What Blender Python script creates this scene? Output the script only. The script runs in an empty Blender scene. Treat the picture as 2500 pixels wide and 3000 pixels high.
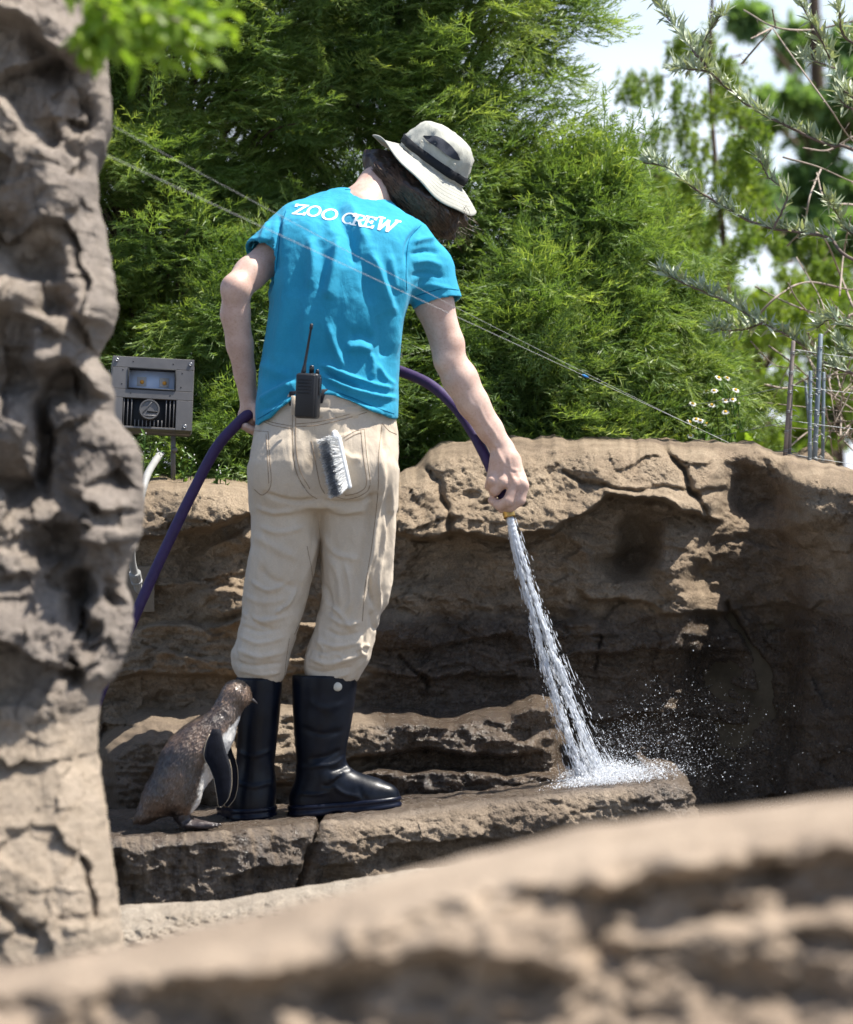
import bpy, bmesh, math
import numpy as np
from mathutils import Vector, Matrix
from mathutils.bvhtree import BVHTree

rng = np.random.default_rng(11)
scene = bpy.context.scene
COL = scene.collection

# ------------------------------------------------------------------ camera, sky, sun, exposure
CAM_Y, CAM_Z, K = -8.0, 0.72, 1e-4
cam_data = bpy.data.cameras.new("camera")
cam = bpy.data.objects.new("camera", cam_data)
COL.objects.link(cam)
cam.location = (0, CAM_Y, CAM_Z)
cam.rotation_euler = (math.radians(90), 0, 0)
cam_data.sensor_fit = 'AUTO'
cam_data.sensor_width = 36.0
cam_data.lens = 120.0
cam_data.clip_start = 0.05
cam_data.clip_end = 1000.0
cam_data.dof.use_dof = True
cam_data.dof.focus_distance = 8.5
cam_data.dof.aperture_fstop = 4.5
scene.camera = cam

SUN = Vector((0.50, 0.02, 1.0)).normalized()
world = bpy.data.worlds.new("World")
scene.world = world
world.use_nodes = True
wn = world.node_tree.nodes
wl = world.node_tree.links
wn.clear()
w_out = wn.new("ShaderNodeOutputWorld")
w_bg = wn.new("ShaderNodeBackground")
w_sky = wn.new("ShaderNodeTexSky")
w_sky.sky_type = 'NISHITA'
w_sky.sun_disc = False
w_sky.sun_elevation = math.asin(SUN.z)
w_sky.sun_rotation = math.atan2(SUN.x, SUN.y)
w_sky.air_density = 1.0
w_sky.dust_density = 1.0
w_bg.inputs["Strength"].default_value = 0.10
# pale summer haze with faint cloud all round the horizon
w_tc = wn.new("ShaderNodeTexCoord")
w_sep = wn.new("ShaderNodeSeparateXYZ")
wl.new(w_tc.outputs["Generated"], w_sep.inputs[0])
w_mr = wn.new("ShaderNodeMapRange")
w_mr.interpolation_type = 'SMOOTHSTEP'
w_mr.inputs["From Min"].default_value = 0.0
w_mr.inputs["From Max"].default_value = 0.34
w_mr.inputs["To Min"].default_value = 0.9
w_mr.inputs["To Max"].default_value = 0.0
wl.new(w_sep.outputs["Z"], w_mr.inputs["Value"])
w_no = wn.new("ShaderNodeTexNoise")
w_no.inputs["Scale"].default_value = 14.0
w_no.inputs["Detail"].default_value = 4.0
w_mp = wn.new("ShaderNodeMapping")
w_mp.inputs["Scale"].default_value = (1.0, 1.0, 3.5)
wl.new(w_tc.outputs["Generated"], w_mp.inputs[0])
wl.new(w_mp.outputs[0], w_no.inputs["Vector"])
w_cr = wn.new("ShaderNodeValToRGB")
w_cr.color_ramp.elements[0].position = 0.36
w_cr.color_ramp.elements[0].color = (5.3, 5.8, 6.9, 1)
w_cr.color_ramp.elements[1].position = 0.66
w_cr.color_ramp.elements[1].color = (6.3, 6.6, 7.3, 1)
wl.new(w_no.outputs["Fac"], w_cr.inputs["Fac"])
w_mx = wn.new("ShaderNodeMixRGB")
wl.new(w_mr.outputs[0], w_mx.inputs["Fac"])
wl.new(w_sky.outputs[0], w_mx.inputs["Color1"])
wl.new(w_cr.outputs["Color"], w_mx.inputs["Color2"])
wl.new(w_mx.outputs["Color"], w_bg.inputs[0])
wl.new(w_bg.outputs[0], w_out.inputs[0])

sun_data = bpy.data.lights.new("sun", 'SUN')
sun_data.energy = 5.0
sun_data.angle = math.radians(0.53)
sun_data.color = (1.0, 0.95, 0.87)
sun = bpy.data.objects.new("sun", sun_data)
COL.objects.link(sun)
sun.location = (3, 0, 8)
sun.rotation_euler = SUN.to_track_quat('Z', 'Y').to_euler()

scene.view_settings.view_transform = 'Standard'
scene.view_settings.look = 'None'
scene.view_settings.gamma = 1.0
scene.view_settings.exposure = 1.0
scene.view_settings.use_curve_mapping = False
scene.render.engine = 'CYCLES'
scene.cycles.max_bounces = 6
scene.cycles.diffuse_bounces = 3
scene.cycles.glossy_bounces = 3
scene.cycles.transmission_bounces = 4
scene.cycles.transparent_max_bounces = 6
scene.cycles.caustics_reflective = False
scene.cycles.caustics_refractive = False
try:
    scene.cycles.use_denoising = True
    scene.cycles.denoiser = 'OPENIMAGEDENOISE'
except Exception:
    pass


def P(px, py, y):
    """point at distance y (person stands at y = 0) that the photograph shows at pixel px, py"""
    s = K * (y - CAM_Y)
    return np.array([(px - 1250.0) * s, y, CAM_Z - (py - 1500.0) * s])


def PA(px, py, y):
    px, py, y = np.broadcast_arrays(np.asarray(px, float), np.asarray(py, float), np.asarray(y, float))
    s = K * (y - CAM_Y)
    return np.stack([(px - 1250.0) * s, y, CAM_Z - (py - 1500.0) * s], -1)


# ------------------------------------------------------------------ noise
_perm = np.random.default_rng(3).permutation(256)
_perm = np.concatenate([_perm, _perm, _perm]).astype(np.int32)
_g = np.random.default_rng(5).normal(size=(256, 3))
_g = (_g / np.linalg.norm(_g, axis=1, keepdims=True)).astype(np.float32)


def noise(p, seed=0):
    p = np.asarray(p, np.float32) + np.float32(seed * 17.31)
    i = np.floor(p).astype(np.int32)
    f = p - i
    i &= 255
    u = f * f * f * (f * (f * 6 - 15) + 10)
    out = 0
    for dx in (0, 1):
        wx = u[..., 0] if dx else 1 - u[..., 0]
        for dy in (0, 1):
            wy = u[..., 1] if dy else 1 - u[..., 1]
            for dz in (0, 1):
                wz = u[..., 2] if dz else 1 - u[..., 2]
                h = _perm[_perm[_perm[(i[..., 0] + dx) & 255] + ((i[..., 1] + dy) & 255)] + ((i[..., 2] + dz) & 255)]
                g = _g[h]
                out = out + wx * wy * wz * (g[..., 0] * (f[..., 0] - dx) + g[..., 1] * (f[..., 1] - dy) + g[..., 2] * (f[..., 2] - dz))
    return out * 1.6


def fbm(p, octv=4, gain=0.5, seed=0, ridged=False):
    a, s, out = 1.0, 1.0, 0
    for o in range(octv):
        n = noise(np.asarray(p) * s, seed + o * 3)
        if ridged:
            n = 1 - 2 * np.abs(n)
        out = out + a * n
        a *= gain
        s *= 2.03
    return out


def facet(x, y, seed=0):
    """broken, chisel-like relief: each cell of a jittered grid is a tilted plane; about -0.5..0.5"""
    ix, iy = np.floor(x).astype(int), np.floor(y).astype(int)
    best = np.full(np.shape(x), 1e9)
    out = np.zeros(np.shape(x))
    for dx in (-1, 0, 1):
        for dy in (-1, 0, 1):
            h = _perm[_perm[(ix + dx + seed * 7) & 255] + ((iy + dy + seed * 13) & 255)]
            g = _g[h]
            cx, cy = ix + dx + 0.5 + 0.42 * g[..., 0], iy + dy + 0.5 + 0.42 * g[..., 1]
            d = (x - cx) ** 2 + (y - cy) ** 2
            v = 0.30 * g[..., 2] + 0.55 * (g[..., 1] * (x - cx) + g[..., 0] * (y - cy))
            m_ = d < best
            best = np.where(m_, d, best)
            out = np.where(m_, v, out)
    return out


def sm(x, a, b):
    t = np.clip((x - a) / (b - a), 0, 1)
    return t * t * (3 - 2 * t)


# ------------------------------------------------------------------ object helpers
ORI = {}


def tag(o, label=None, cat=None, group=None, kind=None):
    if label:
        o["label"] = label
    if cat:
        o["category"] = cat
    if group:
        o["group"] = group
    if kind:
        o["kind"] = kind
    return o


def thing(name, loc, label, cat, group=None):
    o = bpy.data.objects.new(name, None)
    o.empty_display_size = 0.05
    COL.objects.link(o)
    o.location = Vector([float(c) for c in loc])
    ORI[o] = np.array([float(c) for c in loc])
    return tag(o, label, cat, group)


def make_mesh(name, V, Fs, mat, smooth=True, attrs=None):
    V = np.asarray(V, np.float32)
    if not isinstance(Fs, (list, tuple)):
        Fs = [Fs]
    Fs = [np.asarray(F, np.int32) for F in Fs if len(F)]
    me = bpy.data.meshes.new(name)
    me.vertices.add(len(V))
    me.vertices.foreach_set("co", V.ravel())
    loops = np.concatenate([F.ravel() for F in Fs])
    me.loops.add(len(loops))
    me.loops.foreach_set("vertex_index", loops)
    counts = np.concatenate([np.full(len(F), F.shape[1], np.int32) for F in Fs])
    starts = np.concatenate([[0], np.cumsum(counts)[:-1]]).astype(np.int32)
    me.polygons.add(len(counts))
    me.polygons.foreach_set("loop_start", starts)
    me.polygons.foreach_set("use_smooth", np.full(len(counts), smooth))
    for k, a in (attrs or {}).items():
        a = np.asarray(a, np.float32)
        if a.ndim == 1:
            at = me.attributes.new(k, 'FLOAT', 'POINT')
            at.data.foreach_set("value", a)
        else:
            at = me.attributes.new(k, 'FLOAT_COLOR', 'POINT')
            at.data.foreach_set("color", np.concatenate([a, np.ones((len(a), 1), np.float32)], 1).ravel())
    me.update(calc_edges=True)
    if mat is not None:
        me.materials.append(mat)
    return me


def mesh_obj(name, V, Fs, mat, parent=None, smooth=True, attrs=None, base=None, kind=None):
    """world-space vertices become ONE mesh object, child of parent or standing at base"""
    V = np.asarray(V, float)
    if parent is not None:
        org = ORI[parent]
    else:
        org = np.zeros(3) if base is None else np.asarray(base, float)
    me = make_mesh(name, V - org, Fs, mat, smooth, attrs)
    o = bpy.data.objects.new(name, me)
    COL.objects.link(o)
    if parent is not None:
        o.parent = parent
    else:
        o.location = Vector([float(c) for c in org])
    ORI[o] = org
    if kind:
        o["kind"] = kind
    return o


class MB:
    """collects numpy pieces for one mesh"""
    def __init__(s):
        s.V, s.Q, s.T, s.n, s.A = [], [], [], 0, []

    def add(s, V, F, a=None):
        V = np.asarray(V, float)
        F = np.asarray(F, int)
        if len(F):
            (s.Q if F.shape[1] == 4 else s.T).append(F + s.n)
        s.V.append(V)
        s.A.append(np.full(len(V), 0.0) if a is None else np.broadcast_to(a, (len(V),)))
        s.n += len(V)

    def data(s):
        Fs = []
        if s.Q:
            Fs.append(np.concatenate(s.Q))
        if s.T:
            Fs.append(np.concatenate(s.T))
        return np.concatenate(s.V), Fs

    def build(s, name, mat, parent=None, smooth=True, attr=None, **k):
        V, Fs = s.data()
        return mesh_obj(name, V, Fs, mat, parent, smooth, {attr: np.concatenate(s.A)} if attr else None, **k)


def catmull(pts, n):
    pts = np.asarray(pts, float)
    if len(pts) < 3:
        t = np.linspace(0, 1, n)[:, None]
        return pts[0] * (1 - t) + pts[-1] * t
    p = np.concatenate([[2 * pts[0] - pts[1]], pts, [2 * pts[-1] - pts[-2]]])
    u = np.linspace(0, len(pts) - 1 - 1e-6, n)
    i = u.astype(int)
    t = (u - i)[:, None]
    a, b, c, d = p[i], p[i + 1], p[i + 2], p[i + 3]
    return 0.5 * ((2 * b) + (-a + c) * t + (2 * a - 5 * b + 4 * c - d) * t * t + (-a + 3 * b - 3 * c + d) * t ** 3)


def tube(path, r, sides=8, caps=True):
    path = np.asarray(path, float)
    n = len(path)
    r = np.broadcast_to(np.asarray(r, float), (n,))
    T = np.gradient(path, axis=0)
    T /= np.linalg.norm(T, axis=1, keepdims=True) + 1e-12
    ref = np.array([0.31, 0.87, 0.38])
    N = np.cross(T, ref)
    bad = np.linalg.norm(N, axis=1) < 0.15
    N[bad] = np.cross(T[bad], [1, 0, 0])
    N /= np.linalg.norm(N, axis=1, keepdims=True)
    B = np.cross(T, N)
    a = np.linspace(0, 2 * math.pi, sides, endpoint=False)
    V = path[:, None] + r[:, None, None] * (np.cos(a)[None, :, None] * N[:, None] + np.sin(a)[None, :, None] * B[:, None])
    V = V.reshape(-1, 3)
    i = np.arange(n - 1)[:, None] * sides
    j = np.arange(sides)[None, :]
    j2 = (j + 1) % sides
    F = np.stack([i + j, i + j2, i + sides + j2, i + sides + j], -1).reshape(-1, 4)
    if caps:
        V = np.concatenate([V, path[:1], path[-1:]])
        c0, c1 = n * sides, n * sides + 1
        jj = np.arange(sides)
        j3 = (jj + 1) % sides
        e = (n - 1) * sides
        cap = np.concatenate([np.stack([np.full(sides, c0), j3, jj, jj], -1), np.stack([np.full(sides, c1), e + jj, e + j3, e + j3], -1)])
        return V, F, cap[:, :3]
    return V, F, np.zeros((0, 3), int)


def add_tube(mb, path, r, sides=8, a=None):
    V, F, C = tube(path, r, sides)
    base = mb.n
    mb.add(V, F, a)
    if len(C):
        mb.T.append(C + base)


def bevel_box(size, bev=0.004, seg=2, center=(0, 0, 0), rot=None):
    """bevelled box -> V, [quads, tris]"""
    bm = bmesh.new()
    bmesh.ops.create_cube(bm, size=1.0)
    bmesh.ops.scale(bm, vec=Vector(size), verts=bm.verts)
    if bev > 0:
        bmesh.ops.bevel(bm, geom=list(bm.edges), offset=bev, segments=seg, affect='EDGES', profile=0.5)
    bm.verts.ensure_lookup_table()
    V = np.array([v.co[:] for v in bm.verts])
    q = [[v.index for v in f.verts] for f in bm.faces if len(f.verts) == 4]
    t = []
    for f in bm.faces:
        ids = [v.index for v in f.verts]
        if len(ids) != 4:
            t += [[ids[0], ids[k], ids[k + 1]] for k in range(1, len(ids) - 1)]
    bm.free()
    if rot is not None:
        V = V @ np.asarray(rot).T
    return V + np.asarray(center), np.array(q, int).reshape(-1, 4), np.array(t, int).reshape(-1, 3)


def add_box(mb, size, center, bev=0.004, seg=2, rot=None):
    V, q, t = bevel_box(size, bev, seg, center, rot)
    b = mb.n
    mb.add(V, q)
    if len(t):
        mb.T.append(t + b)


def lathe(profile, sides=32, center=(0, 0, 0), rot=None):
    prof = np.asarray(profile, float)
    a = np.linspace(0, 2 * math.pi, sides, endpoint=False)
    V = np.stack([prof[:, None, 0] * np.cos(a), prof[:, None, 0] * np.sin(a), np.broadcast_to(prof[:, None, 1], (len(prof), sides))], -1).reshape(-1, 3)
    i = np.arange(len(prof) - 1)[:, None] * sides
    j = np.arange(sides)[None]
    j2 = (j + 1) % sides
    F = np.stack([i + j, i + j2, i + sides + j2, i + sides + j], -1).reshape(-1, 4)
    if rot is not None:
        V = V @ np.asarray(rot).T
    return V + np.asarray(center), F


def frame(zaxis, xhint=(1, 0, 0)):
    z = np.asarray(zaxis, float)
    z /= np.linalg.norm(z)
    x = np.asarray(xhint, float)
    x = x - z * np.dot(x, z)
    x /= np.linalg.norm(x)
    return np.stack([x, np.cross(z, x), z], 1)


def grid_faces(nu, nv):
    i = np.arange(nv - 1)[:, None] * nu
    j = np.arange(nu - 1)[None]
    return np.stack([i + j, i + nu + j, i + nu + j + 1, i + j + 1], -1).reshape(-1, 4)


def vnormals(V, F):
    a, b, c = V[F[:, 0]], V[F[:, 1]], V[F[:, 2]]
    n = np.cross(c - a, V[F[:, 3]] - b) if F.shape[1] == 4 else np.cross(b - a, c - a)
    out = np.zeros_like(V)
    for k in range(F.shape[1]):
        for ax in range(3):
            out[:, ax] += np.bincount(F[:, k], n[:, ax], len(V))
    return out / (np.linalg.norm(out, axis=1, keepdims=True) + 1e-12)


def relax(V, F, it=1, lam=0.5):
    e = np.concatenate([F[:, [0, 1]], F[:, [1, 2]], F[:, [2, 3]], F[:, [3, 0]]])
    e = np.concatenate([e, e[:, ::-1]])
    cnt = np.bincount(e[:, 0], minlength=len(V))[:, None] + 1e-9
    for _ in range(it):
        s = np.stack([np.bincount(e[:, 0], V[e[:, 1], ax], len(V)) for ax in range(3)], 1)
        V = V + lam * (s / cnt - V)
    return V


# ------------------------------------------------------------------ signed distance modelling
class SDF:
    def __init__(s, lo, hi, h):
        s.lo = np.asarray(lo, float)
        s.h = h
        s.n = np.ceil((np.asarray(hi, float) - s.lo) / h).astype(int) + 1
        s.f = np.full(tuple(s.n), 1.0, np.float32)
        s.ax = [(s.lo[k] + h * np.arange(s.n[k])).astype(np.float32) for k in range(3)]

    def _box(s, lo, hi):
        a = np.clip(np.floor((np.asarray(lo) - s.lo) / s.h).astype(int), 0, s.n)
        b = np.clip(np.ceil((np.asarray(hi) - s.lo) / s.h).astype(int) + 1, 0, s.n)
        sl = tuple(slice(a[k], b[k]) for k in range(3))
        X, Y, Z = s.ax[0][sl[0]][:, None, None], s.ax[1][sl[1]][None, :, None], s.ax[2][sl[2]][None, None, :]
        return sl, X, Y, Z

    def _mix(s, sl, d, k, op):
        f = s.f[sl]
        if op == 's':
            f, d = -f, d
        if op == 'i':
            f, d = -f, -d
        if k > 0:
            h = np.maximum(k - np.abs(f - d), 0) / k
            r = np.minimum(f, d) - h * h * k * 0.25
        else:
            r = np.minimum(f, d)
        s.f[sl] = -r if op in 'si' else r

    def cone(s, a, b, ra, rb, k=0.02, op='u', flat=None):
        a, b = np.asarray(a, float), np.asarray(b, float)
        m = max(ra, rb) + k + 4 * s.h
        sl, X, Y, Z = s._box(np.minimum(a, b) - m, np.maximum(a, b) + m)
        ba = b - a
        px, py, pz = X - a[0], Y - a[1], Z - a[2]
        t = np.clip((px * ba[0] + py * ba[1] + pz * ba[2]) / (ba @ ba + 1e-12), 0, 1)
        qx, qy, qz = px - t * ba[0], py - t * ba[1], pz - t * ba[2]
        if flat is not None:      # (unit direction, factor): squash across that direction
            u, q = flat
            u = np.asarray(u, float) / np.linalg.norm(u)
            dd = (qx * u[0] + qy * u[1] + qz * u[2]) * (q - 1)
            qx, qy, qz = qx + dd * u[0], qy + dd * u[1], qz + dd * u[2]
        d = np.sqrt(qx * qx + qy * qy + qz * qz) - (ra + (rb - ra) * t)
        s._mix(sl, d.astype(np.float32), k, op)

    def chain(s, pts, rs, k=0.02, op='u', flat=None):
        for i in range(len(pts) - 1):
            s.cone(pts[i], pts[i + 1], rs[i], rs[i + 1], k if i == 0 else min(k, 0.015), op, flat)

    def ell(s, c, r, R=None, k=0.02, op='u'):
        c, r = np.asarray(c, float), np.asarray(r, float)
        m = r.max() + k + 4 * s.h
        sl, X, Y, Z = s._box(c - m, c + m)
        px, py, pz = X - c[0], Y - c[1], Z - c[2]
        if R is not None:
            R = np.asarray(R)
            px, py, pz = (px * R[0, 0] + py * R[1, 0] + pz * R[2, 0], px * R[0, 1] + py * R[1, 1] + pz * R[2, 1], px * R[0, 2] + py * R[1, 2] + pz * R[2, 2])
        k0 = np.sqrt((px / r[0]) ** 2 + (py / r[1]) ** 2 + (pz / r[2]) ** 2)
        k1 = np.sqrt((px / r[0] ** 2) ** 2 + (py / r[1] ** 2) ** 2 + (pz / r[2] ** 2) ** 2) + 1e-9
        s._mix(sl, (k0 * (k0 - 1) / k1).astype(np.float32), k, op)

    def loft(s, z, cx, cy, hw, hd, k=0.02, op='u', power=2.0):
        """stack of (super)ellipses; z ascending"""
        z = np.asarray(z, float)
        m = k + 4 * s.h
        cx, cy, hw, hd = (np.asarray(np.broadcast_to(v, z.shape), float) for v in (cx, cy, hw, hd))
        sl, X, Y, Z = s._box([(cx - hw).min() - m, (cy - hd).min() - m, z[0] - m], [(cx + hw).max() + m, (cy + hd).max() + m, z[-1] + m])
        zz = Z[0, 0]
        ix, iy, iw, id_ = (np.interp(zz, z, v)[None, None, :] for v in (cx, cy, hw, hd))
        ux, uy = np.abs(X - ix) / iw, np.abs(Y - iy) / id_
        k0 = (ux ** power + uy ** power) ** (1 / power) + 1e-9
        k1 = np.sqrt((ux / iw) ** 2 + (uy / id_) ** 2) / np.maximum(np.sqrt(ux * ux + uy * uy), 1e-9)
        d = (k0 - 1) / np.maximum(k1, 1e-6)
        d = np.maximum(d, np.maximum(Z - z[-1], z[0] - Z))
        s._mix(sl, d.astype(np.float32), k, op)

    def func(s, fn, lo, hi, k=0.0, op='i'):
        sl, X, Y, Z = s._box(lo, hi)
        d = np.broadcast_to(fn(X, Y, Z), s.f[sl].shape).astype(np.float32)
        s._mix(sl, d, k, op)

    def mesh(s, it=1, lam=0.5):
        f = s.f
        S = f < 0
        c = np.zeros(tuple(np.array(f.shape) - 1), np.int8)
        sls = (slice(None, -1), slice(1, None))
        for a in (0, 1):
            for b in (0, 1):
                for d in (0, 1):
                    c += S[sls[a], sls[b], sls[d]]
        mask = (c > 0) & (c < 8)
        I = np.argwhere(mask)
        idx = np.full(mask.shape, -1, np.int32)
        idx[mask] = np.arange(len(I))
        cor = [(a, b, d) for a in (0, 1) for b in (0, 1) for d in (0, 1)]
        val = [f[I[:, 0] + a, I[:, 1] + b, I[:, 2] + d] for a, b, d in cor]
        pos = np.zeros((len(I), 3))
        cnt = np.zeros(len(I))
        for i in range(8):
            for j in range(i + 1, 8):
                df = np.abs(np.array(cor[i]) - np.array(cor[j]))
                if df.sum() != 1:
                    continue
                x = (val[i] < 0) != (val[j] < 0)
                t = np.where(x, val[i] / np.where(x, val[i] - val[j], 1), 0)
                p = np.array(cor[i])[None] + t[:, None] * (np.array(cor[j]) - np.array(cor[i]))[None]
                pos += p * x[:, None]
                cnt += x
        V = (I + pos / cnt[:, None]) * s.h + s.lo
        Fs = []
        for ax in range(3):
            a = [slice(None)] * 3
            b = [slice(None)] * 3
            a[ax], b[ax] = slice(None, -1), slice(1, None)
            sa, sb = S[tuple(a)], S[tuple(b)]
            E = np.argwhere(sa != sb)
            o1, o2 = (ax + 1) % 3, (ax + 2) % 3
            lim = np.array(idx.shape)
            E = E[(E[:, o1] > 0) & (E[:, o2] > 0) & (E[:, o1] < lim[o1]) & (E[:, o2] < lim[o2])]
            ins = S[E[:, 0], E[:, 1], E[:, 2]]
            q = []
            for d1, d2 in ((1, 1), (0, 1), (0, 0), (1, 0)):
                e = E.copy()
                e[:, o1] -= d1
                e[:, o2] -= d2
                q.append(idx[e[:, 0], e[:, 1], e[:, 2]])
            q = np.stack(q, 1)
            q[~ins] = q[~ins][:, ::-1]
            Fs.append(q)
        F = np.concatenate(Fs)
        F = F[(F >= 0).all(1)]
        if it:
            V = relax(V, F, it, lam)
        return V, F


# ------------------------------------------------------------------ materials
def mat_base(name, color=(0.5, 0.5, 0.5), rough=0.6, spec=0.5, metal=0.0):
    m = bpy.data.materials.new(name)
    m.use_nodes = True
    b = m.node_tree.nodes["Principled BSDF"]
    b.inputs["Base Color"].default_value = (*color, 1)
    b.inputs["Roughness"].default_value = rough
    b.inputs["Specular IOR Level"].default_value = spec
    b.inputs["Metallic"].default_value = metal
    return m, m.node_tree.nodes, m.node_tree.links, b


def n_noise(ns, ls, scale, detail=4, rough=0.55, vec=None, dist=0.0):
    t = ns.new("ShaderNodeTexNoise")
    t.inputs["Scale"].default_value = scale
    t.inputs["Detail"].default_value = detail
    t.inputs["Roughness"].default_value = rough
    t.inputs["Distortion"].default_value = dist
    if vec is not None:
        ls.new(vec, t.inputs["Vector"])
    return t.outputs["Fac"]


def n_coord(ns, ls, scale=(1, 1, 1)):
    tc = ns.new("ShaderNodeTexCoord")
    mp = ns.new("ShaderNodeMapping")
    mp.inputs["Scale"].default_value = scale
    ls.new(tc.outputs["Object"], mp.inputs["Vector"])
    return mp.outputs["Vector"]


def n_ramp(ns, ls, fac, stops):
    r = ns.new("ShaderNodeValToRGB")
    els = r.color_ramp.elements
    while len(els) < len(stops):
        els.new(0.5)
    for e, (p, c) in zip(els, stops):
        e.position = p
        e.color = (*c, 1) if len(c) == 3 else c
    ls.new(fac, r.inputs["Fac"])
    return r.outputs["Color"]


def n_mix(ns, ls, fac, a, b, mode='MIX'):
    m = ns.new("ShaderNodeMix")
    m.data_type = 'RGBA'
    m.blend_type = mode
    for sock, v in ((m.inputs["Factor"], fac), (m.inputs["A"], a), (m.inputs["B"], b)):
        if hasattr(v, "links"):
            ls.new(v, sock)
        elif sock.name == "Factor":
            sock.default_value = v
        else:
            sock.default_value = (*v, 1)
    # colour sockets share names with float ones; pick the RGBA ones
    return m


def mixc(ns, ls, fac, a, b, mode='MIX'):
    m = ns.new("ShaderNodeMixRGB")
    m.blend_type = mode
    for key, v in (("Fac", fac), ("Color1", a), ("Color2", b)):
        if hasattr(v, "links"):
            ls.new(v, m.inputs[key])
        elif key == "Fac":
            m.inputs[key].default_value = v
        else:
            m.inputs[key].default_value = (*v, 1)
    return m.outputs["Color"]


def mathn(ns, ls, op, a, b=None):
    m = ns.new("ShaderNodeMath")
    m.operation = op
    for i, v in enumerate((a, b)):
        if v is None:
            continue
        if hasattr(v, "links"):
            ls.new(v, m.inputs[i])
        else:
            m.inputs[i].default_value = v
    return m.outputs[0]


def n_bump(ns, ls, h, strength, dist, normal=None):
    b = ns.new("ShaderNodeBump")
    b.inputs["Strength"].default_value = strength
    b.inputs["Distance"].default_value = dist
    ls.new(h, b.inputs["Height"])
    if normal is not None:
        ls.new(normal, b.inputs["Normal"])
    return b.outputs["Normal"]


def n_attr(ns, name):
    a = ns.new("ShaderNodeAttribute")
    a.attribute_name = name
    return a


def rock_mat(name, ca, cb, cc, bump=1.0, spots=0.42, wet=True, pale=False):
    m, ns, ls, b = mat_base(name, rough=0.9, spec=0.25)
    co = n_coord(ns, ls)
    big = n_noise(ns, ls, 2.6, 5, 0.6, co, 0.6)
    col = n_ramp(ns, ls, big, [(0.32, ca), (0.52, cb), (0.70, cc)])
    mid = n_noise(ns, ls, 17, 6, 0.65, co)
    col = mixc(ns, ls, 0.55, col, n_ramp(ns, ls, mid, [(0.3, (0.55, 0.53, 0.5)), (0.62, (1.0, 1.0, 1.0))]), 'MULTIPLY')
    fine = n_noise(ns, ls, 170, 4, 0.7, co)
    col = mixc(ns, ls, spots, col, n_ramp(ns, ls, fine, [(0.34, (0.35, 0.33, 0.31)), (0.55, (1, 1, 1))]), 'MULTIPLY')
    rough = None
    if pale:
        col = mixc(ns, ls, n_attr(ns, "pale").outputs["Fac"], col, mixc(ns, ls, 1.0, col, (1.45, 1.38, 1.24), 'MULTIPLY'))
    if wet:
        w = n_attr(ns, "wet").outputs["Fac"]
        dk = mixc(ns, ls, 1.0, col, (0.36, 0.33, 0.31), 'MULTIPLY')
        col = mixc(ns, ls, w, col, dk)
        wr = n_noise(ns, ls, 40, 3, 0.6, co)
        rr = mathn(ns, ls, 'ADD', mathn(ns, ls, 'MULTIPLY', wr, 0.42), 0.03)
        mr = ns.new("ShaderNodeMapRange")
        ls.new(w, mr.inputs["Value"])
        mr.inputs["To Min"].default_value = 0.92
        ls.new(rr, mr.inputs["To Max"])
        ls.new(mr.outputs[0], b.inputs["Roughness"])
        sp = ns.new("ShaderNodeMapRange")
        ls.new(w, sp.inputs["Value"])
        sp.inputs["To Min"].default_value = 0.15
        sp.inputs["To Max"].default_value = 0.8
        ls.new(sp.outputs[0], b.inputs["Specular IOR Level"])
    ls.new(col, b.inputs["Base Color"])
    h1 = n_noise(ns, ls, 75, 5, 0.7, co)
    h2 = n_noise(ns, ls, 260, 3, 0.6, co)
    nb = n_bump(ns, ls, h1, 0.95 * bump, 0.015)
    nb = n_bump(ns, ls, h2, 0.95 * bump, 0.006, nb)
    ls.new(nb, b.inputs["Normal"])
    return m


def cloth_mat(name, ca, cb, weave=900, rough=0.85, attr=None, stretch=(1, 1, 1), spec=0.15, big=9):
    m, ns, ls, b = mat_base(name, rough=rough, spec=spec)
    co = n_coord(ns, ls, stretch)
    n1 = n_noise(ns, ls, big, 5, 0.6, co)
    col = n_ramp(ns, ls, n1, [(0.3, ca), (0.7, cb)])
    n2 = n_noise(ns, ls, 260, 2, 0.5, n_coord(ns, ls, (1, 1, 3.0)))
    col = mixc(ns, ls, 0.35, col, n_ramp(ns, ls, n2, [(0.35, (0.72, 0.72, 0.72)), (0.65, (1, 1, 1))]), 'MULTIPLY')
    if attr:
        a = n_attr(ns, attr).outputs["Fac"]
        col = mixc(ns, ls, a, col, mixc(ns, ls, 1.0, col, (0.45, 0.40, 0.35), 'MULTIPLY'))
    ls.new(col, b.inputs["Base Color"])
    nb = n_bump(ns, ls, n2, 0.25, 0.0015)
    n3 = n_noise(ns, ls, 26, 4, 0.55, n_coord(ns, ls, (1.2, 1.2, 0.5)), 0.8)
    nb = n_bump(ns, ls, n3, 0.35, 0.010, nb)
    ls.new(nb, b.inputs["Normal"])
    try:
        b.inputs["Sheen Weight"].default_value = 0.06
    except Exception:
        pass
    return m


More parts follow.
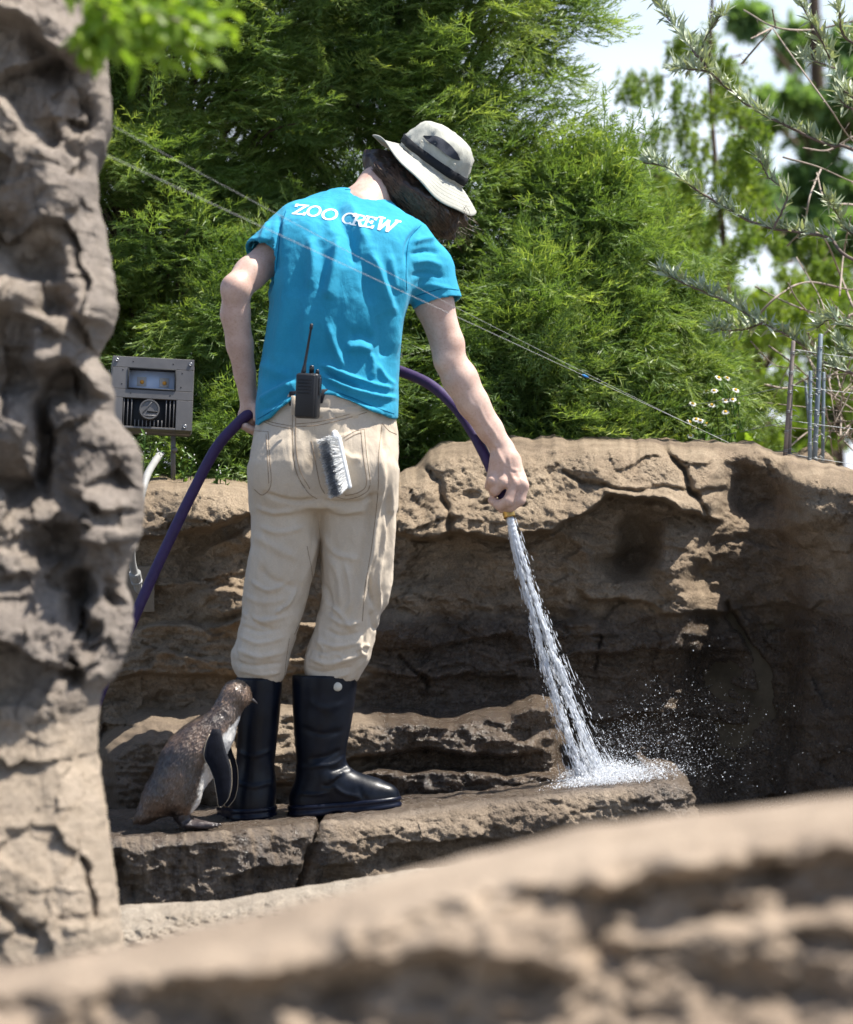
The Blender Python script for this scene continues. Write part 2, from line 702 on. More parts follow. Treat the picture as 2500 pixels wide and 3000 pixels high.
def leaf_mat(name, ca, cb, cc, trans=0.35, rough=0.5, scale=6.0, spec=0.35):
    """ca, cb along attribute 'v' (0..1, per leaf), with a coloured noise; partly translucent"""
    m, ns, ls, b = mat_base(name, rough=rough, spec=spec)
    v = n_attr(ns, "v").outputs["Fac"]
    col = n_ramp(ns, ls, v, [(0.0, ca), (0.55, cb), (1.0, cc)])
    n1 = n_noise(ns, ls, scale, 3, 0.5, n_coord(ns, ls))
    col = mixc(ns, ls, 0.5, col, n_ramp(ns, ls, n1, [(0.35, (0.6, 0.7, 0.75)), (0.65, (1.15, 1.1, 0.85))]), 'MULTIPLY')
    ls.new(col, b.inputs["Base Color"])
    tr = ns.new("ShaderNodeBsdfTranslucent")
    ls.new(mixc(ns, ls, 1.0, col, (1.25, 1.25, 0.55), 'MULTIPLY'), tr.inputs["Color"])
    mx = ns.new("ShaderNodeMixShader")
    mx.inputs[0].default_value = trans
    ls.new(b.outputs[0], mx.inputs[1])
    ls.new(tr.outputs[0], mx.inputs[2])
    out = [n for n in ns if n.type == 'OUTPUT_MATERIAL'][0]
    ls.new(mx.outputs[0], out.inputs["Surface"])
    return m


def plain(name, color, rough=0.5, spec=0.5, metal=0.0, var=0.25, scale=30, bump=0.0, bscale=200):
    m, ns, ls, b = mat_base(name, color, rough, spec, metal)
    co = n_coord(ns, ls)
    n1 = n_noise(ns, ls, scale, 4, 0.6, co)
    d = tuple(c * (1 - var) for c in color)
    e = tuple(min(1, c * (1 + var * 0.6)) for c in color)
    ls.new(n_ramp(ns, ls, n1, [(0.3, d), (0.7, e)]), b.inputs["Base Color"])
    rr = mathn(ns, ls, 'ADD', mathn(ns, ls, 'MULTIPLY', n1, 0.25), rough - 0.12)
    ls.new(rr, b.inputs["Roughness"])
    if bump > 0:
        ls.new(n_bump(ns, ls, n_noise(ns, ls, bscale, 3, 0.6, co), bump, 0.002), b.inputs["Normal"])
    return m


M = {}
M['wall'] = rock_mat("wall_rock", (0.24, 0.182, 0.130), (0.395, 0.305, 0.212), (0.50, 0.395, 0.28))
M['ledge'] = rock_mat("ledge_rock", (0.21, 0.163, 0.123), (0.355, 0.28, 0.205), (0.455, 0.368, 0.28))
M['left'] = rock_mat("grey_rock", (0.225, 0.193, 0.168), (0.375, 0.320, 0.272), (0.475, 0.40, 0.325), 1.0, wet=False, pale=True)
M['front'] = rock_mat("front_rock", (0.20, 0.152, 0.112), (0.32, 0.248, 0.182), (0.44, 0.347, 0.258), 0.5, wet=False)
M['rim'] = rock_mat("rim_rock", (0.30, 0.25, 0.19), (0.40, 0.34, 0.27), (0.46, 0.40, 0.32), 0.8, wet=False)
M['soil'] = plain("soil", (0.11, 0.085, 0.055), 0.95, 0.1, var=0.5, scale=8, bump=0.8, bscale=60)
M['floor'] = plain("wet_floor", (0.06, 0.06, 0.06), 0.35, 0.5, var=0.5, scale=6, bump=0.4, bscale=40)

# ================================================================== THE SETTING
def flat(name, x0, x1, y0, y1, z, mat, n=2):
    xs, ys = np.linspace(x0, x1, n), np.linspace(y0, y1, n)
    X, Y = np.meshgrid(xs, ys)
    V = np.stack([X.ravel(), Y.ravel(), np.full(X.size, z)], 1)
    o = mesh_obj(name, V, grid_faces(n, n)[:, ::-1], mat)
    o["kind"] = "structure"
    return o


flat("ground", -400, 400, -60, 900, -0.80, M['soil'])
M['paving'] = plain("pale_paving", (0.36, 0.35, 0.33), 0.9, 0.2, var=0.2, scale=5, bump=0.3, bscale=90)
flat("bounce_path", -14, 14, -16, -6.35, -0.76, M['paving'])  # out-of-view paving added behind the camera to bounce light
flat("enclosure_floor", -6, 6, -6.3, 1.2, -0.52, M['floor'])

# raised bed of soil behind the rock wall, where the shrubs grow
nx, ny = 120, 90
xs = np.linspace(-25, 25, nx)
ys = 1.0 + (np.linspace(0, 1, ny) ** 2) * 44
X, Y = np.meshgrid(xs, ys)
Z = 0.66 + 0.05 * noise(np.stack([X * 0.7, Y * 0.7, X * 0], -1)) - 1.5 * sm(Y, 38, 45) - 0.0 * X
edge = (np.arange(ny) == 0)[:, None]
Zb = np.where(edge, -0.85, Z)
o = mesh_obj("planting_bed", np.stack([X, Y, Zb], -1).reshape(-1, 3), grid_faces(nx, ny)[:, ::-1], M['soil'])
o["kind"] = "structure"


# ------------------------------------------------------------------ rocks
def polyline(xs, pts):
    pts = np.asarray(pts, float)
    return np.interp(xs, pts[:, 0], pts[:, 1])


def features(PX, PY, feats):
    h = np.zeros_like(PX)
    for f in feats:
        if f[0] == 'blob':
            cx, cy, rx, ry, amp, pw = f[1:]
            r = np.sqrt(((PX - cx) / rx) ** 2 + ((PY - cy) / ry) ** 2)
            h += amp * np.exp(-r ** pw)
        elif f[0] == 'crack':
            pts, w, dep = f[1:]
            d = np.full_like(PX, 1e9)
            for (x0, y0), (x1, y1) in zip(pts[:-1], pts[1:]):
                bx, by = x1 - x0, y1 - y0
                t = np.clip(((PX - x0) * bx + (PY - y0) * by) / (bx * bx + by * by), 0, 1)
                d = np.minimum(d, np.hypot(PX - x0 - t * bx, PY - y0 - t * by))
            h -= dep * np.exp(-(d / w) ** 2)
        elif f[0] == 'step':      # what lies above the polyline stands out by amp against what lies below
            pts, amp, w = f[1:4]
            yb = polyline(PX, pts)
            xa, xb = pts[0][0], pts[-1][0]
            fade = sm(PX, xa - 30, xa + 40) * (1 - sm(PX, xb - 40, xb + 30))
            s = sm(yb - PY, -w * 0.5, w * 0.5)
            tail = f[4] if len(f) > 4 else 260.0
            # the overhang dies out slowly away from its edge
            hh = np.where(PY < yb, s * np.exp(-np.maximum(yb - PY, 0) / tail), s) if amp > 0 else \
                (s - 1) * np.exp(-np.maximum(PY - yb, 0) / tail)
            h += amp * hh * fade
    return h


def warp(PX, PY, a1=22, a2=7, seed=0):
    q = np.stack([PX / 130.0, PY / 90.0, PX * 0], -1)
    w1, w2 = noise(q, seed), noise(q, seed + 9)
    q = np.stack([PX / 38.0, PY / 26.0, PX * 0], -1)
    w3, w4 = noise(q, seed + 2), noise(q, seed + 5)
    return PX + a1 * w1 + a2 * w3, PY + a1 * w2 * 0.8 + a2 * w4


# ---- back wall of the enclosure
u = np.concatenate([np.arange(-900, 120, 24.0), np.arange(120, 2790, 5.8)])
q = np.concatenate([np.linspace(0, 1, 22) ** 2 * 60, np.arange(63, 1320, 5.2)])
top = polyline(u, [(100, 1405), (430, 1400), (560, 1398), (680, 1404), (735, 1415), (760, 1425), (1100, 1420), (1165, 1388), (1225, 1362), (1262, 1318), (1330, 1294),
                   (1550, 1284), (1900, 1288), (2210, 1302), (2300, 1330), (2400, 1352), (2500, 1378), (2800, 1400)])
top = top + 9 * noise(np.stack([u / 55, u * 0, u * 0], -1)) + 4 * noise(np.stack([u / 17, u * 0, u * 0], -1), 4)
PX = np.broadcast_to(u[None], (len(q), len(u))).copy()
PY = top[None] + q[:, None]
WX, WY = warp(PX, PY)
Y0 = 0.78
base = np.full_like(PX, Y0)
base -= 0.30 * (1 - np.sqrt(np.clip(1 - np.clip(1 - q / 95.0, 0, 1) ** 2, 0, 1)))[:, None] * -1.0          # round shoulder at the top
base += 0.00042 * np.clip(1560 - PY, 0, 300)                                                # upper courses lean back
base -= 0.00016 * np.clip(PY - 2050, 0, 400)
base -= 0.55 * sm(PX, 2330, 2760) * sm(PY, 1330, 1460)                                        # wall turns towards the camera on the right
wall_f = [
    ('step', [(1120, 1545), (1240, 1575), (1330, 1560), (1480, 1580), (1620, 1560), (1700, 1500), (1790, 1450), (1950, 1470), (2100, 1520)], 0.15, 14, 340),
    ('step', [(250, 1560), (400, 1575), (520, 1566), (620, 1548), (760, 1500)], 0.13, 14, 300),
    ('step', [(1040, 1790), (1300, 1800), (1500, 1770), (1700, 1785)], 0.03, 40, 200),
    ('step', [(560, 1640), (640, 1575), (735, 1545)], -0.05, 18, 140),
    ('step', [(590, 1735), (660, 1722), (760, 1735)], -0.07, 12, 90),
    ('step', [(380, 1850), (470, 1815), (590, 1835), (700, 1815), (960, 1835)], -0.075, 18, 110),
    ('step', [(330, 1925), (430, 1905), (560, 1930), (900, 1925)], -0.03, 12, 60),
    ('step', [(250, 1985), (450, 1980), (700, 1985), (900, 1975)], 0.05, 12, 160),
    ('step', [(300, 2200), (400, 2140), (480, 2120), (600, 2112), (660, 2112)], -0.36, 120, 2000),
    ('step', [(640, 2084), (800, 2070), (960, 2078), (1100, 2098), (1330, 2110), (1440, 2088), (1560, 2052), (1660, 2060)], -0.36, 60, 2000),
    ('step', [(900, 2205), (1010, 2222), (1200, 2195), (1400, 2215), (1600, 2205)], 0.10, 14, 200),
    ('step', [(640, 2200), (860, 2190), (990, 2235)], -0.05, 16, 200),
    ('step', [(990, 2268), (1150, 2262), (1330, 2258), (1500, 2268), (1640, 2258)], -0.16, 18, 600),
    ('step', [(560, 2270), (740, 2290), (900, 2300)], 0.04, 12, 140),
    ('step', [(1560, 1830), (1640, 1818), (1760, 1822)], -0.05, 10, 45),
    ('step', [(1580, 1915), (1680, 1905), (1740, 1915)], -0.03, 8, 30),
    ('step', [(1700, 1735), (1850, 1770), (2000, 1800), (2160, 1790)], 0.05, 14, 160),
    ('step', [(1500, 1935), (1760, 1905), (2100, 1910), (2200, 1925)], 0.05, 10, 120),
    ('step', [(1080, 1960), (1200, 1990), (1400, 1975), (1560, 1985)], 0.04, 10, 120),
    ('step', [(1000, 1885), (1150, 1900), (1300, 1888), (1500, 1870)], 0.035, 10, 90),
    ('step', [(1600, 2130), (1900, 2090), (2200, 2120)], 0.04, 14, 150),
    ('blob', 1165, 1850, 120, 42, 0.075, 3), ('blob', 1010, 1900, 60, 40, 0.03, 2),
    ('blob', 600, 1475, 135, 80, 0.09, 3.5), ('blob', 700, 1790, 70, 45, 0.05, 3),
    ('blob', 430, 2260, 130, 150, 0.06, 4),
    ('blob', 1700, 1590, 62, 75, 0.03, 2), ('blob', 1870, 1590, 62, 85, -0.13, 4), ('blob', 1830, 1650, 60, 40, -0.06, 3),
    ('blob', 1985, 1480, 90, 26, 0.05, 3), ('blob', 1980, 1640, 75, 110, 0.08, 4),
    ('blob', 2190, 1900, 160, 520, -0.20, 6), ('blob', 2030, 2150, 220, 220, -0.08, 4),
    ('blob', 2420, 1470, 100, 85, 0.12, 4), ('blob', 2210, 1430, 90, 90, -0.10, 4),
    ('crack', [(1955, 1312), (1990, 1372), (2035, 1430), (2075, 1505)], 9, 0.06),
    ('crack', [(1660, 1385), (1720, 1415), (1850, 1432), (2030, 1428)], 7, 0.035),
    ('crack', [(1235, 1372), (1290, 1440), (1312, 1510), (1330, 1560)], 9, 0.04),
    ('crack', [(2135, 1765), (2175, 1860), (2230, 1960), (2260, 2100)], 12, 0.07),
    ('crack', [(1755, 1870), (1740, 1960)], 4, 0.03), ('crack', [(1730, 1872), (1800, 1868)], 4, 0.03),
    ('crack', [(1180, 1925), (1230, 1980), (1260, 2010)], 6, 0.03),
    ('crack', [(1425, 1470), (1540, 1478)], 6, 0.03),
]
H = features(WX, WY, wall_f)
p3 = np.stack([PX / 210.0, PY / 120.0, PX * 0 + 3], -1)
H += 0.035 * fbm(p3, 3) + 0.009 * fbm(p3 * np.array([2.0, 2.6, 1]), 3, 0.5, 3, ridged=True) * (0.3 + 0.7 * sm(noise(p3 * 0.9, 44), -0.1, 0.4))
H += 0.008 * fbm(p3 * np.array([7, 5, 1]), 4, 0.55, 7) + 0.0045 * np.maximum(fbm(p3 * np.array([24, 22, 1]), 3, 0.6, 2), -0.5)
# thin strata in the lower half
lay = (WY / 26.0 + 1.4 * noise(p3 * 1.3, 12))
H += 0.009 * (np.abs((lay % 1) - 0.5) * 2 - 0.5) * sm(PY, 1780, 1900) * (0.4 + 0.6 * sm(noise(p3 * 2.1, 20), -0.2, 0.3))
H += 0.030 * facet(WX / 150, WY / 85, 1) + 0.014 * facet(WX / 52, WY / 34, 2) * (0.4 + 0.6 * sm(noise(p3 * 1.1, 51), -0.2, 0.3))
H *= sm(q, 0, 40)[:, None] * 0.8 + 0.2
Yw = base - H
V = PA(PX, PY, Yw)
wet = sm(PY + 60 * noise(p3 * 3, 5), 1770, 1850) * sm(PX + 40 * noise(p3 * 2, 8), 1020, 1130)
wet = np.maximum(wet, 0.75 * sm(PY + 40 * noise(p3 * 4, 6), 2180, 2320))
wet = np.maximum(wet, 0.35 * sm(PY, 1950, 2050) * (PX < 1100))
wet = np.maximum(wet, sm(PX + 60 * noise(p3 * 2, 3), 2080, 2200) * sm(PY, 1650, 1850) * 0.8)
# flat crest running back
nb = 10
back = np.linspace(1, 0.12, nb)[:, None] * 0.75
crest = np.stack([np.broadcast_to(V[0, :, 0], (nb, len(u))), V[0, :, 1] + back, V[0, :, 2] + 0.006 - 0.10 * np.linspace(1, 0, nb)[:, None] ** 1.5
                  + 0.012 * noise(np.stack([PX[:nb] / 60, back * 9 + PX[:nb] * 0, PX[:nb] * 0], -1))], -1)
V = np.concatenate([crest, V])
wet = np.concatenate([np.zeros((nb, len(u))), wet])
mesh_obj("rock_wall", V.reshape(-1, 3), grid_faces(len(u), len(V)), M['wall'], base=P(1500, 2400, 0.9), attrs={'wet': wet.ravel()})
tag(bpy.data.objects["rock_wall"], "long tan artificial rock wall with a rounded top behind the keeper", "rock wall")
WALL = BVHTree.FromPolygons([tuple(v) for v in V[::2, ::2].reshape(-1, 3)], [tuple(f) for f in grid_faces(V[::2, ::2].shape[1], V[::2, ::2].shape[0])])


# ---- the ledge the keeper and the penguin stand on
def ledge_line(px):
    return polyline(px, [(0, 2428), (330, 2421), (560, 2411), (760, 2396), (1000, 2381), (1500, 2330), (2000, 2290), (2400, 2270)])


def ledge_z(px, y=0.0):
    px0 = 1250 + (np.asarray(px, float) - 1250) * (8.0 + y) / 8.0
    return CAM_Z - (ledge_line(px0) - 1500) * 8e-4


cu = np.arange(180, 1922, 4.4)
yfront = polyline(cu, [(150, -0.30), (600, -0.27), (900, -0.20), (930, -0.19), (1200, -0.10), (1600, -0.02), (2000, 0.06)])
Xc = (cu - 1250) * K * (8 + yfront)
Yc = yfront.copy()
# rounded right-hand end of the ledge
a = np.linspace(0, 1, 60)[1:]
xe, ye = Xc[-1], Yc[-1]
Xc = np.concatenate([Xc, xe + 0.055 * np.sin(a * math.pi / 2) + 0.01 * a])
Yc = np.concatenate([Yc, ye + 0.075 * (1 - np.cos(a * math.pi / 2)) + np.maximum(a - 0.6, 0) * 1.6])
cu = np.concatenate([cu, 1922 + a * 75])
nu = len(cu)
Tn = np.stack([np.gradient(Xc), np.gradient(Yc)], 1)
Tn /= np.linalg.norm(Tn, axis=1, keepdims=True)
Nn = np.stack([Tn[:, 1], -Tn[:, 0]], 1)      # outward
zt = ledge_z(1250 + Xc / (K * 8.0))
nt, nr, nf = 46, 14, 118
rows = []
wet = []
tt = np.concatenate([np.full(6, 1.0), np.linspace(1, 0, nt - 6)])
for kt, t in enumerate(tt):          # top: from the wall to the rim
    xi = np.minimum(Xc, xe - 0.0)
    x = Xc * (1 - t) + xi * t
    y = Yc * (1 - t) + np.maximum(np.interp(cu, [0, 1560, 1760, 2040], [0.95, 0.95, 0.36, 0.30]), Yc) * t
    q3 = np.stack([x * 9, y * 9, x * 0], -1)
    z = zt + 0.005 * fbm(q3, 4) + 0.012 * noise(q3 * 0.35, 4) * (1 - abs(2 * t - 1)) + 0.008 * t
    if kt < 6:            # back face, down out of sight
        z = z - 0.09 * (6 - kt)
        y = y + 0.01 * (6 - kt)
    rows.append(np.stack([x, y, z], 1))
    wet.append(np.clip(0.92 + 0.1 * noise(q3, 3), 0, 1))
R = 0.035
for k in range(1, nr + 1):
    an = k / nr * math.pi / 2
    rows.append(np.stack([Xc + Nn[:, 0] * R * math.sin(an), Yc + Nn[:, 1] * R * math.sin(an), zt - R * (1 - math.cos(an))], 1))
    wet.append(np.full(nu, 0.85 - 0.1 * k / nr))
hf = np.linspace(0, 1, nf + 1)[1:] * 0.52
for h in hf:
    rows.append(np.stack([Xc + Nn[:, 0] * (R - 0.02 * h), Yc + Nn[:, 1] * (R - 0.02 * h), zt - R - h], 1))
    wet.append(np.full(nu, 0.7))
V = np.stack(rows)
wet = np.stack(wet)
PXl = np.broadcast_to(cu, V.shape[:2]).copy()
PYl = 1500 + (CAM_Z - V[..., 2]) / (K * (8 + V[..., 1]))
WX, WY = warp(PXl, PYl, 16, 6, 3)
led_f = [
    ('crack', [(935, 2385), (925, 2430), (905, 2480), (885, 2540), (862, 2620)], 9, 0.055),
    ('step', [(640, 2568), (740, 2545), (860, 2532)], 0.045, 9, 120),
    ('step', [(925, 2540), (1010, 2525), (1100, 2478), (1190, 2470), (1260, 2468), (1400, 2440)], 0.055, 12, 140),
    ('step', [(340, 2490), (430, 2500), (560, 2480), (640, 2470)], 0.02, 8, 90),
    ('step', [(1240, 2468), (1330, 2455), (1480, 2462), (1600, 2420), (1700, 2410)], 0.03, 10, 120),
    ('blob', 345, 2540, 22, 50, -0.05, 3), ('blob', 380, 2600, 40, 40, -0.05, 3),
    ('blob', 1080, 2560, 110, 40, 0.04, 2), ('blob', 980, 2590, 50, 60, -0.05, 3), ('blob', 1180, 2530, 60, 25, -0.04, 3),
    ('blob', 1600, 2400, 120, 40, 0.02, 2), ('blob', 1750, 2470, 120, 60, -0.03, 3),
    ('crack', [(1000, 2390), (1040, 2410), (1140, 2398), (1290, 2402)], 4, 0.008),
    ('crack', [(1610, 2345), (1690, 2370), (1760, 2365)], 5, 0.012),
]
Hl = features(WX, WY, led_f)
p3 = V * np.array([8.0, 8.0, 11.0])
Hl += 0.018 * fbm(p3, 3, seed=31) + 0.009 * fbm(p3 * 2.7, 4, 0.55, 33, ridged=True) + 0.005 * fbm(p3 * 8, 3, 0.6, 36) + 0.0025 * fbm(p3 * 20, 2, 0.6, 37)
Hl += 0.016 * facet(WX / 95, WY / 52, 8) + 0.007 * facet(WX / 36, WY / 24, 9)
fw = np.concatenate([np.zeros(nt), np.linspace(0.1, 0.7, nr), np.linspace(0.7, 1.0, nf) ** 0.5])[:, None]
V[..., 0] += Nn[None, :, 0] * Hl * fw
V[..., 1] += Nn[None, :, 1] * Hl * fw
ck = np.exp(-((PXl - (935 - 0.32 * np.clip(PYl - 2385, 0, 400))) / 7) ** 2) * (PYl > 2380)
V[..., 2] -= 0.03 * ck * (1 - fw)
V[..., 2] += 0.004 * fbm(p3 * np.array([3, 3, 1]), 3, 0.6, 40) * (1 - fw)
# wet streaks running down the left part, drier stone to the right
st = fbm(np.stack([PXl / 26.0, PYl / 260.0, PXl * 0], -1), 3, 0.6, 50)
dry = sm(PXl + 40 * noise(p3 * 0.6, 6), 930, 1010) * (1 - sm(PXl, 1810, 1880))
wl_ = np.where(PYl > 2400, np.clip(0.62 + 0.75 * st, 0, 1), wet) * (1 - 0.92 * dry * sm(fw + 0 * PXl, 0.05, 0.55))
wl_ = np.where(np.arange(len(V))[:, None] < nt, wet, wl_)
mesh_obj("rock_ledge", V.reshape(-1, 3), grid_faces(nu, len(V)), M['ledge'], base=P(1000, 2400, 0.2), attrs={'wet': wl_.ravel()})
tag(bpy.data.objects["rock_ledge"], "low wet rock ledge with a crack, under the keeper's boots", "rock ledge")

# ---- pale rim of rock below the ledge
def slope_rock(name, label, u, top, qn, qmax, y_top, y_bot, mat, feats, amps, seed, crest=0.4, res_pow=1.5, rnd=70.0, rr=0.2):
    q = np.linspace(0, 1, qn) ** res_pow * qmax
    PX = np.broadcast_to(u[None], (qn, len(u))).copy()
    PY = top[None] + q[:, None]
    WX, WY = warp(PX, PY, 25, 8, seed)
    f = features(WX, WY, feats)
    p3 = np.stack([PX / 160.0, PY / 110.0, PX * 0 + seed], -1)
    f += amps[0] * fbm(p3, 3, seed=seed) + amps[1] * fbm(p3 * 2.7, 4, 0.55, seed + 2, ridged=True) + amps[2] * fbm(p3 * 11, 4, 0.6, seed + 4)
    f += amps[0] * 0.8 * facet(WX / 210, WY / 120, seed) + amps[0] * 0.3 * facet(WX / 80, WY / 55, seed + 1)
    yt = y_top if np.ndim(y_top) else np.full(len(u), y_top)
    t = (q / qmax)[:, None]
    Y = yt[None] * (1 - t) + y_bot * t
    Y = Y + rr * np.clip(1 - q / rnd, 0, 1)[:, None] ** 2
    V = PA(PX, PY, yt.mean())
    V[..., 1] = Y - f * (0.25 + 0.75 * sm(q, 0, rnd * 0.7)[:, None])
    # keep each point where the photograph shows it at its own depth
    s = (V[..., 1] - CAM_Y) / (yt.mean() - CAM_Y)
    V[..., 0] *= 0.35 + 0.65 * s
    V[..., 2] = CAM_Z + (V[..., 2] - CAM_Z) * s
    nb = 8
    bk = np.linspace(1, 0.12, nb)[:, None]
    cr = np.stack([np.broadcast_to(V[0, :, 0], (nb, len(u))), V[0, :, 1] + crest * bk, V[0, :, 2] - 0.35 * crest * bk ** 2], -1)
    V = np.concatenate([cr, V])
    mesh_obj(name, V.reshape(-1, 3), grid_faces(len(u), len(V)), mat, base=V[-1, len(u) // 2])
    return V, label


u = np.arange(200, 1500, 5.0)
top = polyline(u, [(200, 2662), (330, 2655), (480, 2648), (640, 2642), (840, 2606), (960, 2590), (1200, 2550), (1500, 2520)]) + 4 * noise(np.stack([u / 40, u * 0, u * 0], -1), 3)
slope_rock("pale_rock_rim", "", u, top, 90, 330, -1.05, -1.5, M['rim'],
           [('step', [(300, 2712), (500, 2720), (700, 2700), (900, 2650)], -0.05, 16, 200)], (0.02, 0.012, 0.008), 61, crest=0.3, rr=0.12)
tag(bpy.data.objects["pale_rock_rim"], "pale sandy rock rim just below the wet ledge", "rock rim")

# ---- grey boulder face at the left
py = np.arange(-120, 3000, 6.5)
E = polyline(py, [(-120, 245), (0, 258), (90, 285), (180, 302), (260, 308), (330, 306), (400, 292), (432, 272), (470, 262), (560, 268), (660, 292), (760, 308), (850, 322),
                  (900, 324), (945, 312), (1000, 278), (1040, 262), (1090, 300), (1140, 316), (1215, 322), (1245, 345), (1300, 388), (1370, 400), (1450, 408), (1510, 404), (1560, 395), (1620, 378),
                  (1680, 352), (1720, 350), (1760, 372), (1830, 374), (1880, 366), (1930, 345), (1990, 322), (2040, 278), (2090, 268), (2200, 262), (2300, 274), (2420, 292), (2520, 304),
                  (2620, 318), (2720, 332), (2770, 336), (2850, 350), (3000, 380)])
E = E + 2 + 7 * noise(np.stack([py / 30, py * 0, py * 0], -1), 8) + 3 * noise(np.stack([py / 11, py * 0, py * 0], -1), 9)
YL = -2.35
kk = K * (8 + YL)
ns_, nf_ = 62, 120
V = []
s1 = np.linspace(0, 1, ns_)
rad = 150.0       # rounding radius in pixels at that depth
for i in range(len(py)):
    ang = s1 * math.pi / 2
    ex = E[i] - rad * (1 - np.sin(math.pi / 2 - ang * 0 - 0) * 1.0) * 0
    cx = E[i] - rad + rad * np.cos(ang)
    cy = -rad * kk * 1.2 * np.sin(ang) + 0.10
    tq = np.linspace(0, 1, nf_ + 1)[1:]
    fx = E[i] - rad - (E[i] - rad + 120) * np.minimum(tq / 0.85, 1) - 900 * np.maximum(tq - 0.85, 0) / 0.15
    fy = np.full(nf_, -rad * kk * 1.2 + 0.10) - 0.12 * ((E[i] - rad - fx) / 500.0)
    x = np.concatenate([[E[i] - 140, E[i] - 40], cx, fx])
    y = np.concatenate([[0.75, 0.35], cy, fy]) + YL
    V.append(np.stack([(x - 1250) * kk, y, np.full(len(x), CAM_Z - (py[i] - 1500) * kk)], 1))
V = np.stack(V)
PXr = 1250 + V[..., 0] / kk
PYr = np.broadcast_to(py[:, None], PXr.shape).copy()
WX, WY = warp(PXr, PYr, 22, 9, 13)
lf = [
    ('step', [(-200, 60), (0, 75), (110, 110), (190, 190), (290, 200)], 0.10, 40, 160),
    ('step', [(-200, 300), (0, 280), (90, 380), (150, 440), (230, 450)], -0.10, 60, 250),
    ('blob', 150, 170, 60, 70, -0.05, 3), ('blob', 235, 330, 45, 60, -0.06, 3), ('blob', 205, 480, 40, 60, -0.07, 3), ('blob', 120, 400, 60, 40, -0.04, 2),
    ('blob', 30, 690, 60, 60, -0.06, 3), ('blob', 110, 780, 70, 60, -0.08, 3), ('blob', 150, 900, 60, 60, -0.10, 3), ('blob', 60, 870, 90, 40, 0.06, 3),
    ('blob', 290, 890, 50, 80, 0.04, 2), ('step', [(200, 930), (250, 960), (330, 950)], 0.08, 20, 150),
    ('step', [(-200, 900), (0, 915), (120, 960), (200, 1000)], 0.05, 20, 120),
    ('blob', 40, 1110, 60, 40, -0.06, 3), ('step', [(90, 1090), (190, 1070), (330, 1180)], 0.10, 30, 150), ('blob', 190, 1120, 70, 55, -0.07, 3),
    ('blob', 130, 1290, 26, 130, -0.10, 3), ('blob', 40, 1420, 80, 50, -0.06, 2), ('blob', 30, 1250, 80, 120, 0.06, 3),
    ('step', [(210, 1450), (300, 1500), (420, 1490)], 0.06, 20, 120), ('blob', 345, 1390, 40, 50, -0.05, 3), ('step', [(220, 1560), (300, 1600), (400, 1560)], 0.06, 20, 140),
    ('blob', 170, 1600, 60, 60, -0.07, 3), ('blob', 230, 1720, 40, 50, -0.08, 3), ('blob', 330, 1740, 26, 40, -0.06, 3), ('blob', 215, 1800, 28, 50, -0.09, 3),
    ('step', [(-200, 1880), (0, 1870), (100, 1920), (200, 1960), (290, 1940)], 0.06, 20, 120), ('blob', 210, 1960, 30, 40, -0.07, 3), ('blob', 260, 1880, 30, 60, -0.05, 3),
    ('blob', 60, 1830, 120, 40, 0.03, 2), ('crack', [(240, 2530), (262, 2600), (268, 2690)], 8, 0.07), ('crack', [(0, 2650), (50, 2710), (110, 2740)], 14, 0.05),
    ('blob', 100, 2300, 160, 260, 0.05, 3),
]
Hr = 1.4 * features(WX, WY, lf)
p3 = V * np.array([7.0, 7.0, 7.0])
Hr += 0.04 * fbm(p3 * 0.55, 2, seed=71) + 0.003 * fbm(p3 * 1.2, 3, 0.45, 73, ridged=True) * (1 - 0.6 * sm(PYr, 2050, 2200)) + 0.006 * fbm(p3 * 5, 4, 0.55, 75) + 0.003 * fbm(p3 * 16, 3, 0.6, 77)
Hr += 0.115 * facet(WX / 200, WY / 170, 5) + 0.030 * facet(WX / 85, WY / 70, 6) + 0.006 * facet(WX / 30, WY / 24, 7)
pit = noise(p3 * 2.6, 79)
Hr -= 0.016 * sm(pit, 0.38, 0.6) * sm(PYr, 1300, 1500) * (1 - sm(PYr, 2000, 2150))
Hr *= 1 - 0.6 * sm(PYr, 2020, 2180)
# displace along the rounded normal
T1 = np.gradient(V, axis=1)
N2 = np.stack([-T1[..., 1], T1[..., 0]], -1)
N2 /= np.linalg.norm(N2, axis=-1, keepdims=True) + 1e-9
N2 = -N2 * np.sign(N2[..., 1:2] * 0 + 1)
if (N2[:, ns_ + 20, 1]).mean() > 0:
    N2 = -N2
wgt = np.concatenate([[0, 0], 0.15 + 0.85 * sm(s1, 0.1, 0.6), np.ones(nf_)])[None]
V[..., :2] += N2 * (Hr * wgt)[..., None] * np.array([0.14, 1.0])
yo_ = V[..., 1].copy()
V[..., 1] += 0.26 * (V[..., 2] - 0.3) - 0.16 * sm(PYr, 1950, 2800)
sc_ = (8 + V[..., 1]) / (8 + yo_)           # the boulder leans back; its outline stays
V[..., 0] *= sc_
V[..., 2] = CAM_Z + (V[..., 2] - CAM_Z) * sc_
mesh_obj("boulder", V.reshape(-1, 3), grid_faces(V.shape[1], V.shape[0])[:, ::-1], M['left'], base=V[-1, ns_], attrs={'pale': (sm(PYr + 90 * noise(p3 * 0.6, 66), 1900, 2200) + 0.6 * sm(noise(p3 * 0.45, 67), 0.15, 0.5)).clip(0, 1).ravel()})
tag(bpy.data.objects["boulder"], "tall pitted grey boulder face filling the left edge", "boulder")

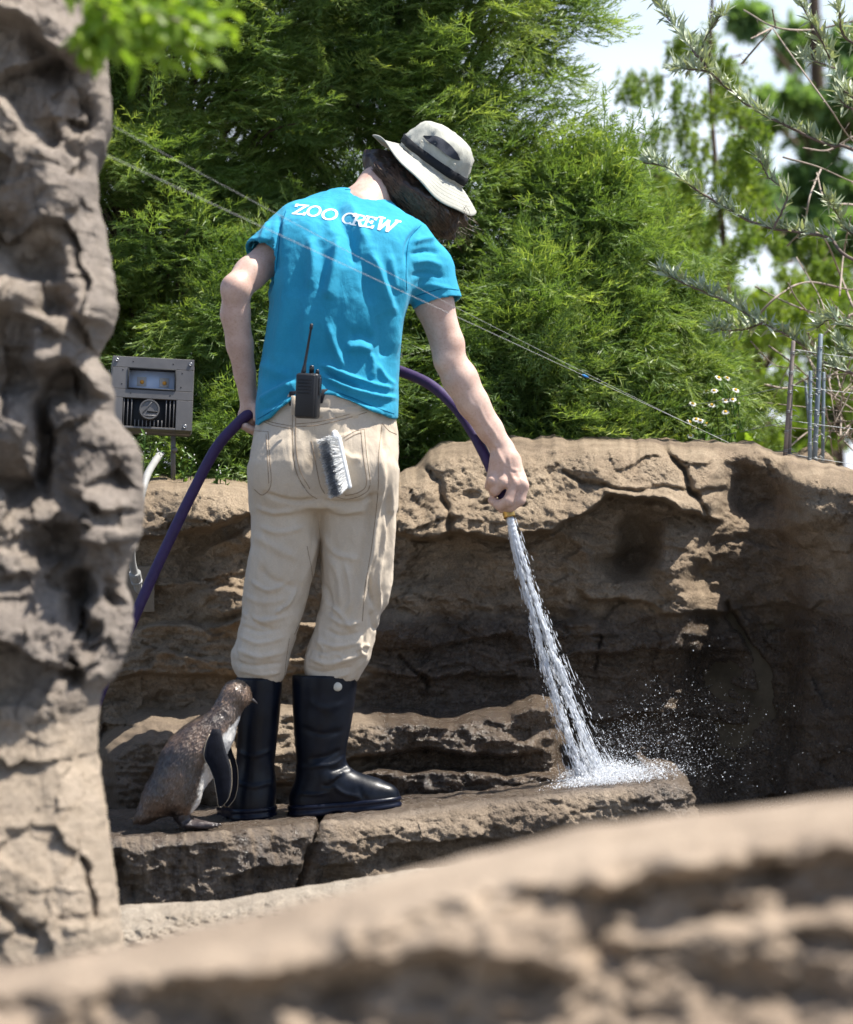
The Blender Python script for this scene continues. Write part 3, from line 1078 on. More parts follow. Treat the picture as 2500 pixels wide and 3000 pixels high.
# ---- blurred rock close to the camera
u = np.arange(-500, 3000, 14.0)
top = polyline(u, [(-500, 2900), (0, 2838), (150, 2815), (330, 2780), (600, 2722), (900, 2650), (1200, 2560), (1500, 2485), (1750, 2430), (2000, 2395), (2200, 2375), (2500, 2340), (3000, 2290)])
top = top + 10 * noise(np.stack([u / 120, u * 0, u * 0], -1), 21)
ff = [
    ('step', [(1700, 2640), (1850, 2600), (2000, 2560), (2250, 2520), (2560, 2500), (3000, 2470)], 0.08, 70, 300),
    ('step', [(1750, 2740), (2000, 2720), (2300, 2690), (2700, 2650)], -0.06, 60, 200),
    ('step', [(1000, 2780), (1200, 2690), (1500, 2600), (1700, 2600)], 0.04, 60, 300),
    ('step', [(-400, 2960), (300, 2900), (900, 2850), (1300, 2800), (1700, 2850)], 0.06, 70, 300),
    ('blob', 2150, 2900, 260, 100, -0.04, 2), ('blob', 1450, 2800, 200, 120, 0.05, 2), ('blob', 700, 2860, 300, 70, 0.05, 2),
    ('blob', 1850, 2800, 160, 60, -0.03, 2), ('blob', 2420, 2760, 160, 50, -0.03, 2),
]
slope_rock("near_rock", "", u, top, 130, 1100, -4.95, -5.35, M['front'], ff, (0.026, 0.006, 0.003), 91, crest=0.5, res_pow=1.2, rnd=160.0, rr=0.22)
tag(bpy.data.objects["near_rock"], "out of focus tan rock sloping across the foreground", "rock")

# ================================================================== PLANTS
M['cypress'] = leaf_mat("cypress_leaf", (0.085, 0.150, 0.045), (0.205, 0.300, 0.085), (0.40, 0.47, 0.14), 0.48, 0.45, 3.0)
M['larch'] = leaf_mat("larch_leaf", (0.10, 0.17, 0.025), (0.19, 0.28, 0.04), (0.30, 0.38, 0.06), 0.5, 0.5, 2.0)
M['pine'] = leaf_mat("pine_leaf", (0.13, 0.23, 0.11), (0.20, 0.32, 0.14), (0.29, 0.40, 0.18), 0.55, 0.5, 1.0)
M['silver'] = leaf_mat("silver_leaf", (0.22, 0.27, 0.17), (0.36, 0.41, 0.29), (0.54, 0.58, 0.46), 0.25, 0.4, 9.0, 0.6)
M['fresh'] = leaf_mat("fresh_leaf", (0.13, 0.23, 0.03), (0.23, 0.35, 0.045), (0.36, 0.48, 0.09), 0.55, 0.4, 6.0)
M['weed'] = leaf_mat("weed_leaf", (0.05, 0.12, 0.02), (0.10, 0.19, 0.03), (0.17, 0.27, 0.06), 0.4, 0.4, 12.0)
M['bark'] = plain("brown_bark", (0.10, 0.07, 0.05), 0.9, 0.2, var=0.4, scale=40, bump=0.6, bscale=120)
M['twig'] = plain("grey_twig", (0.16, 0.12, 0.10), 0.8, 0.3, var=0.4, scale=30, bump=0.4, bscale=150)
M['bare'] = plain("bare_twig", (0.33, 0.27, 0.22), 0.8, 0.3, var=0.35, scale=30)
M['petal'] = plain("white_petal", (0.75, 0.75, 0.72), 0.6, 0.2, var=0.1)
M['pollen'] = plain("yellow_centre", (0.60, 0.36, 0.03), 0.8, 0.2, var=0.2)


def unit(v):
    return v / (np.linalg.norm(v, axis=-1, keepdims=True) + 1e-12)


def basis(d, up):
    d = unit(d)
    s = unit(np.cross(up, d))
    return np.stack([d, s, np.cross(d, s)], -1)      # columns: forward, side, up


def blades(base, tip, w, side):
    """thin triangles from base to tip"""
    a = base - side * w[:, None]
    b = base + side * w[:, None]
    V = np.stack([a, b, tip], 1).reshape(-1, 3)
    F = np.arange(len(V)).reshape(-1, 3)
    return V, F


def spray_template(seed, n=5, length=1.0, spread=0.75):
    """flat feathery spray of cord-like branchlets along +x; unit length"""
    r = np.random.default_rng(seed)
    B, T, W = [], [], []

    def droop(x):
        return -0.16 * x * x

    for s0, s1 in ((0, 0.4), (0.35, 0.75), (0.7, 1.02)):
        B.append((s0, 0, droop(s0)))
        T.append((s1, r.normal(0, 0.015), droop(s1)))
        W.append(0.016 * (1.1 - s0))
    for i in range(n):
        for sd in (-1, 1):
            x = 0.10 + 0.80 * (i + 0.5 * (sd > 0)) / n + r.normal(0, 0.02)
            L = (0.40 * (1 - x) ** 0.7 + 0.11) * r.uniform(0.75, 1.2)
            an = spread * r.uniform(0.75, 1.15)
            dx, dy, dz = math.cos(an), sd * math.sin(an), r.normal(0.02, 0.14)
            b = np.array([x, 0, droop(x)])
            d = np.array([dx, dy, dz])
            B.append(b)
            T.append(b + d * L + [0.05 * L, 0, -0.10 * L])
            W.append(0.0090)
            m = 2 + int(L > 0.18) + int(L > 0.32)
            for j in range(m):
                for s2 in (-1, 1):
                    t = 0.22 + 0.62 * j / m + r.uniform(0, 0.1)
                    an2 = an * sd + s2 * r.uniform(0.45, 0.75)
                    l2 = L * (0.34 - 0.2 * t) * r.uniform(0.7, 1.4) + 0.035
                    b2 = b + d * L * t
                    B.append(b2)
                    T.append(b2 + np.array([math.cos(an2), math.sin(an2), r.normal(0, 0.25)]) * l2)
                    W.append(0.0125)
    return np.array(B, float), np.array(T, float), np.array(W)


SPRAYS = [spray_template(100 + i, 4, spread=0.55 + 0.12 * i) for i in range(4)]


def place_sprays(pos, fwd, up, size, val, r):
    """many sprays -> one triangle soup"""
    R = basis(fwd, up)
    Vs, Fs, As, n = [], [], [], 0
    pick = r.integers(0, len(SPRAYS), len(pos))
    for k, (B, T, W) in enumerate(SPRAYS):
        ids = np.nonzero(pick == k)[0]
        if not len(ids):
            continue
        b = pos[ids, None] + np.einsum('nij,mj->nmi', R[ids], B) * size[ids, None, None]
        t = pos[ids, None] + np.einsum('nij,mj->nmi', R[ids], T) * size[ids, None, None]
        d = unit(t - b)
        rnd = r.normal(size=d.shape)
        side = unit(np.cross(d, R[ids][:, None, :, 2] + 0.9 * rnd))
        w = W[None, :, None] * size[ids, None, None] * 0.85
        V = np.stack([b - side * w, b + side * w, t], 2).reshape(-1, 3)
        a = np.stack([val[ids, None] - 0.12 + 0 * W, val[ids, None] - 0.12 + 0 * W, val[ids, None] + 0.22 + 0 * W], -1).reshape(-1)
        Vs.append(V)
        Fs.append(np.arange(len(V)).reshape(-1, 3) + n)
        As.append(a)
        n += len(V)
    return np.concatenate(Vs), np.concatenate(Fs), np.clip(np.concatenate(As), 0, 1)


def cypress(label, base, height, rx, ry, n_plumes, per, seed, size=(0.145, 0.255), z0=0.06, front=0.86, lean=(0, 0), profile=None, bright=0.0):
    """shrub of arching plumes; base point on the soil, crown radii rx, ry"""
    r = np.random.default_rng(seed)
    base = np.asarray(base, float)
    root = thing("cypress_shrub", base, label, "shrub", "feathery cypress shrubs behind the wall")
    mb = MB()
    nst = 3
    tops = []
    for s in range(nst):
        an = r.uniform(0, 2 * math.pi)
        tp = base + [lean[0] * height + 0.35 * rx * math.cos(an), lean[1] * height + 0.3 * ry * math.sin(an), height * r.uniform(0.7, 0.95)]
        path = catmull([base + [0.1 * math.cos(an), 0.1 * math.sin(an), -0.1], base * 0.5 + tp * 0.5 + r.normal(0, 0.05, 3), tp], 12)
        add_tube(mb, path, np.linspace(0.024, 0.004, 12), 6)
    pos, fwd, up, size_, val = [], [], [], [], []
    for i in range(n_plumes):
        t = z0 + (1 - z0) * ((i + r.uniform(0, 1)) / n_plumes)            # height fraction
        if r.uniform() < front:
            an = math.pi + math.acos(r.uniform(-1, 1))                     # towards the camera, evenly across
        else:
            an = r.uniform(0, 2 * math.pi)
        pr = np.interp(t, [0, 0.25, 0.55, 0.8, 1.0], [0.95, 1.0, 0.9, 0.62, 0.12]) if profile is None else np.interp(t, *profile)
        rr = pr * r.uniform(0.30, 1.08) ** 0.6
        end = base + np.array([lean[0] * height * t + math.cos(an) * rx * rr, lean[1] * height * t + math.sin(an) * ry * rr, height * t])
        inner = base + np.array([lean[0] * height * t * 0.7 + math.cos(an) * rx * rr * 0.25, lean[1] * height * t + math.sin(an) * ry * rr * 0.25, height * t - 0.30 * rr * rx - 0.12])
        mid = inner * 0.45 + end * 0.55 + np.array([0, 0, 0.10 + 0.06 * r.uniform()])
        path = catmull([inner, mid, end], 14)
        add_tube(mb, path[::2], np.linspace(0.009, 0.002, 7), 3)
        s = r.uniform(0.25, 1.0, per) ** 0.75
        ii = np.clip((s * 13).astype(int), 0, 12)
        c = path[ii] + r.normal(0, 0.045, (per, 3)) * np.array([1, 1, 0.7])
        tg = unit(path[ii + 1] - path[ii])
        f = tg + r.normal(0, 0.42, (per, 3)) + np.array([0, -0.10, 0.06])
        pos.append(c)
        fwd.append(f)
        up.append(np.array([0, -0.25, 1.0]) + r.normal(0, 0.35, (per, 3)))
        size_.append(r.uniform(*size, per) * (0.75 + 0.35 * (1 - s)))
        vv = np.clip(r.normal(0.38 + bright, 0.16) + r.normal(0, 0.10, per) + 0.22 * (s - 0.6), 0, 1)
        val.append(vv)
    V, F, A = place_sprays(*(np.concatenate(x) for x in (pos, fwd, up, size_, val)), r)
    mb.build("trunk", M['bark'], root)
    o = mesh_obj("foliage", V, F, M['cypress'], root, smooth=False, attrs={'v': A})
    o["kind"] = "stuff"
    return root


BED = 0.62
cypress("tall cypress shrub at left, above the floodlight and beside the grey boulder", [-0.78, 2.15, BED], 2.55, 0.85, 0.75, 215, 32, 1, bright=0.10)
cypress("tallest cypress shrub, rising straight behind the keeper's hat", [-0.03, 2.25, BED], 2.65, 0.66, 0.7, 225, 32, 2, bright=0.06,
        profile=([0, 0.3, 0.6, 0.85, 1.0], [1.0, 1.0, 0.92, 0.8, 0.3]))
cypress("lower rounded cypress shrub at right, between the hat and the fence stakes", [0.47, 1.85, BED], 1.0, 0.42, 0.45, 105, 36, 3, bright=0.05)
cypress("small dark cypress shrub low behind the keeper's left elbow", [-0.45, 1.55, BED], 0.75, 0.5, 0.40, 40, 32, 4, bright=-0.02)
cypress("small cypress shrub low behind the keeper's spraying arm", [0.30, 1.58, BED], 0.70, 0.45, 0.36, 40, 32, 5, bright=0.0)

cypress("cypress shrub further back on the left, filling the gaps behind the nearer one", [-0.80, 3.3, BED], 2.9, 0.95, 0.6, 120, 26, 6, size=(0.20, 0.32), bright=0.05, z0=0.2,
        profile=([0, 0.3, 0.6, 0.85, 1.0], [1.0, 1.0, 1.0, 0.85, 0.4]))


def leaf_cards(c, d, n, L, W, seed=0):
    """pointed folded leaves: base c, direction d, normal n"""
    d, n = unit(d), unit(n)
    s = unit(np.cross(n, d))
    n = np.cross(d, s)
    L, W = L[:, None], W[:, None]
    v0 = c
    v1 = c + d * L * 0.45 + s * W + n * W * 0.35
    v2 = c + d * L * 0.5
    v3 = c + d * L * 0.45 - s * W + n * W * 0.35
    v4 = c + d * L - n * L * 0.10
    V = np.stack([v0, v1, v2, v3, v4], 1).reshape(-1, 3)
    k = np.arange(len(c))[:, None] * 5
    F = np.concatenate([k + [0, 2, 1], k + [1, 2, 4], k + [0, 3, 2], k + [3, 4, 2]])
    return V, F


def leafy_tree(name, label, cat, base, trunk_pts, r0, clumps, n_leaf, leaf, spread, mat, seed, group=None, droop=0.0, bright=0.0, trunkmat='bark', limb_from=None, strand=False):
    """trunk + limbs to each clump centre + leaf cards through the clumps (x, y, z, radius)"""
    r = np.random.default_rng(seed)
    root = thing(name, base, label, cat, group)
    mb = MB()
    tr = catmull(trunk_pts, 20)
    add_tube(mb, tr, np.linspace(r0, r0 * 0.25, 20), 7)
    C, D, N, L, W, A = [], [], [], [], [], []
    clumps = np.asarray(clumps, float)
    wsum = (clumps[:, 3] ** 2).sum()
    for cx, cy, cz, cr in clumps:
        c = np.array([cx, cy, cz])
        j = np.argmin(np.linalg.norm(tr - (c - [0, 0, 0.5 * cr]), axis=1))
        st = tr[max(j - 2, 0)]
        if strand:
            st = c + np.array([r.normal(0, 0.05), 0.05, 0.6 * cr])
        path = catmull([st, (st + c) / 2 + r.normal(0, 0.12 * cr, 3) + [0, 0, 0.1 * cr], c], 8)
        add_tube(mb, path, np.linspace(r0 * 0.3, r0 * 0.06, 8), 4)
        n = max(8, int(n_leaf * cr ** 2 / wsum))
        m = max(3, n // 14)                        # twigs inside the clump
        tc = c + r.normal(0, cr * 0.48, (m, 3)) * spread
        td = unit(tc - c + r.normal(0, 0.3, (m, 3)) * cr + np.array([0, 0, -droop * cr]))
        k = r.integers(0, m, n)
        s = r.uniform(-0.5, 0.5, n)
        cc = tc[k] + td[k] * (s * cr * 0.7)[:, None] + r.normal(0, 0.03 * cr, (n, 3)) + np.array([0, 0, -droop * 0.4]) * (s * cr)[:, None]
        if strand:            # pendulous strings of small leaves
            m = max(4, n // 34)
            tc = c + r.normal(0, cr * 0.55, (m, 3)) * np.array([1, 1, 0.8]) + np.array([0, 0, 0.3 * cr])
            td = unit(r.normal(0, 0.22, (m, 3)) + np.array([-0.12, 0, -1]))
            ln_ = r.uniform(0.9, 2.5, m) * cr
            k = r.integers(0, m, n)
            s = r.uniform(0, 1, n)
            cc = tc[k] + td[k] * (s * ln_[k])[:, None] + np.array([0.10, 0, 0.10]) * ((1 - s) ** 2 * cr)[:, None] + r.normal(0, 0.004, (n, 3))
        C.append(cc)
        D.append((td[k] * 0.6 + r.normal(0, 0.7, (n, 3))) if strand else td[k] + r.normal(0, 0.55, (n, 3)) + np.array([0, 0, -droop]))
        N.append(np.array([0, -0.2, 1]) + r.normal(0, 0.5, (n, 3)))
        L.append(r.uniform(*leaf, n))
        W.append(L[-1] * r.uniform(0.16, 0.24, n))
        A.append(np.clip(r.normal(0.4 + bright, 0.15) + r.normal(0, 0.15, n), 0, 1))
    V, F = leaf_cards(*(np.concatenate(x) for x in (C, D, N, L, W)))
    mb.build("trunk", M[trunkmat], root)
    o = mesh_obj("foliage", V, F, mat, root, smooth=False, attrs={'v': np.repeat(np.concatenate(A), 5)})
    o["kind"] = "stuff"
    return root


def px_clumps(rows, y, jitter=0.4, seed=0):
    r = np.random.default_rng(seed)
    out = []
    for px, py, rp in rows:
        yy = y + r.uniform(-jitter, jitter)
        p = P(px, py, yy)
        out.append((*p, rp * K * (8 + yy)))
    return out


# feathery drooping larch in the middle distance
r = np.random.default_rng(77)
rows = []
for px, y0, y1, wd in ((1930, 120, 560, 40), (2010, 60, 760, 70), (2080, 0, 900, 80), (2140, 120, 1100, 80), (2200, 300, 1250, 80), (2040, 620, 1230, 90), (1960, 660, 1000, 60), (2290, 560, 1250, 80),
                       (2380, 700, 1240, 80), (2470, 760, 1200, 80), (2110, 950, 1280, 90), (1880, 180, 420, 34), (1850, 380, 620, 24)):
    for t in np.linspace(0, 1, max(3, int((y1 - y0) / 42))):
        if r.uniform() < 0.62:
            rows.append((px + r.normal(0, wd * 0.55), y0 + (y1 - y0) * t + r.normal(0, 20), r.uniform(24, 46)))
cl = px_clumps(rows, 6.3, 0.9, 5)
bx = P(2170, 0, 6.3)[0]
leafy_tree("larch_tree", "feathery yellow-green drooping larch beyond the fence stakes", "tree", [bx, 6.3, BED - 0.1],
           [[bx, 6.3, BED - 0.1], [bx - 0.05, 6.3, 1.6], [bx - 0.12, 6.4, 2.6], [bx - 0.05, 6.4, 3.6]], 0.018, cl, 48000, (0.014, 0.032), np.array([0.8, 0.8, 1.3]), M['larch'], 41, droop=0.9, bright=0.12, strand=True)

# far pines, soft in the picture
rows = [(2190, 60, 60), (2260, 150, 60), (2330, 130, 55), (2420, 60, 60), (2480, 140, 60), (2300, 20, 45), (2250, 340, 70), (2330, 300, 60), (2400, 380, 70), (2210, 420, 60), (2480, 330, 70), (2300, 470, 70),
        (2400, 520, 80), (2480, 560, 80), (2220, 560, 70), (2340, 620, 80), (2450, 700, 90), (2280, 680, 60), (2330, 300, 50), (2240, 240, 40), (2520, 250, 60), (2560, 420, 70), (2560, 600, 80)]
rows = [(a, b, c_ * 0.72) for k_, (a, b, c_) in enumerate(rows) if k_ % 2 == 0 or b > 520]
cl = px_clumps(rows, 22, 1.5, 8)
bx = P(2420, 0, 22)[0]
leafy_tree("pine_tree", "tall dark pine far off at the top right, out of focus", "tree", [bx, 22, 0.5],
           [[bx, 22, 0.3], [bx, 22, 3], [bx - 0.1, 22, 5], [bx - 0.1, 22, 6.2]], 0.12, cl, 12000, (0.10, 0.2), np.ones(3), M['pine'], 42, bright=0.1)
rows = [(1880, 620, 45), (1930, 560, 50), (1990, 640, 55), (1860, 700, 50), (1940, 720, 60), (2030, 740, 60), (1900, 800, 60), (1990, 850, 60), (2060, 860, 60), (1930, 900, 55), (2100, 960, 60), (2000, 980, 60), (1850, 640, 36)]
cl = px_clumps(rows, 16, 1.0, 9)
bx = P(1990, 0, 16)[0]
leafy_tree("young_pine", "smaller dark pine behind the larch, left of the fence stakes", "tree", [bx, 16, 0.5],
           [[bx, 16, 0.4], [bx, 16, 1.4], [bx - 0.1, 16, 2.4], [bx - 0.1, 16, 3.0]], 0.09, cl, 8000, (0.07, 0.15), np.ones(3), M['pine'], 43)
# bright thickets that close the view low down
for k, (x0, x1, y0, y1, yy, lab, sd) in enumerate([(2080, 2340, 860, 1330, 11.0, "bright yellow-green thicket behind the fence stakes", 44),
                                                  (2320, 2560, 820, 1330, 12.5, "bright yellow-green thicket at the right edge, beyond the bare twigs", 45),
                                                  (1800, 2100, 980, 1330, 10.0, "green thicket just behind the white daisies", 46)]):
    rr_ = np.random.default_rng(sd)
    rows = [(rr_.uniform(x0, x1), rr_.uniform(y0, y1), rr_.uniform(45, 75)) for _ in range(26)]
    cl = px_clumps(rows, yy, 0.8, sd)
    bx = P((x0 + x1) / 2, 0, yy)[0]
    leafy_tree("thicket", lab, "bush", [bx, yy, BED - 0.1], [[bx, yy, BED - 0.2], [bx + 0.05, yy, 1.0], [bx, yy, 1.5]], 0.04, cl, 9000, (0.04, 0.09), np.ones(3), M['larch'], sd, bright=0.12)

# leafy branch hanging in at the top left, close to the camera
r = np.random.default_rng(9)
yb = -3.3
root = thing("leafy_branch", P(300, -60, yb), "bright green leafy branch hanging in at the top left beside the boulder", "branch")
mb = MB()
C, D, N, L, W, A = [], [], [], [], [], []
for pts in ([(120, -120), (300, 20), (420, 70), (560, 150)], [(300, 20), (400, 20), (520, 60), (640, 90)], [(300, 20), (330, 90), (390, 160)], [(380, -80), (480, 0), (600, 60)], [(250, -60), (300, 60), (280, 130)]):
    path = catmull([P(a, b, yb + r.uniform(-0.1, 0.1)) for a, b in pts], 24)
    add_tube(mb, path, np.linspace(0.005, 0.0015, 24), 5)
    for i in range(3, 24):
        for _ in range(5):
            C.append(path[i] + r.normal(0, 0.012, 3))
            D.append(unit(path[min(i + 1, 23)] - path[i - 1]) + r.normal(0, 0.6, 3))
            N.append(np.array([0, -0.3, 1]) + r.normal(0, 0.4, 3))
            L.append(r.uniform(0.025, 0.05))
            W.append(L[-1] * 0.22)
            A.append(np.clip(r.normal(0.5, 0.22), 0, 1))
V, F = leaf_cards(np.array(C), np.array(D), np.array(N), np.array(L), np.array(W))
mb.build("twig", M['twig'], root)
o = mesh_obj("leaves", V, F, M['fresh'], root, smooth=False, attrs={'v': np.repeat(np.array(A), 5)})
o["kind"] = "stuff"

# ---- sea buckthorn with silvery narrow leaves reaching in from the right
r = np.random.default_rng(21)
yb = 1.25
tb = P(2760, 1300, yb)
root = thing("buckthorn_shrub", [tb[0], yb, BED], "thorny shrub with narrow silvery leaves reaching in from the right", "shrub")
wood, leaves = MB(), []


def z7(x, y):
    return 1600 + x / 1.5, y / 1.5


branches = [
    ([(1800, 900), (1350, 660), (1250, 640), (1050, 550), (900, 470), (800, 390), (720, 322), (640, 305), (545, 300)], 1.0, 1.0),
    ([(720, 322), (680, 260), (650, 230), (560, 110), (470, -10)], 0.7, 1.0),
    ([(700, 300), (690, 200), (750, 90), (790, 60)], 0.4, 1.0),
    ([(1850, 1350), (1350, 1140), (1250, 1050), (1120, 1022), (1000, 1005), (870, 960), (750, 890), (640, 820), (540, 740), (430, 712)], 1.0, 1.0),
    ([(1000, 1005), (1060, 860), (980, 780), (930, 690)], 0.5, 0.8),
    ([(1900, 1700), (1350, 1640), (1180, 1560), (1090, 1490), (950, 1420), (800, 1330), (640, 1260), (490, 1190)], 0.9, 1.0),
    ([(950, 1420), (860, 1450), (740, 1450)], 0.5, 1.1),
    ([(1750, 620), (1350, 430), (1270, 300), (1200, 160), (1100, -20)], 0.9, 0.9),
    ([(1750, 300), (1350, 190), (1290, 60), (1280, -40)], 0.9, 1.0),
    ([(1270, 300), (1180, 270), (1120, 250)], 0.4, 1.0),
    ([(1350, 480), (1300, 450), (1290, 380)], 0.5, 1.3),
    ([(1800, 1250), (1350, 1030), (1290, 960), (1240, 880)], 0.5, 1.0),
    ([(1850, 1560), (1350, 1440), (1260, 1400), (1190, 1440)], 0.6, 1.2),
    ([(1800, 1620), (1350, 1560), (1290, 1500)], 0.6, 1.3),
]
for pts, rad, dens in branches:
    pp = [z7(*p) for p in pts]
    ctrl = [P(a, b, yb + r.uniform(-0.07, 0.07)) for a, b in pp]
    if pts[0][0] > 1700:
        ctrl = [np.array([tb[0], yb, BED - 0.05]), np.array([tb[0] - 0.02, yb, ctrl[0][2] * 0.55 + BED * 0.45])] + ctrl
    path = catmull(ctrl, 90)
    path += 0.0025 * np.stack([noise(np.stack([np.arange(90) / 3.0, np.full(90, rad * 9 + k), np.zeros(90)], -1), k) for k in range(3)], -1)
    add_tube(wood, path, np.linspace(0.0055, 0.0018, 90) * rad + 0.0005, 5)
    ln = np.linalg.norm(np.diff(path, axis=0), axis=1)
    start = 30 if pts[0][0] > 1700 else 6
    for i in range(start, 89):
        nleaf = r.poisson(2.7 * dens * ln[i] / 0.006 * (0.45 + 0.75 * (i / 89)))
        tg = unit(path[i + 1] - path[i])
        # leaves stand on small tufts above the branch
        tuft = r.uniform() < 0.5
        for _ in range(nleaf):
            d = tg * r.uniform(0.1, 1.0) + np.array([0, 0, 0.75 if tuft else 0.25]) + r.normal(0, 0.42, 3)
            leaves.append((path[i] + tg * r.uniform(0, 0.006), d, np.array([0.1, -0.5, 0.8]) + r.normal(0, 0.5, 3), r.uniform(0.032, 0.056) * (1.15 if tuft else 0.9), np.clip(r.normal(0.5, 0.22), 0, 1)))
        if r.uniform() < 0.12:
            th = unit(np.cross(tg, r.normal(size=3)))
            add_tube(wood, np.array([path[i], path[i] + th * r.uniform(0.01, 0.022)]), [0.0012, 0.0003], 3)
wood.build("branch", M['twig'], root)
# the largest leaves one by one, the rest as one mass
order = np.argsort([-l[3] * (1 if (l[0][0] < 1.16 and l[0][0] > 0.3) else 0.01) for l in leaves])
variants = []
for k in range(5):
    V, F = leaf_cards(np.zeros((1, 3)), np.array([[1.0, 0, 0]]), np.array([[0, 0, 1.0]]), np.array([1.0]), np.array([0.072 + 0.010 * k]))
    variants.append(make_mesh("leaf", V, F, M['silver'], False, {'v': np.full(len(V), 0.25 + 0.13 * k)}))
org = ORI[root]
for n_, j in enumerate(order[:300]):
    c, d, nn, L, a = leaves[j]
    Rm = basis(d[None], nn[None])[0] * L
    o = bpy.data.objects.new("leaf", variants[int(a * 4.99)])
    m4 = Matrix.Identity(4)
    for i in range(3):
        for k in range(3):
            m4[i][k] = float(Rm[i, k])
        m4[i][3] = float(c[i] - org[i])
    o.parent = root
    o.matrix_basis = m4
    COL.objects.link(o)
rest = [leaves[j] for j in order[300:]]
V, F = leaf_cards(np.array([l[0] for l in rest]), np.array([l[1] for l in rest]), np.array([l[2] for l in rest]), np.array([l[3] for l in rest]), np.array([l[3] * 0.09 for l in rest]))
o = mesh_obj("leaves", V, F, M['silver'], root, smooth=False, attrs={'v': np.repeat(np.array([l[4] for l in rest]), 5)})
o["kind"] = "stuff"

# ---- bare thorny shrub low at the right, tangled behind the stakes
r = np.random.default_rng(31)
yb = 1.75
bb = P(2600, 1330, yb)
root = thing("bare_shrub", [bb[0], yb, BED], "tangle of bare pale thorny twigs at the right, behind the fence stakes", "shrub")
mb = MB()
tw = [[(870, 45), (1010, 120), (1180, 130), (1350, 95), (1500, 120)], [(1010, 125), (995, 40)], [(1000, 120), (900, 170)], [(860, 280), (990, 130)], [(1000, 130), (1120, 300), (1250, 480), (1350, 620), (1500, 700)],
      [(1040, 690), (1200, 735), (1350, 800), (1500, 840)], [(1350, 600), (1240, 660), (1130, 650)], [(1210, 740), (1160, 860), (1130, 1000), (1060, 1080)], [(1350, 900), (1230, 880), (1190, 760)],
      [(900, 1420), (1020, 1300), (1150, 1240), (1350, 1275), (1500, 1270)], [(1100, 1130), (1200, 1300), (1240, 1420), (1300, 1600)], [(1350, 1385), (1280, 1420), (1250, 1450), (1100, 1560), (1000, 1750)],
      [(920, 1260), (1060, 1330), (1200, 1380), (1350, 1400)], [(1350, 1350), (1290, 1200), (1230, 1060), (1160, 1000)], [(980, 1520), (1090, 1600), (1200, 1700), (1350, 1800), (1500, 1900)],
      [(640, 1780), (840, 1760), (1060, 1780), (1350, 1810), (1500, 1800)], [(860, 1900), (960, 1870), (1080, 1880), (1350, 1900), (1500, 1880)], [(960, 1690), (1060, 1705), (1160, 1660), (1350, 1640)],
      [(1200, 1560), (1280, 1780), (1350, 1950)], [(1240, 1650), (1270, 1850), (1290, 1990)], [(1350, 1700), (1250, 1900), (1200, 2010)], [(1160, 1580), (1250, 1720), (1350, 1760)],
      [(1040, 1990), (1150, 1900), (1250, 1860), (1350, 1850)], [(1350, 1980), (1260, 1880), (1200, 1760)], [(900, 1500), (1000, 1600), (1100, 1620)], [(1290, 1300), (1310, 1100), (1340, 950)],
      [(1350, 1540), (1300, 1690), (1260, 1760)], [(1120, 1500), (1190, 1660), (1230, 1800), (1260, 2000)], [(600, 1880), (700, 1850), (830, 1790)]]
for _ in range(26):
    x0, y0 = r.uniform(1150, 1380), r.uniform(1350, 1950)
    an = r.uniform(-2.6, -0.2)
    L = r.uniform(60, 170)
    tw.append([(x0, y0), (x0 + L * 0.5 * math.cos(an) + r.normal(0, 12), y0 + L * 0.5 * math.sin(an)), (x0 + L * math.cos(an), y0 + L * math.sin(an))])
for pts in tw:
    path = catmull([P(*z7(*p), yb + r.uniform(-0.25, 0.25)) for p in pts], 6 * len(pts))
    w = r.uniform(0.0016, 0.0038)
    add_tube(mb, path, np.linspace(w, w * 0.7, len(path)), 4)
    for i in range(1, len(path) - 1, 2):
        if r.uniform() < 0.6:
            th = unit(np.cross(path[i + 1] - path[i], r.normal(size=3)))
            add_tube(mb, np.array([path[i], path[i] + th * r.uniform(0.012, 0.03)]), [w * 0.5, 0.0003], 3)
for a in (1500,):
    for yy in (120, 700, 840, 1270, 1800, 1900):
        p = P(*z7(a, yy), yb)
        path = catmull([[bb[0], yb, BED - 0.05], [bb[0] + 0.05, yb, (BED + p[2]) / 2], p], 14)
        add_tube(mb, path, np.linspace(0.009, 0.003, 14), 5)
mb.build("twigs", M['bare'], root)["kind"] = "stuff"

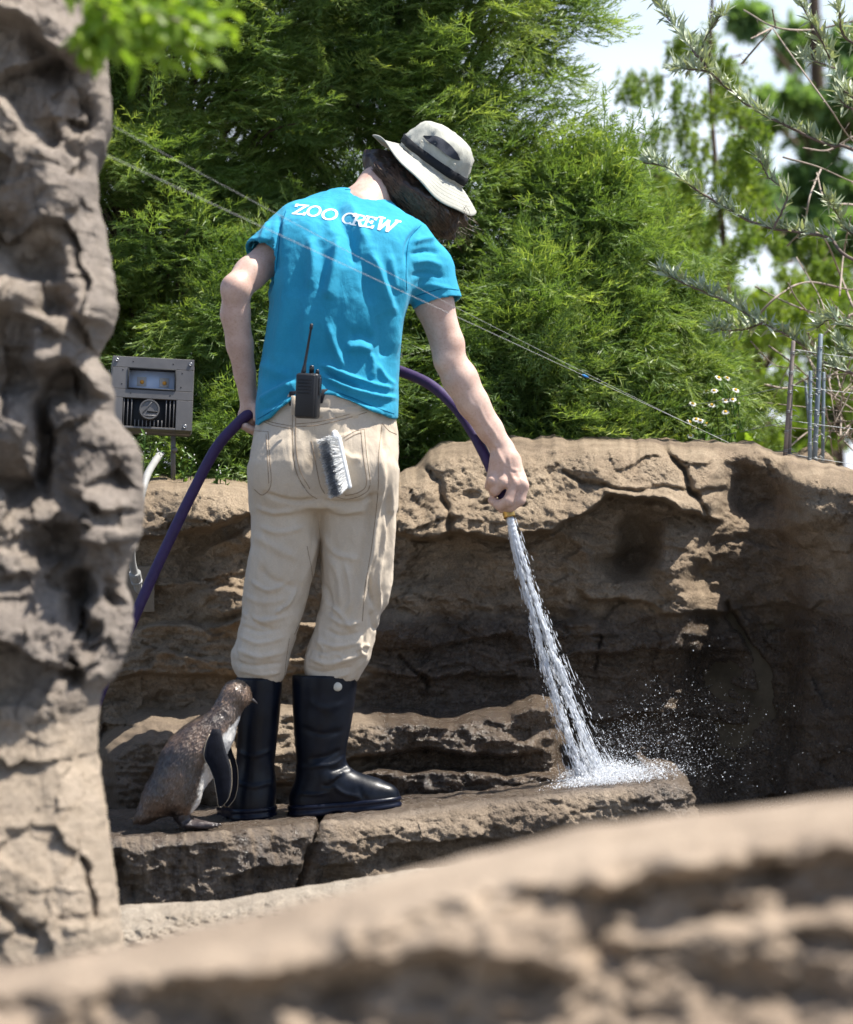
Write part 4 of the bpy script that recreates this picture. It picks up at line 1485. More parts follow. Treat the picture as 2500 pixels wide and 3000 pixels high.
# ---- daisies on top of the wall
def daisy_plant(label, base, heads, seed):
    r = np.random.default_rng(seed)
    root = thing("daisy_plant", base, label, "flowers")
    st = MB()
    C, D, N, L, W = [], [], [], [], []
    for h in heads:
        b = np.asarray(base, float) + [r.normal(0, 0.03), r.normal(0, 0.02), -0.06]
        path = catmull([b, (b + h) / 2 + r.normal(0, 0.012, 3), h], 10)
        add_tube(st, path, np.linspace(0.0022, 0.0012, 10), 4)
        for i in range(2, 9):
            if r.uniform() < 0.8:
                C.append(path[i]); D.append(np.array([r.normal(), r.normal() * 0.5, 0.7])); N.append(np.array([r.normal() * 0.4, -0.5, 0.8])); L.append(r.uniform(0.02, 0.05)); W.append(L[-1] * 0.16)
    st.build("stem", M['weed'], root, attr='v')
    V, F = leaf_cards(np.array(C), np.array(D), np.array(N), np.array(L), np.array(W))
    mesh_obj("leaves", V, F, M['weed'], root, False, {'v': np.repeat(r.uniform(0, 1, len(C)), 5)})["kind"] = "stuff"
    for h in heads:
        nrm = unit(np.array([r.normal() * 0.4, -0.7, 0.9]))
        Rf = frame(nrm)
        k = 14
        an = np.arange(k) / k * 2 * math.pi
        d = np.stack([np.cos(an), np.sin(an), np.full(k, -0.15)], 1) @ Rf.T
        V, F = leaf_cards(np.tile(h, (k, 1)) + d * 0.003, d, np.tile(nrm, (k, 1)), np.full(k, 0.0088) * r.uniform(0.75, 1.1, k), np.full(k, 0.0021))
        fl = mesh_obj("flower", V, F, M['petal'], root, False)
        V, F = lathe([(0.0, 0.003), (0.003, 0.0026), (0.005, 0.001), (0.005, -0.001)], 8, h, Rf)
        mesh_obj("flower_centre", V, F, M['pollen'], fl)


yb = 1.5
daisy_plant("white daisies growing behind the top of the wall, left of the stakes", P(2150, 1330, yb), [P(a, b, yb + rng.uniform(-0.1, 0.1)) for a, b in
            ((2106, 1106), (2131, 1107), (2070, 1146), (2093, 1144), (2156, 1142), (2135, 1168), (2147, 1170), (2125, 1172), (2110, 1180), (2160, 1184), (2086, 1186))], 3)
daisy_plant("low white daisies in seed at the foot of the small cypress, close to the wall", P(2050, 1330, yb - 0.1), [P(a, b, yb - 0.1 + rng.uniform(-0.1, 0.1)) for a, b in
            ((2030, 1182), (2022, 1236), (2040, 1228), (2052, 1232), (2070, 1240), (2035, 1252), (2024, 1276), (2058, 1258), (2126, 1206))], 4)

r = np.random.default_rng(8)
root = thing("broadleaf_plant", P(2190, 1340, 1.3), "low plant with broad glossy green leaves behind the wall top", "plant")
st = MB()
for (a, b, c_, d_) in ((2170, 1345, 2205, 1270), (2190, 1345, 2160, 1262), (2190, 1345, 2240, 1350), (2170, 1345, 2120, 1350), (2180, 1345, 2150, 1310), (2140, 1345, 2125, 1300), (2180, 1340, 2230, 1310)):
    p0, p1 = P(a, b, 1.3), P(c_, d_, 1.3 + r.uniform(-0.08, 0.02))
    d = p1 - p0
    L = np.linalg.norm(d)
    sp = catmull([p0, p0 + d * 0.5 + np.array([0, 0, 0.25 * L]), p1], 9)
    s = unit(np.cross(d, np.array([0, -1.0, 0.5])))
    w = 0.20 * L * np.sin(np.linspace(0.15, 3.1, 9))
    V = np.stack([sp - s * w[:, None], sp - [0, 0, 0.004], sp + s * w[:, None]], 1).reshape(-1, 3)
    mesh_obj("leaf", V, grid_faces(3, 9), M['fresh'], root, attrs={'v': np.full(27, r.uniform(0.1, 0.6))})
    add_tube(st, [p0 - [0, 0, 0.05], p0], [0.003, 0.002], 5)
st.build("stem", M['weed'], root, attr='v')

r = np.random.default_rng(18)


def weed(label, base, tips, seed, buds=True):
    r = np.random.default_rng(seed)
    root = thing("weed_plant", base, label, "weed")
    st = MB()
    C, D, N, L, W, B = [], [], [], [], [], []
    for t in tips:
        b = np.asarray(base, float) + [r.normal(0, 0.012), r.normal(0, 0.012), -0.05]
        path = catmull([b, (b + t) / 2 + r.normal(0, 0.010, 3), t], 10)
        add_tube(st, path, np.linspace(0.0018, 0.0008, 10), 4)
        for i in range(2, 10):
            for _ in range(2):
                if r.uniform() < 0.75:
                    C.append(path[i]); D.append(np.array([r.normal(), r.normal() * 0.5, 0.5])); N.append(np.array([r.normal() * 0.4, -0.5, 0.8])); L.append(r.uniform(0.008, 0.026)); W.append(L[-1] * 0.2)
        for _ in range(2):
            e = t + r.normal(0, 0.008, 3)
            add_tube(st, np.array([path[7], e]), [0.0007, 0.0005], 3)
            B.append(e)
    st.build("stem", M['weed'], root, attr='v')
    V, F = leaf_cards(np.array(C), np.array(D), np.array(N), np.array(L), np.array(W))
    mesh_obj("leaves", V, F, M['weed'], root, False, {'v': np.repeat(r.uniform(0.3, 1, len(C)), 5)})["kind"] = "stuff"
    mb = MB()
    for e in B:
        V, F = lathe([(0.0, 0.0028), (0.0014, 0.0014), (0.0015, -0.001), (0.0, -0.002)], 5, e)
        mb.add(V, F)
    mb.build("buds", M['petal'], root)["kind"] = "stuff"


weed("small flowering weed under the floodlight, left of its bracket", P(420, 1395, 0.93), [P(a, b, 0.93) for a, b in ((400, 1290), (425, 1275), (410, 1330), (470, 1325), (478, 1340), (440, 1350), (462, 1300))], 5)
weed("thin budding weed right of the floodlight bracket", P(560, 1395, 0.95), [P(a, b, 0.95) for a, b in ((542, 1325), (566, 1342), (556, 1350))], 6)
weed("dry reddish budding weed on the wall top beside the purple hose", P(655, 1400, 0.9), [P(a, b, 0.9) for a, b in ((645, 1375), (668, 1372), (655, 1385), (640, 1392))], 7)

# ================================================================== THE KEEPER
m, ns, ls, b = mat_base("skin", (0.60, 0.42, 0.34), 0.5, 0.4)
co = n_coord(ns, ls)
col = n_ramp(ns, ls, n_noise(ns, ls, 22, 4, 0.6, co), [(0.3, (0.52, 0.335, 0.265)), (0.7, (0.66, 0.475, 0.39))])
col = mixc(ns, ls, 0.35, col, n_ramp(ns, ls, n_noise(ns, ls, 190, 3, 0.6, co), [(0.33, (0.72, 0.58, 0.52)), (0.5, (1, 1, 1))]), 'MULTIPLY')
ls.new(col, b.inputs["Base Color"])
ls.new(n_bump(ns, ls, n_noise(ns, ls, 330, 2, 0.5, co), 0.25, 0.001), b.inputs["Normal"])
b.inputs["Subsurface Weight"].default_value = 0.12
b.inputs["Subsurface Radius"].default_value = (0.012, 0.005, 0.003)
b.inputs["Subsurface Scale"].default_value = 0.5
M['skin'] = m
M['shirt'] = cloth_mat("turquoise_cotton", (0.022, 0.27, 0.43), (0.038, 0.33, 0.50), attr='worn')
M['print'] = plain("white_print", (0.78, 0.80, 0.82), 0.7, 0.2, var=0.06)
M['khaki'] = cloth_mat("beige_twill", (0.53, 0.445, 0.345), (0.64, 0.55, 0.435), attr='worn', big=5)
M['thread'] = plain("brown_thread", (0.27, 0.20, 0.14), 0.9, 0.1, var=0.3)
M['belt'] = plain("black_webbing", (0.012, 0.012, 0.018), 0.7, 0.3)
M['rubber'] = plain("navy_rubber", (0.004, 0.006, 0.016), 0.30, 0.25, var=0.35, scale=14, bump=0.25, bscale=40)
M['scuff'] = plain("scuffed_rubber", (0.004, 0.006, 0.012), 0.36, 0.22, var=0.6, scale=20, bump=0.2, bscale=60)
M['hat'] = cloth_mat("stone_canvas", (0.37, 0.37, 0.325), (0.46, 0.46, 0.405), big=12)
M['hatdark'] = plain("black_band", (0.012, 0.014, 0.018), 0.8, 0.25)
M['mesh'] = plain("grey_mesh", (0.05, 0.055, 0.07), 0.8, 0.2, bump=1.0, bscale=700)
M['hair'] = plain("brown_hair", (0.030, 0.017, 0.011), 0.42, 0.5, var=0.5, scale=60)
M['hairlight'] = plain("brown_hair_strands", (0.10, 0.055, 0.032), 0.4, 0.5, var=0.5, scale=60)
M['black'] = plain("black_plastic", (0.010, 0.010, 0.012), 0.42, 0.5, var=0.3, bump=0.3, bscale=500)
M['blackgloss'] = plain("black_gloss", (0.012, 0.012, 0.014), 0.25, 0.5, var=0.2)
M['stud'] = plain("pale_stud", (0.62, 0.58, 0.48), 0.5, 0.4, var=0.1)
M['eye'] = plain("eye_white", (0.7, 0.68, 0.65), 0.2, 0.5, var=0.05)

person = thing("person", P(905, 2390, 0.0), "keeper in blue t-shirt, beige trousers and sun hat bending to hose the ledge", "person")


def px2(pts, y=None):
    return [P(*p) if len(p) == 3 else P(p[0], p[1], y) for p in pts]


def slices(rows, shrink=0.0):
    """rows (py, left px, right px, y back, half depth) -> loft arrays, z ascending"""
    out = []
    for py, l, r_, yb_, hd in rows:
        yc = yb_ + hd
        a, c = P(l, py, yc), P(r_, py, yc)
        out.append((a[2], (a[0] + c[0]) / 2, yc, (c[0] - a[0]) / 2 - shrink, hd - shrink))
    out.sort()
    return [np.array(v) for v in zip(*out)]


TORSO = [(1275, 750, 1164, -0.126, 0.128), (1200, 749, 1168, -0.116, 0.124), (1120, 755, 1169, -0.078, 0.106), (1040, 768, 1174, -0.064, 0.104), (960, 781, 1180, -0.068, 0.108), (880, 792, 1190, -0.067, 0.120), (800, 806, 1202, -0.050, 0.128), (740, 816, 1210, -0.020, 0.126), (690, 824, 1214, 0.022, 0.120), (650, 834, 1200, 0.066, 0.108),
         (620, 850, 1180, 0.102, 0.096), (590, 880, 1150, 0.148, 0.078), (566, 928, 1128, 0.185, 0.062), (550, 990, 1122, 0.212, 0.048), (541, 1030, 1108, 0.232, 0.036)]

# ---- body: one continuous figure (head, neck, trunk, arms and hands)
HUP = unit(np.array([0.57, -0.16, 0.80]))
HATC = P(1252, 499, 0.33)
HEADC = HATC - HUP * 0.030
fwd = np.array([0.50, 0.80, -0.33])
FACE = unit(fwd - HUP * (fwd @ HUP))
HX = np.cross(FACE, HUP)
RH = np.stack([HX, FACE, HUP], 1)
B_ = SDF([-0.52, -0.10, 0.66], [0.27, 0.56, 1.66], 0.0034)
z, cx, cy, hw, hd = slices([r_ for r_ in TORSO if 560 < r_[0] < 1200], 0.030)
B_.loft(z, cx, cy, hw, hd, 0.02)
B_.chain([P(1062, 620, 0.205), P(1110, 548, 0.265), HEADC - HUP * 0.05 - FACE * 0.01], [0.058, 0.050, 0.054], 0.03)
B_.ell(HEADC, (0.074, 0.094, 0.105), RH, 0.02)
B_.ell(HEADC + FACE * 0.035 - HUP * 0.075, (0.052, 0.056, 0.055), RH, 0.03)
B_.cone(HEADC + FACE * 0.088 - HUP * 0.005, HEADC + FACE * 0.114 - HUP * 0.040, 0.007, 0.012, 0.012)
B_.ell(HEADC + FACE * 0.086 - HUP * 0.078, (0.022, 0.010, 0.006), RH, 0.006)
for sd in (-1, 1):
    B_.ell(HEADC + HX * 0.030 * sd + FACE * 0.092 - HUP * 0.008, (0.016, 0.012, 0.010), RH, 0.008, 's')
    B_.ell(HEADC + HX * 0.032 * sd + FACE * 0.088 + HUP * 0.012, (0.022, 0.010, 0.006), RH, 0.010)
    B_.ell(HEADC + HX * 0.077 * sd - HUP * 0.015, (0.010, 0.020, 0.032), RH, 0.008)
# left arm
B_.chain([P(890, 670, 0.18), P(805, 745, 0.11), P(735, 800, 0.055), P(694, 846, 0.02)], [0.054, 0.042, 0.038, 0.035], 0.02)
B_.chain([P(694, 850, 0.02), P(690, 920, 0.035), P(703, 1010, 0.055), P(718, 1095, 0.075), P(727, 1155, 0.085)], [0.033, 0.0345, 0.0315, 0.0255, 0.0225], 0.012)
B_.ell(P(686, 842, 0.006), (0.021, 0.019, 0.022), None, 0.03)                     # point of the elbow
# left hand round the hose
B_.chain([P(727, 1155, 0.085), P(731, 1195, 0.095), P(738, 1222, 0.10)], [0.0225, 0.027, 0.024], 0.012, flat=((1, 0.3, 0), 1.35))
for k, (x, y) in enumerate(((708, 1218), (722, 1228), (738, 1236), (755, 1240))):
    B_.chain([P(x + 2, y - 8, 0.105), P(x - 1, y + 14, 0.112), P(x + 7, y + 30 - k, 0.088), P(x + 16, y + 30 - 2 * k, 0.062)], [0.0105, 0.0098, 0.009, 0.0078], 0.004)
B_.chain([P(745, 1185, 0.08), P(757, 1205, 0.055), P(752, 1226, 0.045)], [0.0125, 0.0115, 0.009], 0.008)
# right arm
B_.chain([P(1170, 705, 0.16), P(1232, 770, 0.12), P(1272, 890, 0.105), P(1312, 1010, 0.11), P(1318, 1060, 0.112)], [0.056, 0.050, 0.0455, 0.0385, 0.036], 0.02)
B_.chain([P(1318, 1055, 0.112), P(1346, 1110, 0.115), P(1386, 1180, 0.12), P(1436, 1258, 0.122), P(1474, 1318, 0.12)], [0.036, 0.0405, 0.0375, 0.0305, 0.0265], 0.012)
B_.ell(P(1296, 1052, 0.088), (0.018, 0.018, 0.022), None, 0.02)
B_.ell(P(1356, 1105, 0.115), (0.030, 0.030, 0.045), frame(unit(P(1474, 1318, 0.12) - P(1318, 1055, 0.112))), 0.02)
# right hand closed round the nozzle end of the hose
HY = 0.098
B_.chain([P(1474, 1318, 0.118), P(1478, 1350, HY + 0.010), P(1487, 1392, HY + 0.006)], [0.027, 0.029, 0.027], 0.012, flat=((0.15, 1, 0), 1.4))
B_.chain([P(1462, 1350, HY + 0.012), P(1448, 1400, HY + 0.010)], [0.020, 0.019], 0.014)
B_.chain([P(1500, 1345, HY + 0.012), P(1522, 1405, HY + 0.008)], [0.019, 0.018], 0.014)
fing = [
    ([(1526, 1400, HY), (1532, 1424, HY - 0.004), (1524, 1466, HY - 0.006), (1496, 1486, HY + 0.004), (1470, 1492, HY + 0.022)], [0.0135, 0.0145, 0.0125, 0.0115, 0.0098]),
    ([(1506, 1398, HY - 0.004), (1510, 1418, HY - 0.010), (1489, 1468, HY - 0.016), (1463, 1480, HY - 0.004), (1441, 1466, HY + 0.016)], [0.0138, 0.0145, 0.0125, 0.0115, 0.0098]),
    ([(1478, 1396, HY - 0.002), (1474, 1414, HY - 0.008), (1452, 1438, HY + 0.000), (1448, 1446, HY + 0.030), (1462, 1440, HY + 0.052)], [0.0135, 0.0135, 0.0118, 0.0108, 0.0092]),
    ([(1448, 1394, HY + 0.002), (1440, 1410, HY - 0.002), (1434, 1424, HY + 0.014), (1440, 1428, HY + 0.038), (1454, 1422, HY + 0.050)], [0.0125, 0.0125, 0.0108, 0.0098, 0.0085]),
]
for pts, rs in fing:
    B_.chain(px2(pts), rs, 0.005)
B_.chain(px2([(1508, 1350, HY + 0.022), (1520, 1400, HY + 0.046), (1514, 1444, HY + 0.056), (1494, 1472, HY + 0.050)]), [0.0165, 0.0145, 0.0125, 0.0100], 0.008)
for x, y in ((1533, 1416), (1508, 1412), (1474, 1408), (1442, 1406)):
    B_.ell(P(x, y, HY - 0.012), (0.0085, 0.007, 0.009), None, 0.008)
V, F = B_.mesh(2, 0.45)
# smooth the limbs, keep the hands crisp
px = 1250 + V[:, 0] / (K * (8 + V[:, 1]))
py = 1500 + (CAM_Z - V[:, 2]) / (K * (8 + V[:, 1]))
limb = np.where(px < 800, 1 - sm(py, 1120, 1180), np.where(px > 1180, (1 - sm(py, 1270, 1320)) * sm(py, 690, 720), 0.0))[:, None]
V = V * (1 - limb) + relax(V, F, 14, 0.5) * limb
# veins and tendons
N = vnormals(V, F)


def strokes(V, N, lines, front=True):
    """raise (or sink) the surface along lines given in the picture plane at the person's distance"""
    px = 1250 + V[:, 0] / (K * (8 + V[:, 1]))
    py = 1500 + (CAM_Z - V[:, 2]) / (K * (8 + V[:, 1]))
    h = np.zeros(len(V))
    for pts, w, amp in lines:
        pts = catmull([(p[0], p[1], 0) for p in pts], max(8, 5 * len(pts)))[:, :2] if len(pts) > 2 else np.array(pts, float)
        sel = (px > pts[:, 0].min() - 3 * w) & (px < pts[:, 0].max() + 3 * w) & (py > pts[:, 1].min() - 3 * w) & (py < pts[:, 1].max() + 3 * w)
        x, y = px[sel], py[sel]
        d = np.full(len(x), 1e9)
        tt = np.zeros(len(x))
        for i in range(len(pts) - 1):
            bx, by = pts[i + 1] - pts[i]
            t = np.clip(((x - pts[i, 0]) * bx + (y - pts[i, 1]) * by) / (bx * bx + by * by + 1e-9), 0, 1)
            dd = np.hypot(x - pts[i, 0] - t * bx, y - pts[i, 1] - t * by)
            u_ = dd < d
            d[u_] = dd[u_]
            tt[u_] = (i + t[u_]) / (len(pts) - 1)
        h[sel] += amp * np.exp(-(d / w) ** 2) * np.clip(np.sin(np.clip(tt, 0.02, 0.98) * math.pi) * 1.8, 0, 1)
    if front:
        h *= np.clip(-N[:, 1] * 2.2 + 0.25, 0, 1)
    return V + N * h[:, None]


veins = [([(1400, 1180), (1418, 1225), (1444, 1262), (1466, 1300)], 6, 0.0022), ([(1392, 1215), (1425, 1270), (1460, 1318)], 5, 0.0018), ([(1458, 1262), (1452, 1300), (1470, 1345), (1490, 1372)], 5, 0.0022),
         ([(1490, 1330), (1494, 1360), (1500, 1375), (1530, 1378)], 4, 0.0022), ([(1470, 1340), (1478, 1400)], 5, 0.0016), ([(1490, 1375), (1508, 1410)], 5, 0.002), ([(1510, 1375), (1530, 1412)], 5, 0.002),
         ([(1365, 1140), (1375, 1175), (1400, 1200)], 6, 0.0015), ([(1460, 1345), (1450, 1400)], 5, 0.0014)]
V = strokes(V, N, veins)
body = mesh_obj("body", V, F, M['skin'], person)

for sd in (-1, 1):
    V, F = lathe([(0.0001, 0.011), (0.006, 0.009), (0.010, 0.004), (0.011, 0), (0.010, -0.004), (0.0001, -0.011)], 10, HEADC + HX * 0.030 * sd + FACE * 0.083 - HUP * 0.008, frame(FACE))
    mesh_obj("eye", V, F, M['eye'], body)

# ---- t-shirt
S = SDF([-0.47, -0.16, 0.88], [0.13, 0.36, 1.50], 0.0039)
z, cx, cy, hw, hd = slices(TORSO)
S.loft(z, cx, cy, hw, hd, 0.03, power=2.25)
S.ell(P(905, 760, 0.060), (0.100, 0.080, 0.11), None, 0.05)            # shoulder blades
S.ell(P(1105, 770, 0.060), (0.100, 0.080, 0.11), None, 0.05)
lh, rh = P(768, 750, 0.075), P(1283, 890, 0.105)
la, ra = unit(lh - P(862, 640, 0.16)), unit(rh - P(1255, 785, 0.115))
S.cone(P(880, 668, 0.150), lh + la * 0.02, 0.064, 0.050, 0.05)
S.chain([P(1190, 728, 0.125), P(1252, 788, 0.115), rh + ra * 0.02], [0.072, 0.061, 0.060], 0.05)
for hc, axd, rr in ((lh, la, 0.050), (rh, ra, 0.060)):
    def cut(X, Y, Z, hc=hc, axd=axd, rr=rr):
        dx, dy, dz = X - hc[0], Y - hc[1], Z - hc[2]
        t = dx * axd[0] + dy * axd[1] + dz * axd[2]
        rad = np.sqrt(np.maximum(dx * dx + dy * dy + dz * dz - t * t, 0))
        return np.maximum(-t, rad - rr * 1.45)
    S.func(cut, hc - 0.12, hc + 0.12, 0.0, 's')
    S.cone(hc - axd * 0.07, hc + axd * 0.10, rr - 0.008, rr - 0.005, 0.0, 's')


def hem_z(X):
    px = 1250 + X / (K * 8.0)
    hp = np.interp(px, [700, 745, 770, 800, 835, 862, 900, 950, 985, 1010, 1045, 1085, 1120, 1150, 1170, 1200], [1262, 1256, 1238, 1222, 1190, 1170, 1160, 1158, 1160, 1170, 1183, 1203, 1216, 1226, 1224, 1220])
    return CAM_Z - (hp - 1500) * K * 7.93


S.func(lambda X, Y, Z: hem_z(X) + 0.02 * sm(Y, 0.0, 0.12) - Z + 0 * Y, [-0.47, -0.16, 0.80], [0.0, 0.36, 1.2], 0.0, 'i')
zi, cxi, cyi, hwi, hdi = slices([r_ for r_ in TORSO if r_[0] > 1000], 0.015)
S.loft(zi, cxi, cyi, hwi, hdi, 0.0, 's', 2.25)
# neck opening
S.cone(P(1072, 602, 0.215), P(1116, 520, 0.285), 0.054, 0.064, 0.004, 's')
V, F = S.mesh(1, 0.5)
N = vnormals(V, F)
folds = [
    ([(905, 690), (915, 740), (918, 800), (905, 850)], 15, 0.007), ([(990, 690), (985, 760), (968, 840), (958, 880)], 16, 0.010), ([(940, 700), (945, 760), (935, 850)], 16, -0.006),
    ([(1085, 730), (1110, 800), (1135, 880), (1145, 930)], 14, 0.010), ([(1060, 740), (1075, 820), (1090, 900)], 18, -0.006), ([(1140, 740), (1150, 800), (1160, 860)], 12, 0.006),
    ([(985, 590), (1000, 640), (1030, 720), (1040, 790)], 15, -0.008), ([(1020, 590), (1050, 650), (1075, 720)], 14, 0.006), ([(950, 600), (960, 650), (975, 700)], 14, 0.004),
    ([(963, 945), (975, 1000), (995, 1050), (1010, 1085)], 11, 0.008), ([(1012, 1022), (1050, 1015), (1092, 1028)], 15, 0.009), ([(1085, 1030), (1092, 1075), (1088, 1110)], 9, 0.006),
    ([(1020, 985), (1060, 980), (1100, 1000)], 16, -0.006), ([(935, 1065), (990, 1090), (1050, 1115), (1110, 1135), (1160, 1140)], 8, 0.008), ([(945, 1082), (1000, 1115), (1060, 1128)], 6, -0.006),
    ([(940, 1098), (985, 1125), (1050, 1150), (1120, 1165), (1165, 1165)], 7, 0.007), ([(985, 1148), (1060, 1178), (1140, 1195)], 6, -0.004), ([(760, 1180), (800, 1150), (870, 1118)], 9, 0.006),
    ([(760, 1205), (810, 1180), (868, 1140)], 8, -0.005), ([(760, 1060), (800, 1090), (860, 1105)], 16, 0.004), ([(1100, 1060), (1130, 1110), (1160, 1130)], 9, 0.005),
    ([(1235, 660), (1210, 690), (1196, 720), (1190, 780)], 8, -0.007), ([(1205, 712), (1240, 702), (1275, 700)], 8, 0.005), ([(1200, 745), (1250, 735), (1290, 740)], 8, -0.005), ([(1205, 770), (1250, 765), (1300, 780)], 9, 0.004),
    ([(1200, 810), (1250, 800), (1310, 815)], 8, -0.0035), ([(1205, 850), (1260, 835), (1325, 850)], 9, 0.0035), ([(820, 620), (815, 680), (812, 760), (806, 800)], 8, -0.006),
    ([(790, 640), (770, 690), (760, 730)], 8, 0.004), ([(800, 690), (785, 730), (778, 760)], 7, -0.003), ([(845, 760), (838, 880), (820, 1000), (800, 1100)], 24, 0.005), ([(880, 760), (870, 900), (850, 1050)], 22, -0.004),
    ([(1175, 760), (1178, 860), (1160, 960), (1150, 1060)], 16, 0.006), ([(1110, 920), (1120, 1000), (1125, 1050)], 14, -0.005), ([(900, 890), (895, 980), (890, 1060)], 20, 0.004),
]
V = strokes(V, N, [(p_, w_, a_ * 1.6) for p_, w_, a_ in folds])
V = V + N * (0.0022 * fbm(V * np.array([16, 16, 9]), 3, 0.55, 60) + 0.0008 * fbm(V * np.array([60, 60, 40]), 2, 0.5, 61))[:, None]
worn = np.clip(0.25 * sm(noise(V * 20, 64), 0.35, 0.6), 0, 1)
shirt = mesh_obj("t_shirt", V, F, M['shirt'], person, attrs={'worn': worn * 0})
SB = BVHTree.FromPolygons([tuple(v) for v in V], [tuple(f) for f in F])
CAMP = Vector((0, CAM_Y, CAM_Z))


def project(bvh, px, py, off=0.0012):
    d = (Vector([float(c) for c in P(px, py, 0.0)]) - CAMP).normalized()
    h = bvh.ray_cast(CAMP, d)
    if h[0] is None:
        return None
    n = h[1] if h[1].dot(d) < 0 else -h[1]
    return np.array(h[0] + n * off)


def project_line(bvh, pts, off, n):
    pts = catmull([(p[0], p[1], 0) for p in pts], n)
    out = [project(bvh, p[0], p[1], off) for p in pts]
    out = [p for p in out if p is not None]
    if len(out) < 3:
        return None
    o_ = np.array(out)
    keep = np.abs(o_[:, 1] - np.median(o_[:, 1])) < 0.09
    return o_[keep]


def seam(name, bvh, lines, mat, parent, r_=0.0011, off=0.0004, n=26):
    mb = MB()
    for pts in lines:
        p = project_line(bvh, pts, off, n)
        if p is not None and len(p) > 3:
            add_tube(mb, p, r_, 4)
    o = mb.build(name, mat, parent)
    o["kind"] = "stuff"
    return o


M['shirtseam'] = plain("turquoise_thread", (0.006, 0.12, 0.24), 0.9, 0.1, var=0.2)
seam("hem_stitch", SB, [[(1216, 868), (1260, 855), (1300, 845), (1344, 850)], [(738, 700), (765, 712), (795, 740), (806, 768)], [(985, 1148), (1040, 1168), (1090, 1190), (1155, 1212)], [(755, 1228), (790, 1208), (840, 1172)],
                        [(1012, 556), (1060, 556), (1105, 575), (1150, 598)], [(1240, 655), (1206, 690), (1194, 730), (1190, 800), (1192, 850)], [(838, 618), (822, 680), (815, 740), (808, 800)]], M['shirtseam'], shirt, 0.0009)

# ---- lettering ZOO CREW: flat print laid on the cloth
T_ = 0.17


def letter_polys(ch):
    S_ = 0.13
    if ch == 'Z':
        return [[(0.02, 1 - T_ / 2), (0.78, 1 - T_ / 2)], [(0.66, 0.93), (0.10, 0.07)], [(0.0, T_ / 2), (0.78, T_ / 2)], [(0.07, 1.0), (0.07, 0.72)], [(0.72, 0.0), (0.72, 0.28)]]
    if ch == 'R':
        return [[(0.20, 0), (0.20, 1)], [(0.0, S_ / 2), (0.42, S_ / 2)], [(0.0, 1 - S_ / 2), (0.50, 1 - S_ / 2)], ('arc', 0.48, 0.73, 0.22, 0.205, -90, 90), [(0.2, 0.48), (0.50, 0.48)], [(0.44, 0.48), (0.70, 0.04)], [(0.60, S_ / 2), (0.86, S_ / 2)]]
    if ch == 'E':
        return [[(0.20, 0), (0.20, 1)], [(0.0, S_ / 2), (0.78, S_ / 2)], [(0.0, 1 - S_ / 2), (0.76, 1 - S_ / 2)], [(0.20, 0.52), (0.56, 0.52)], [(0.70, 1.0), (0.70, 0.74)], [(0.73, 0.0), (0.73, 0.28)], [(0.54, 0.38), (0.54, 0.66)]]
    if ch == 'W':
        return [[(0.12, 1), (0.30, 0.02)], [(0.30, 0.02), (0.58, 0.86)], [(0.58, 0.86), (0.78, 0.02)], [(0.78, 0.02), (1.10, 1)], [(-0.06, 1 - S_ / 2), (0.34, 1 - S_ / 2)], [(0.92, 1 - S_ / 2), (1.28, 1 - S_ / 2)]]
    if ch == 'O':
        return [('arc', 0.47, 0.5, 0.39, 0.42, 0, 360)]
    if ch == 'C':
        return [('arc', 0.47, 0.5, 0.39, 0.42, 48, 312), [(0.74, 1.0), (0.74, 0.70)]]


def add_letter(ch, ox, oy, sx, sy, ang, slant):
    mb = MB()
    ca, sa = math.cos(ang), math.sin(ang)

    def put(p):
        x, y = p
        x = x + slant * (y - 0.0)
        dx, dy = x * sx, -y * sy
        return project(SB, ox + dx * ca - dy * sa, oy + dx * sa + dy * ca, 0.0013)
    for st in letter_polys(ch):
        if st[0] == 'arc':
            _, cx_, cy_, rx_, ry_, a0, a1 = st
            n = max(6, int(abs(a1 - a0) / 9))
            an = np.radians(np.linspace(a0, a1, n + 1))
            c = np.stack([cx_ + rx_ * np.cos(an), cy_ + ry_ * np.sin(an)], 1)
            nn = np.stack([np.cos(an), np.sin(an)], 1)
            wd = T_ * (0.33 + 0.14 * np.abs(np.cos(an)))
        else:
            p0, p1 = np.array(st[0]), np.array(st[1])
            n = 8
            c = p0 + (p1 - p0) * np.linspace(0, 1, n + 1)[:, None]
            d = (p1 - p0) / np.linalg.norm(p1 - p0)
            nn = np.tile([[-d[1], d[0]]], (n + 1, 1))
            horiz = abs(d[0]) > 0.9
            wd = np.full(n + 1, (0.12 if horiz else 0.165) / 2)
        pts = []
        for k in range(len(c)):
            for s in (-1, 0, 1):
                pts.append(put(c[k] + nn[k] * wd[k] * s))
        if any(p is None for p in pts):
            continue
        mb.add(np.array(pts), grid_faces(3, len(c)))
    mb.build("letter", M['print'], shirt)


for ch, ox, oy, sx, sy, deg in (('Z', 855, 629, 49, 32, 5), ('O', 893, 634, 45, 34, 6), ('O', 936, 643, 49, 36, 8), ('C', 996, 654, 43, 36, 10), ('R', 1026, 659, 44, 34, 11), ('E', 1058, 664, 44, 34, 11), ('W', 1095, 672, 50, 40, 12)):
    add_letter(ch, ox, oy, sx, sy, math.radians(deg), 0.22)

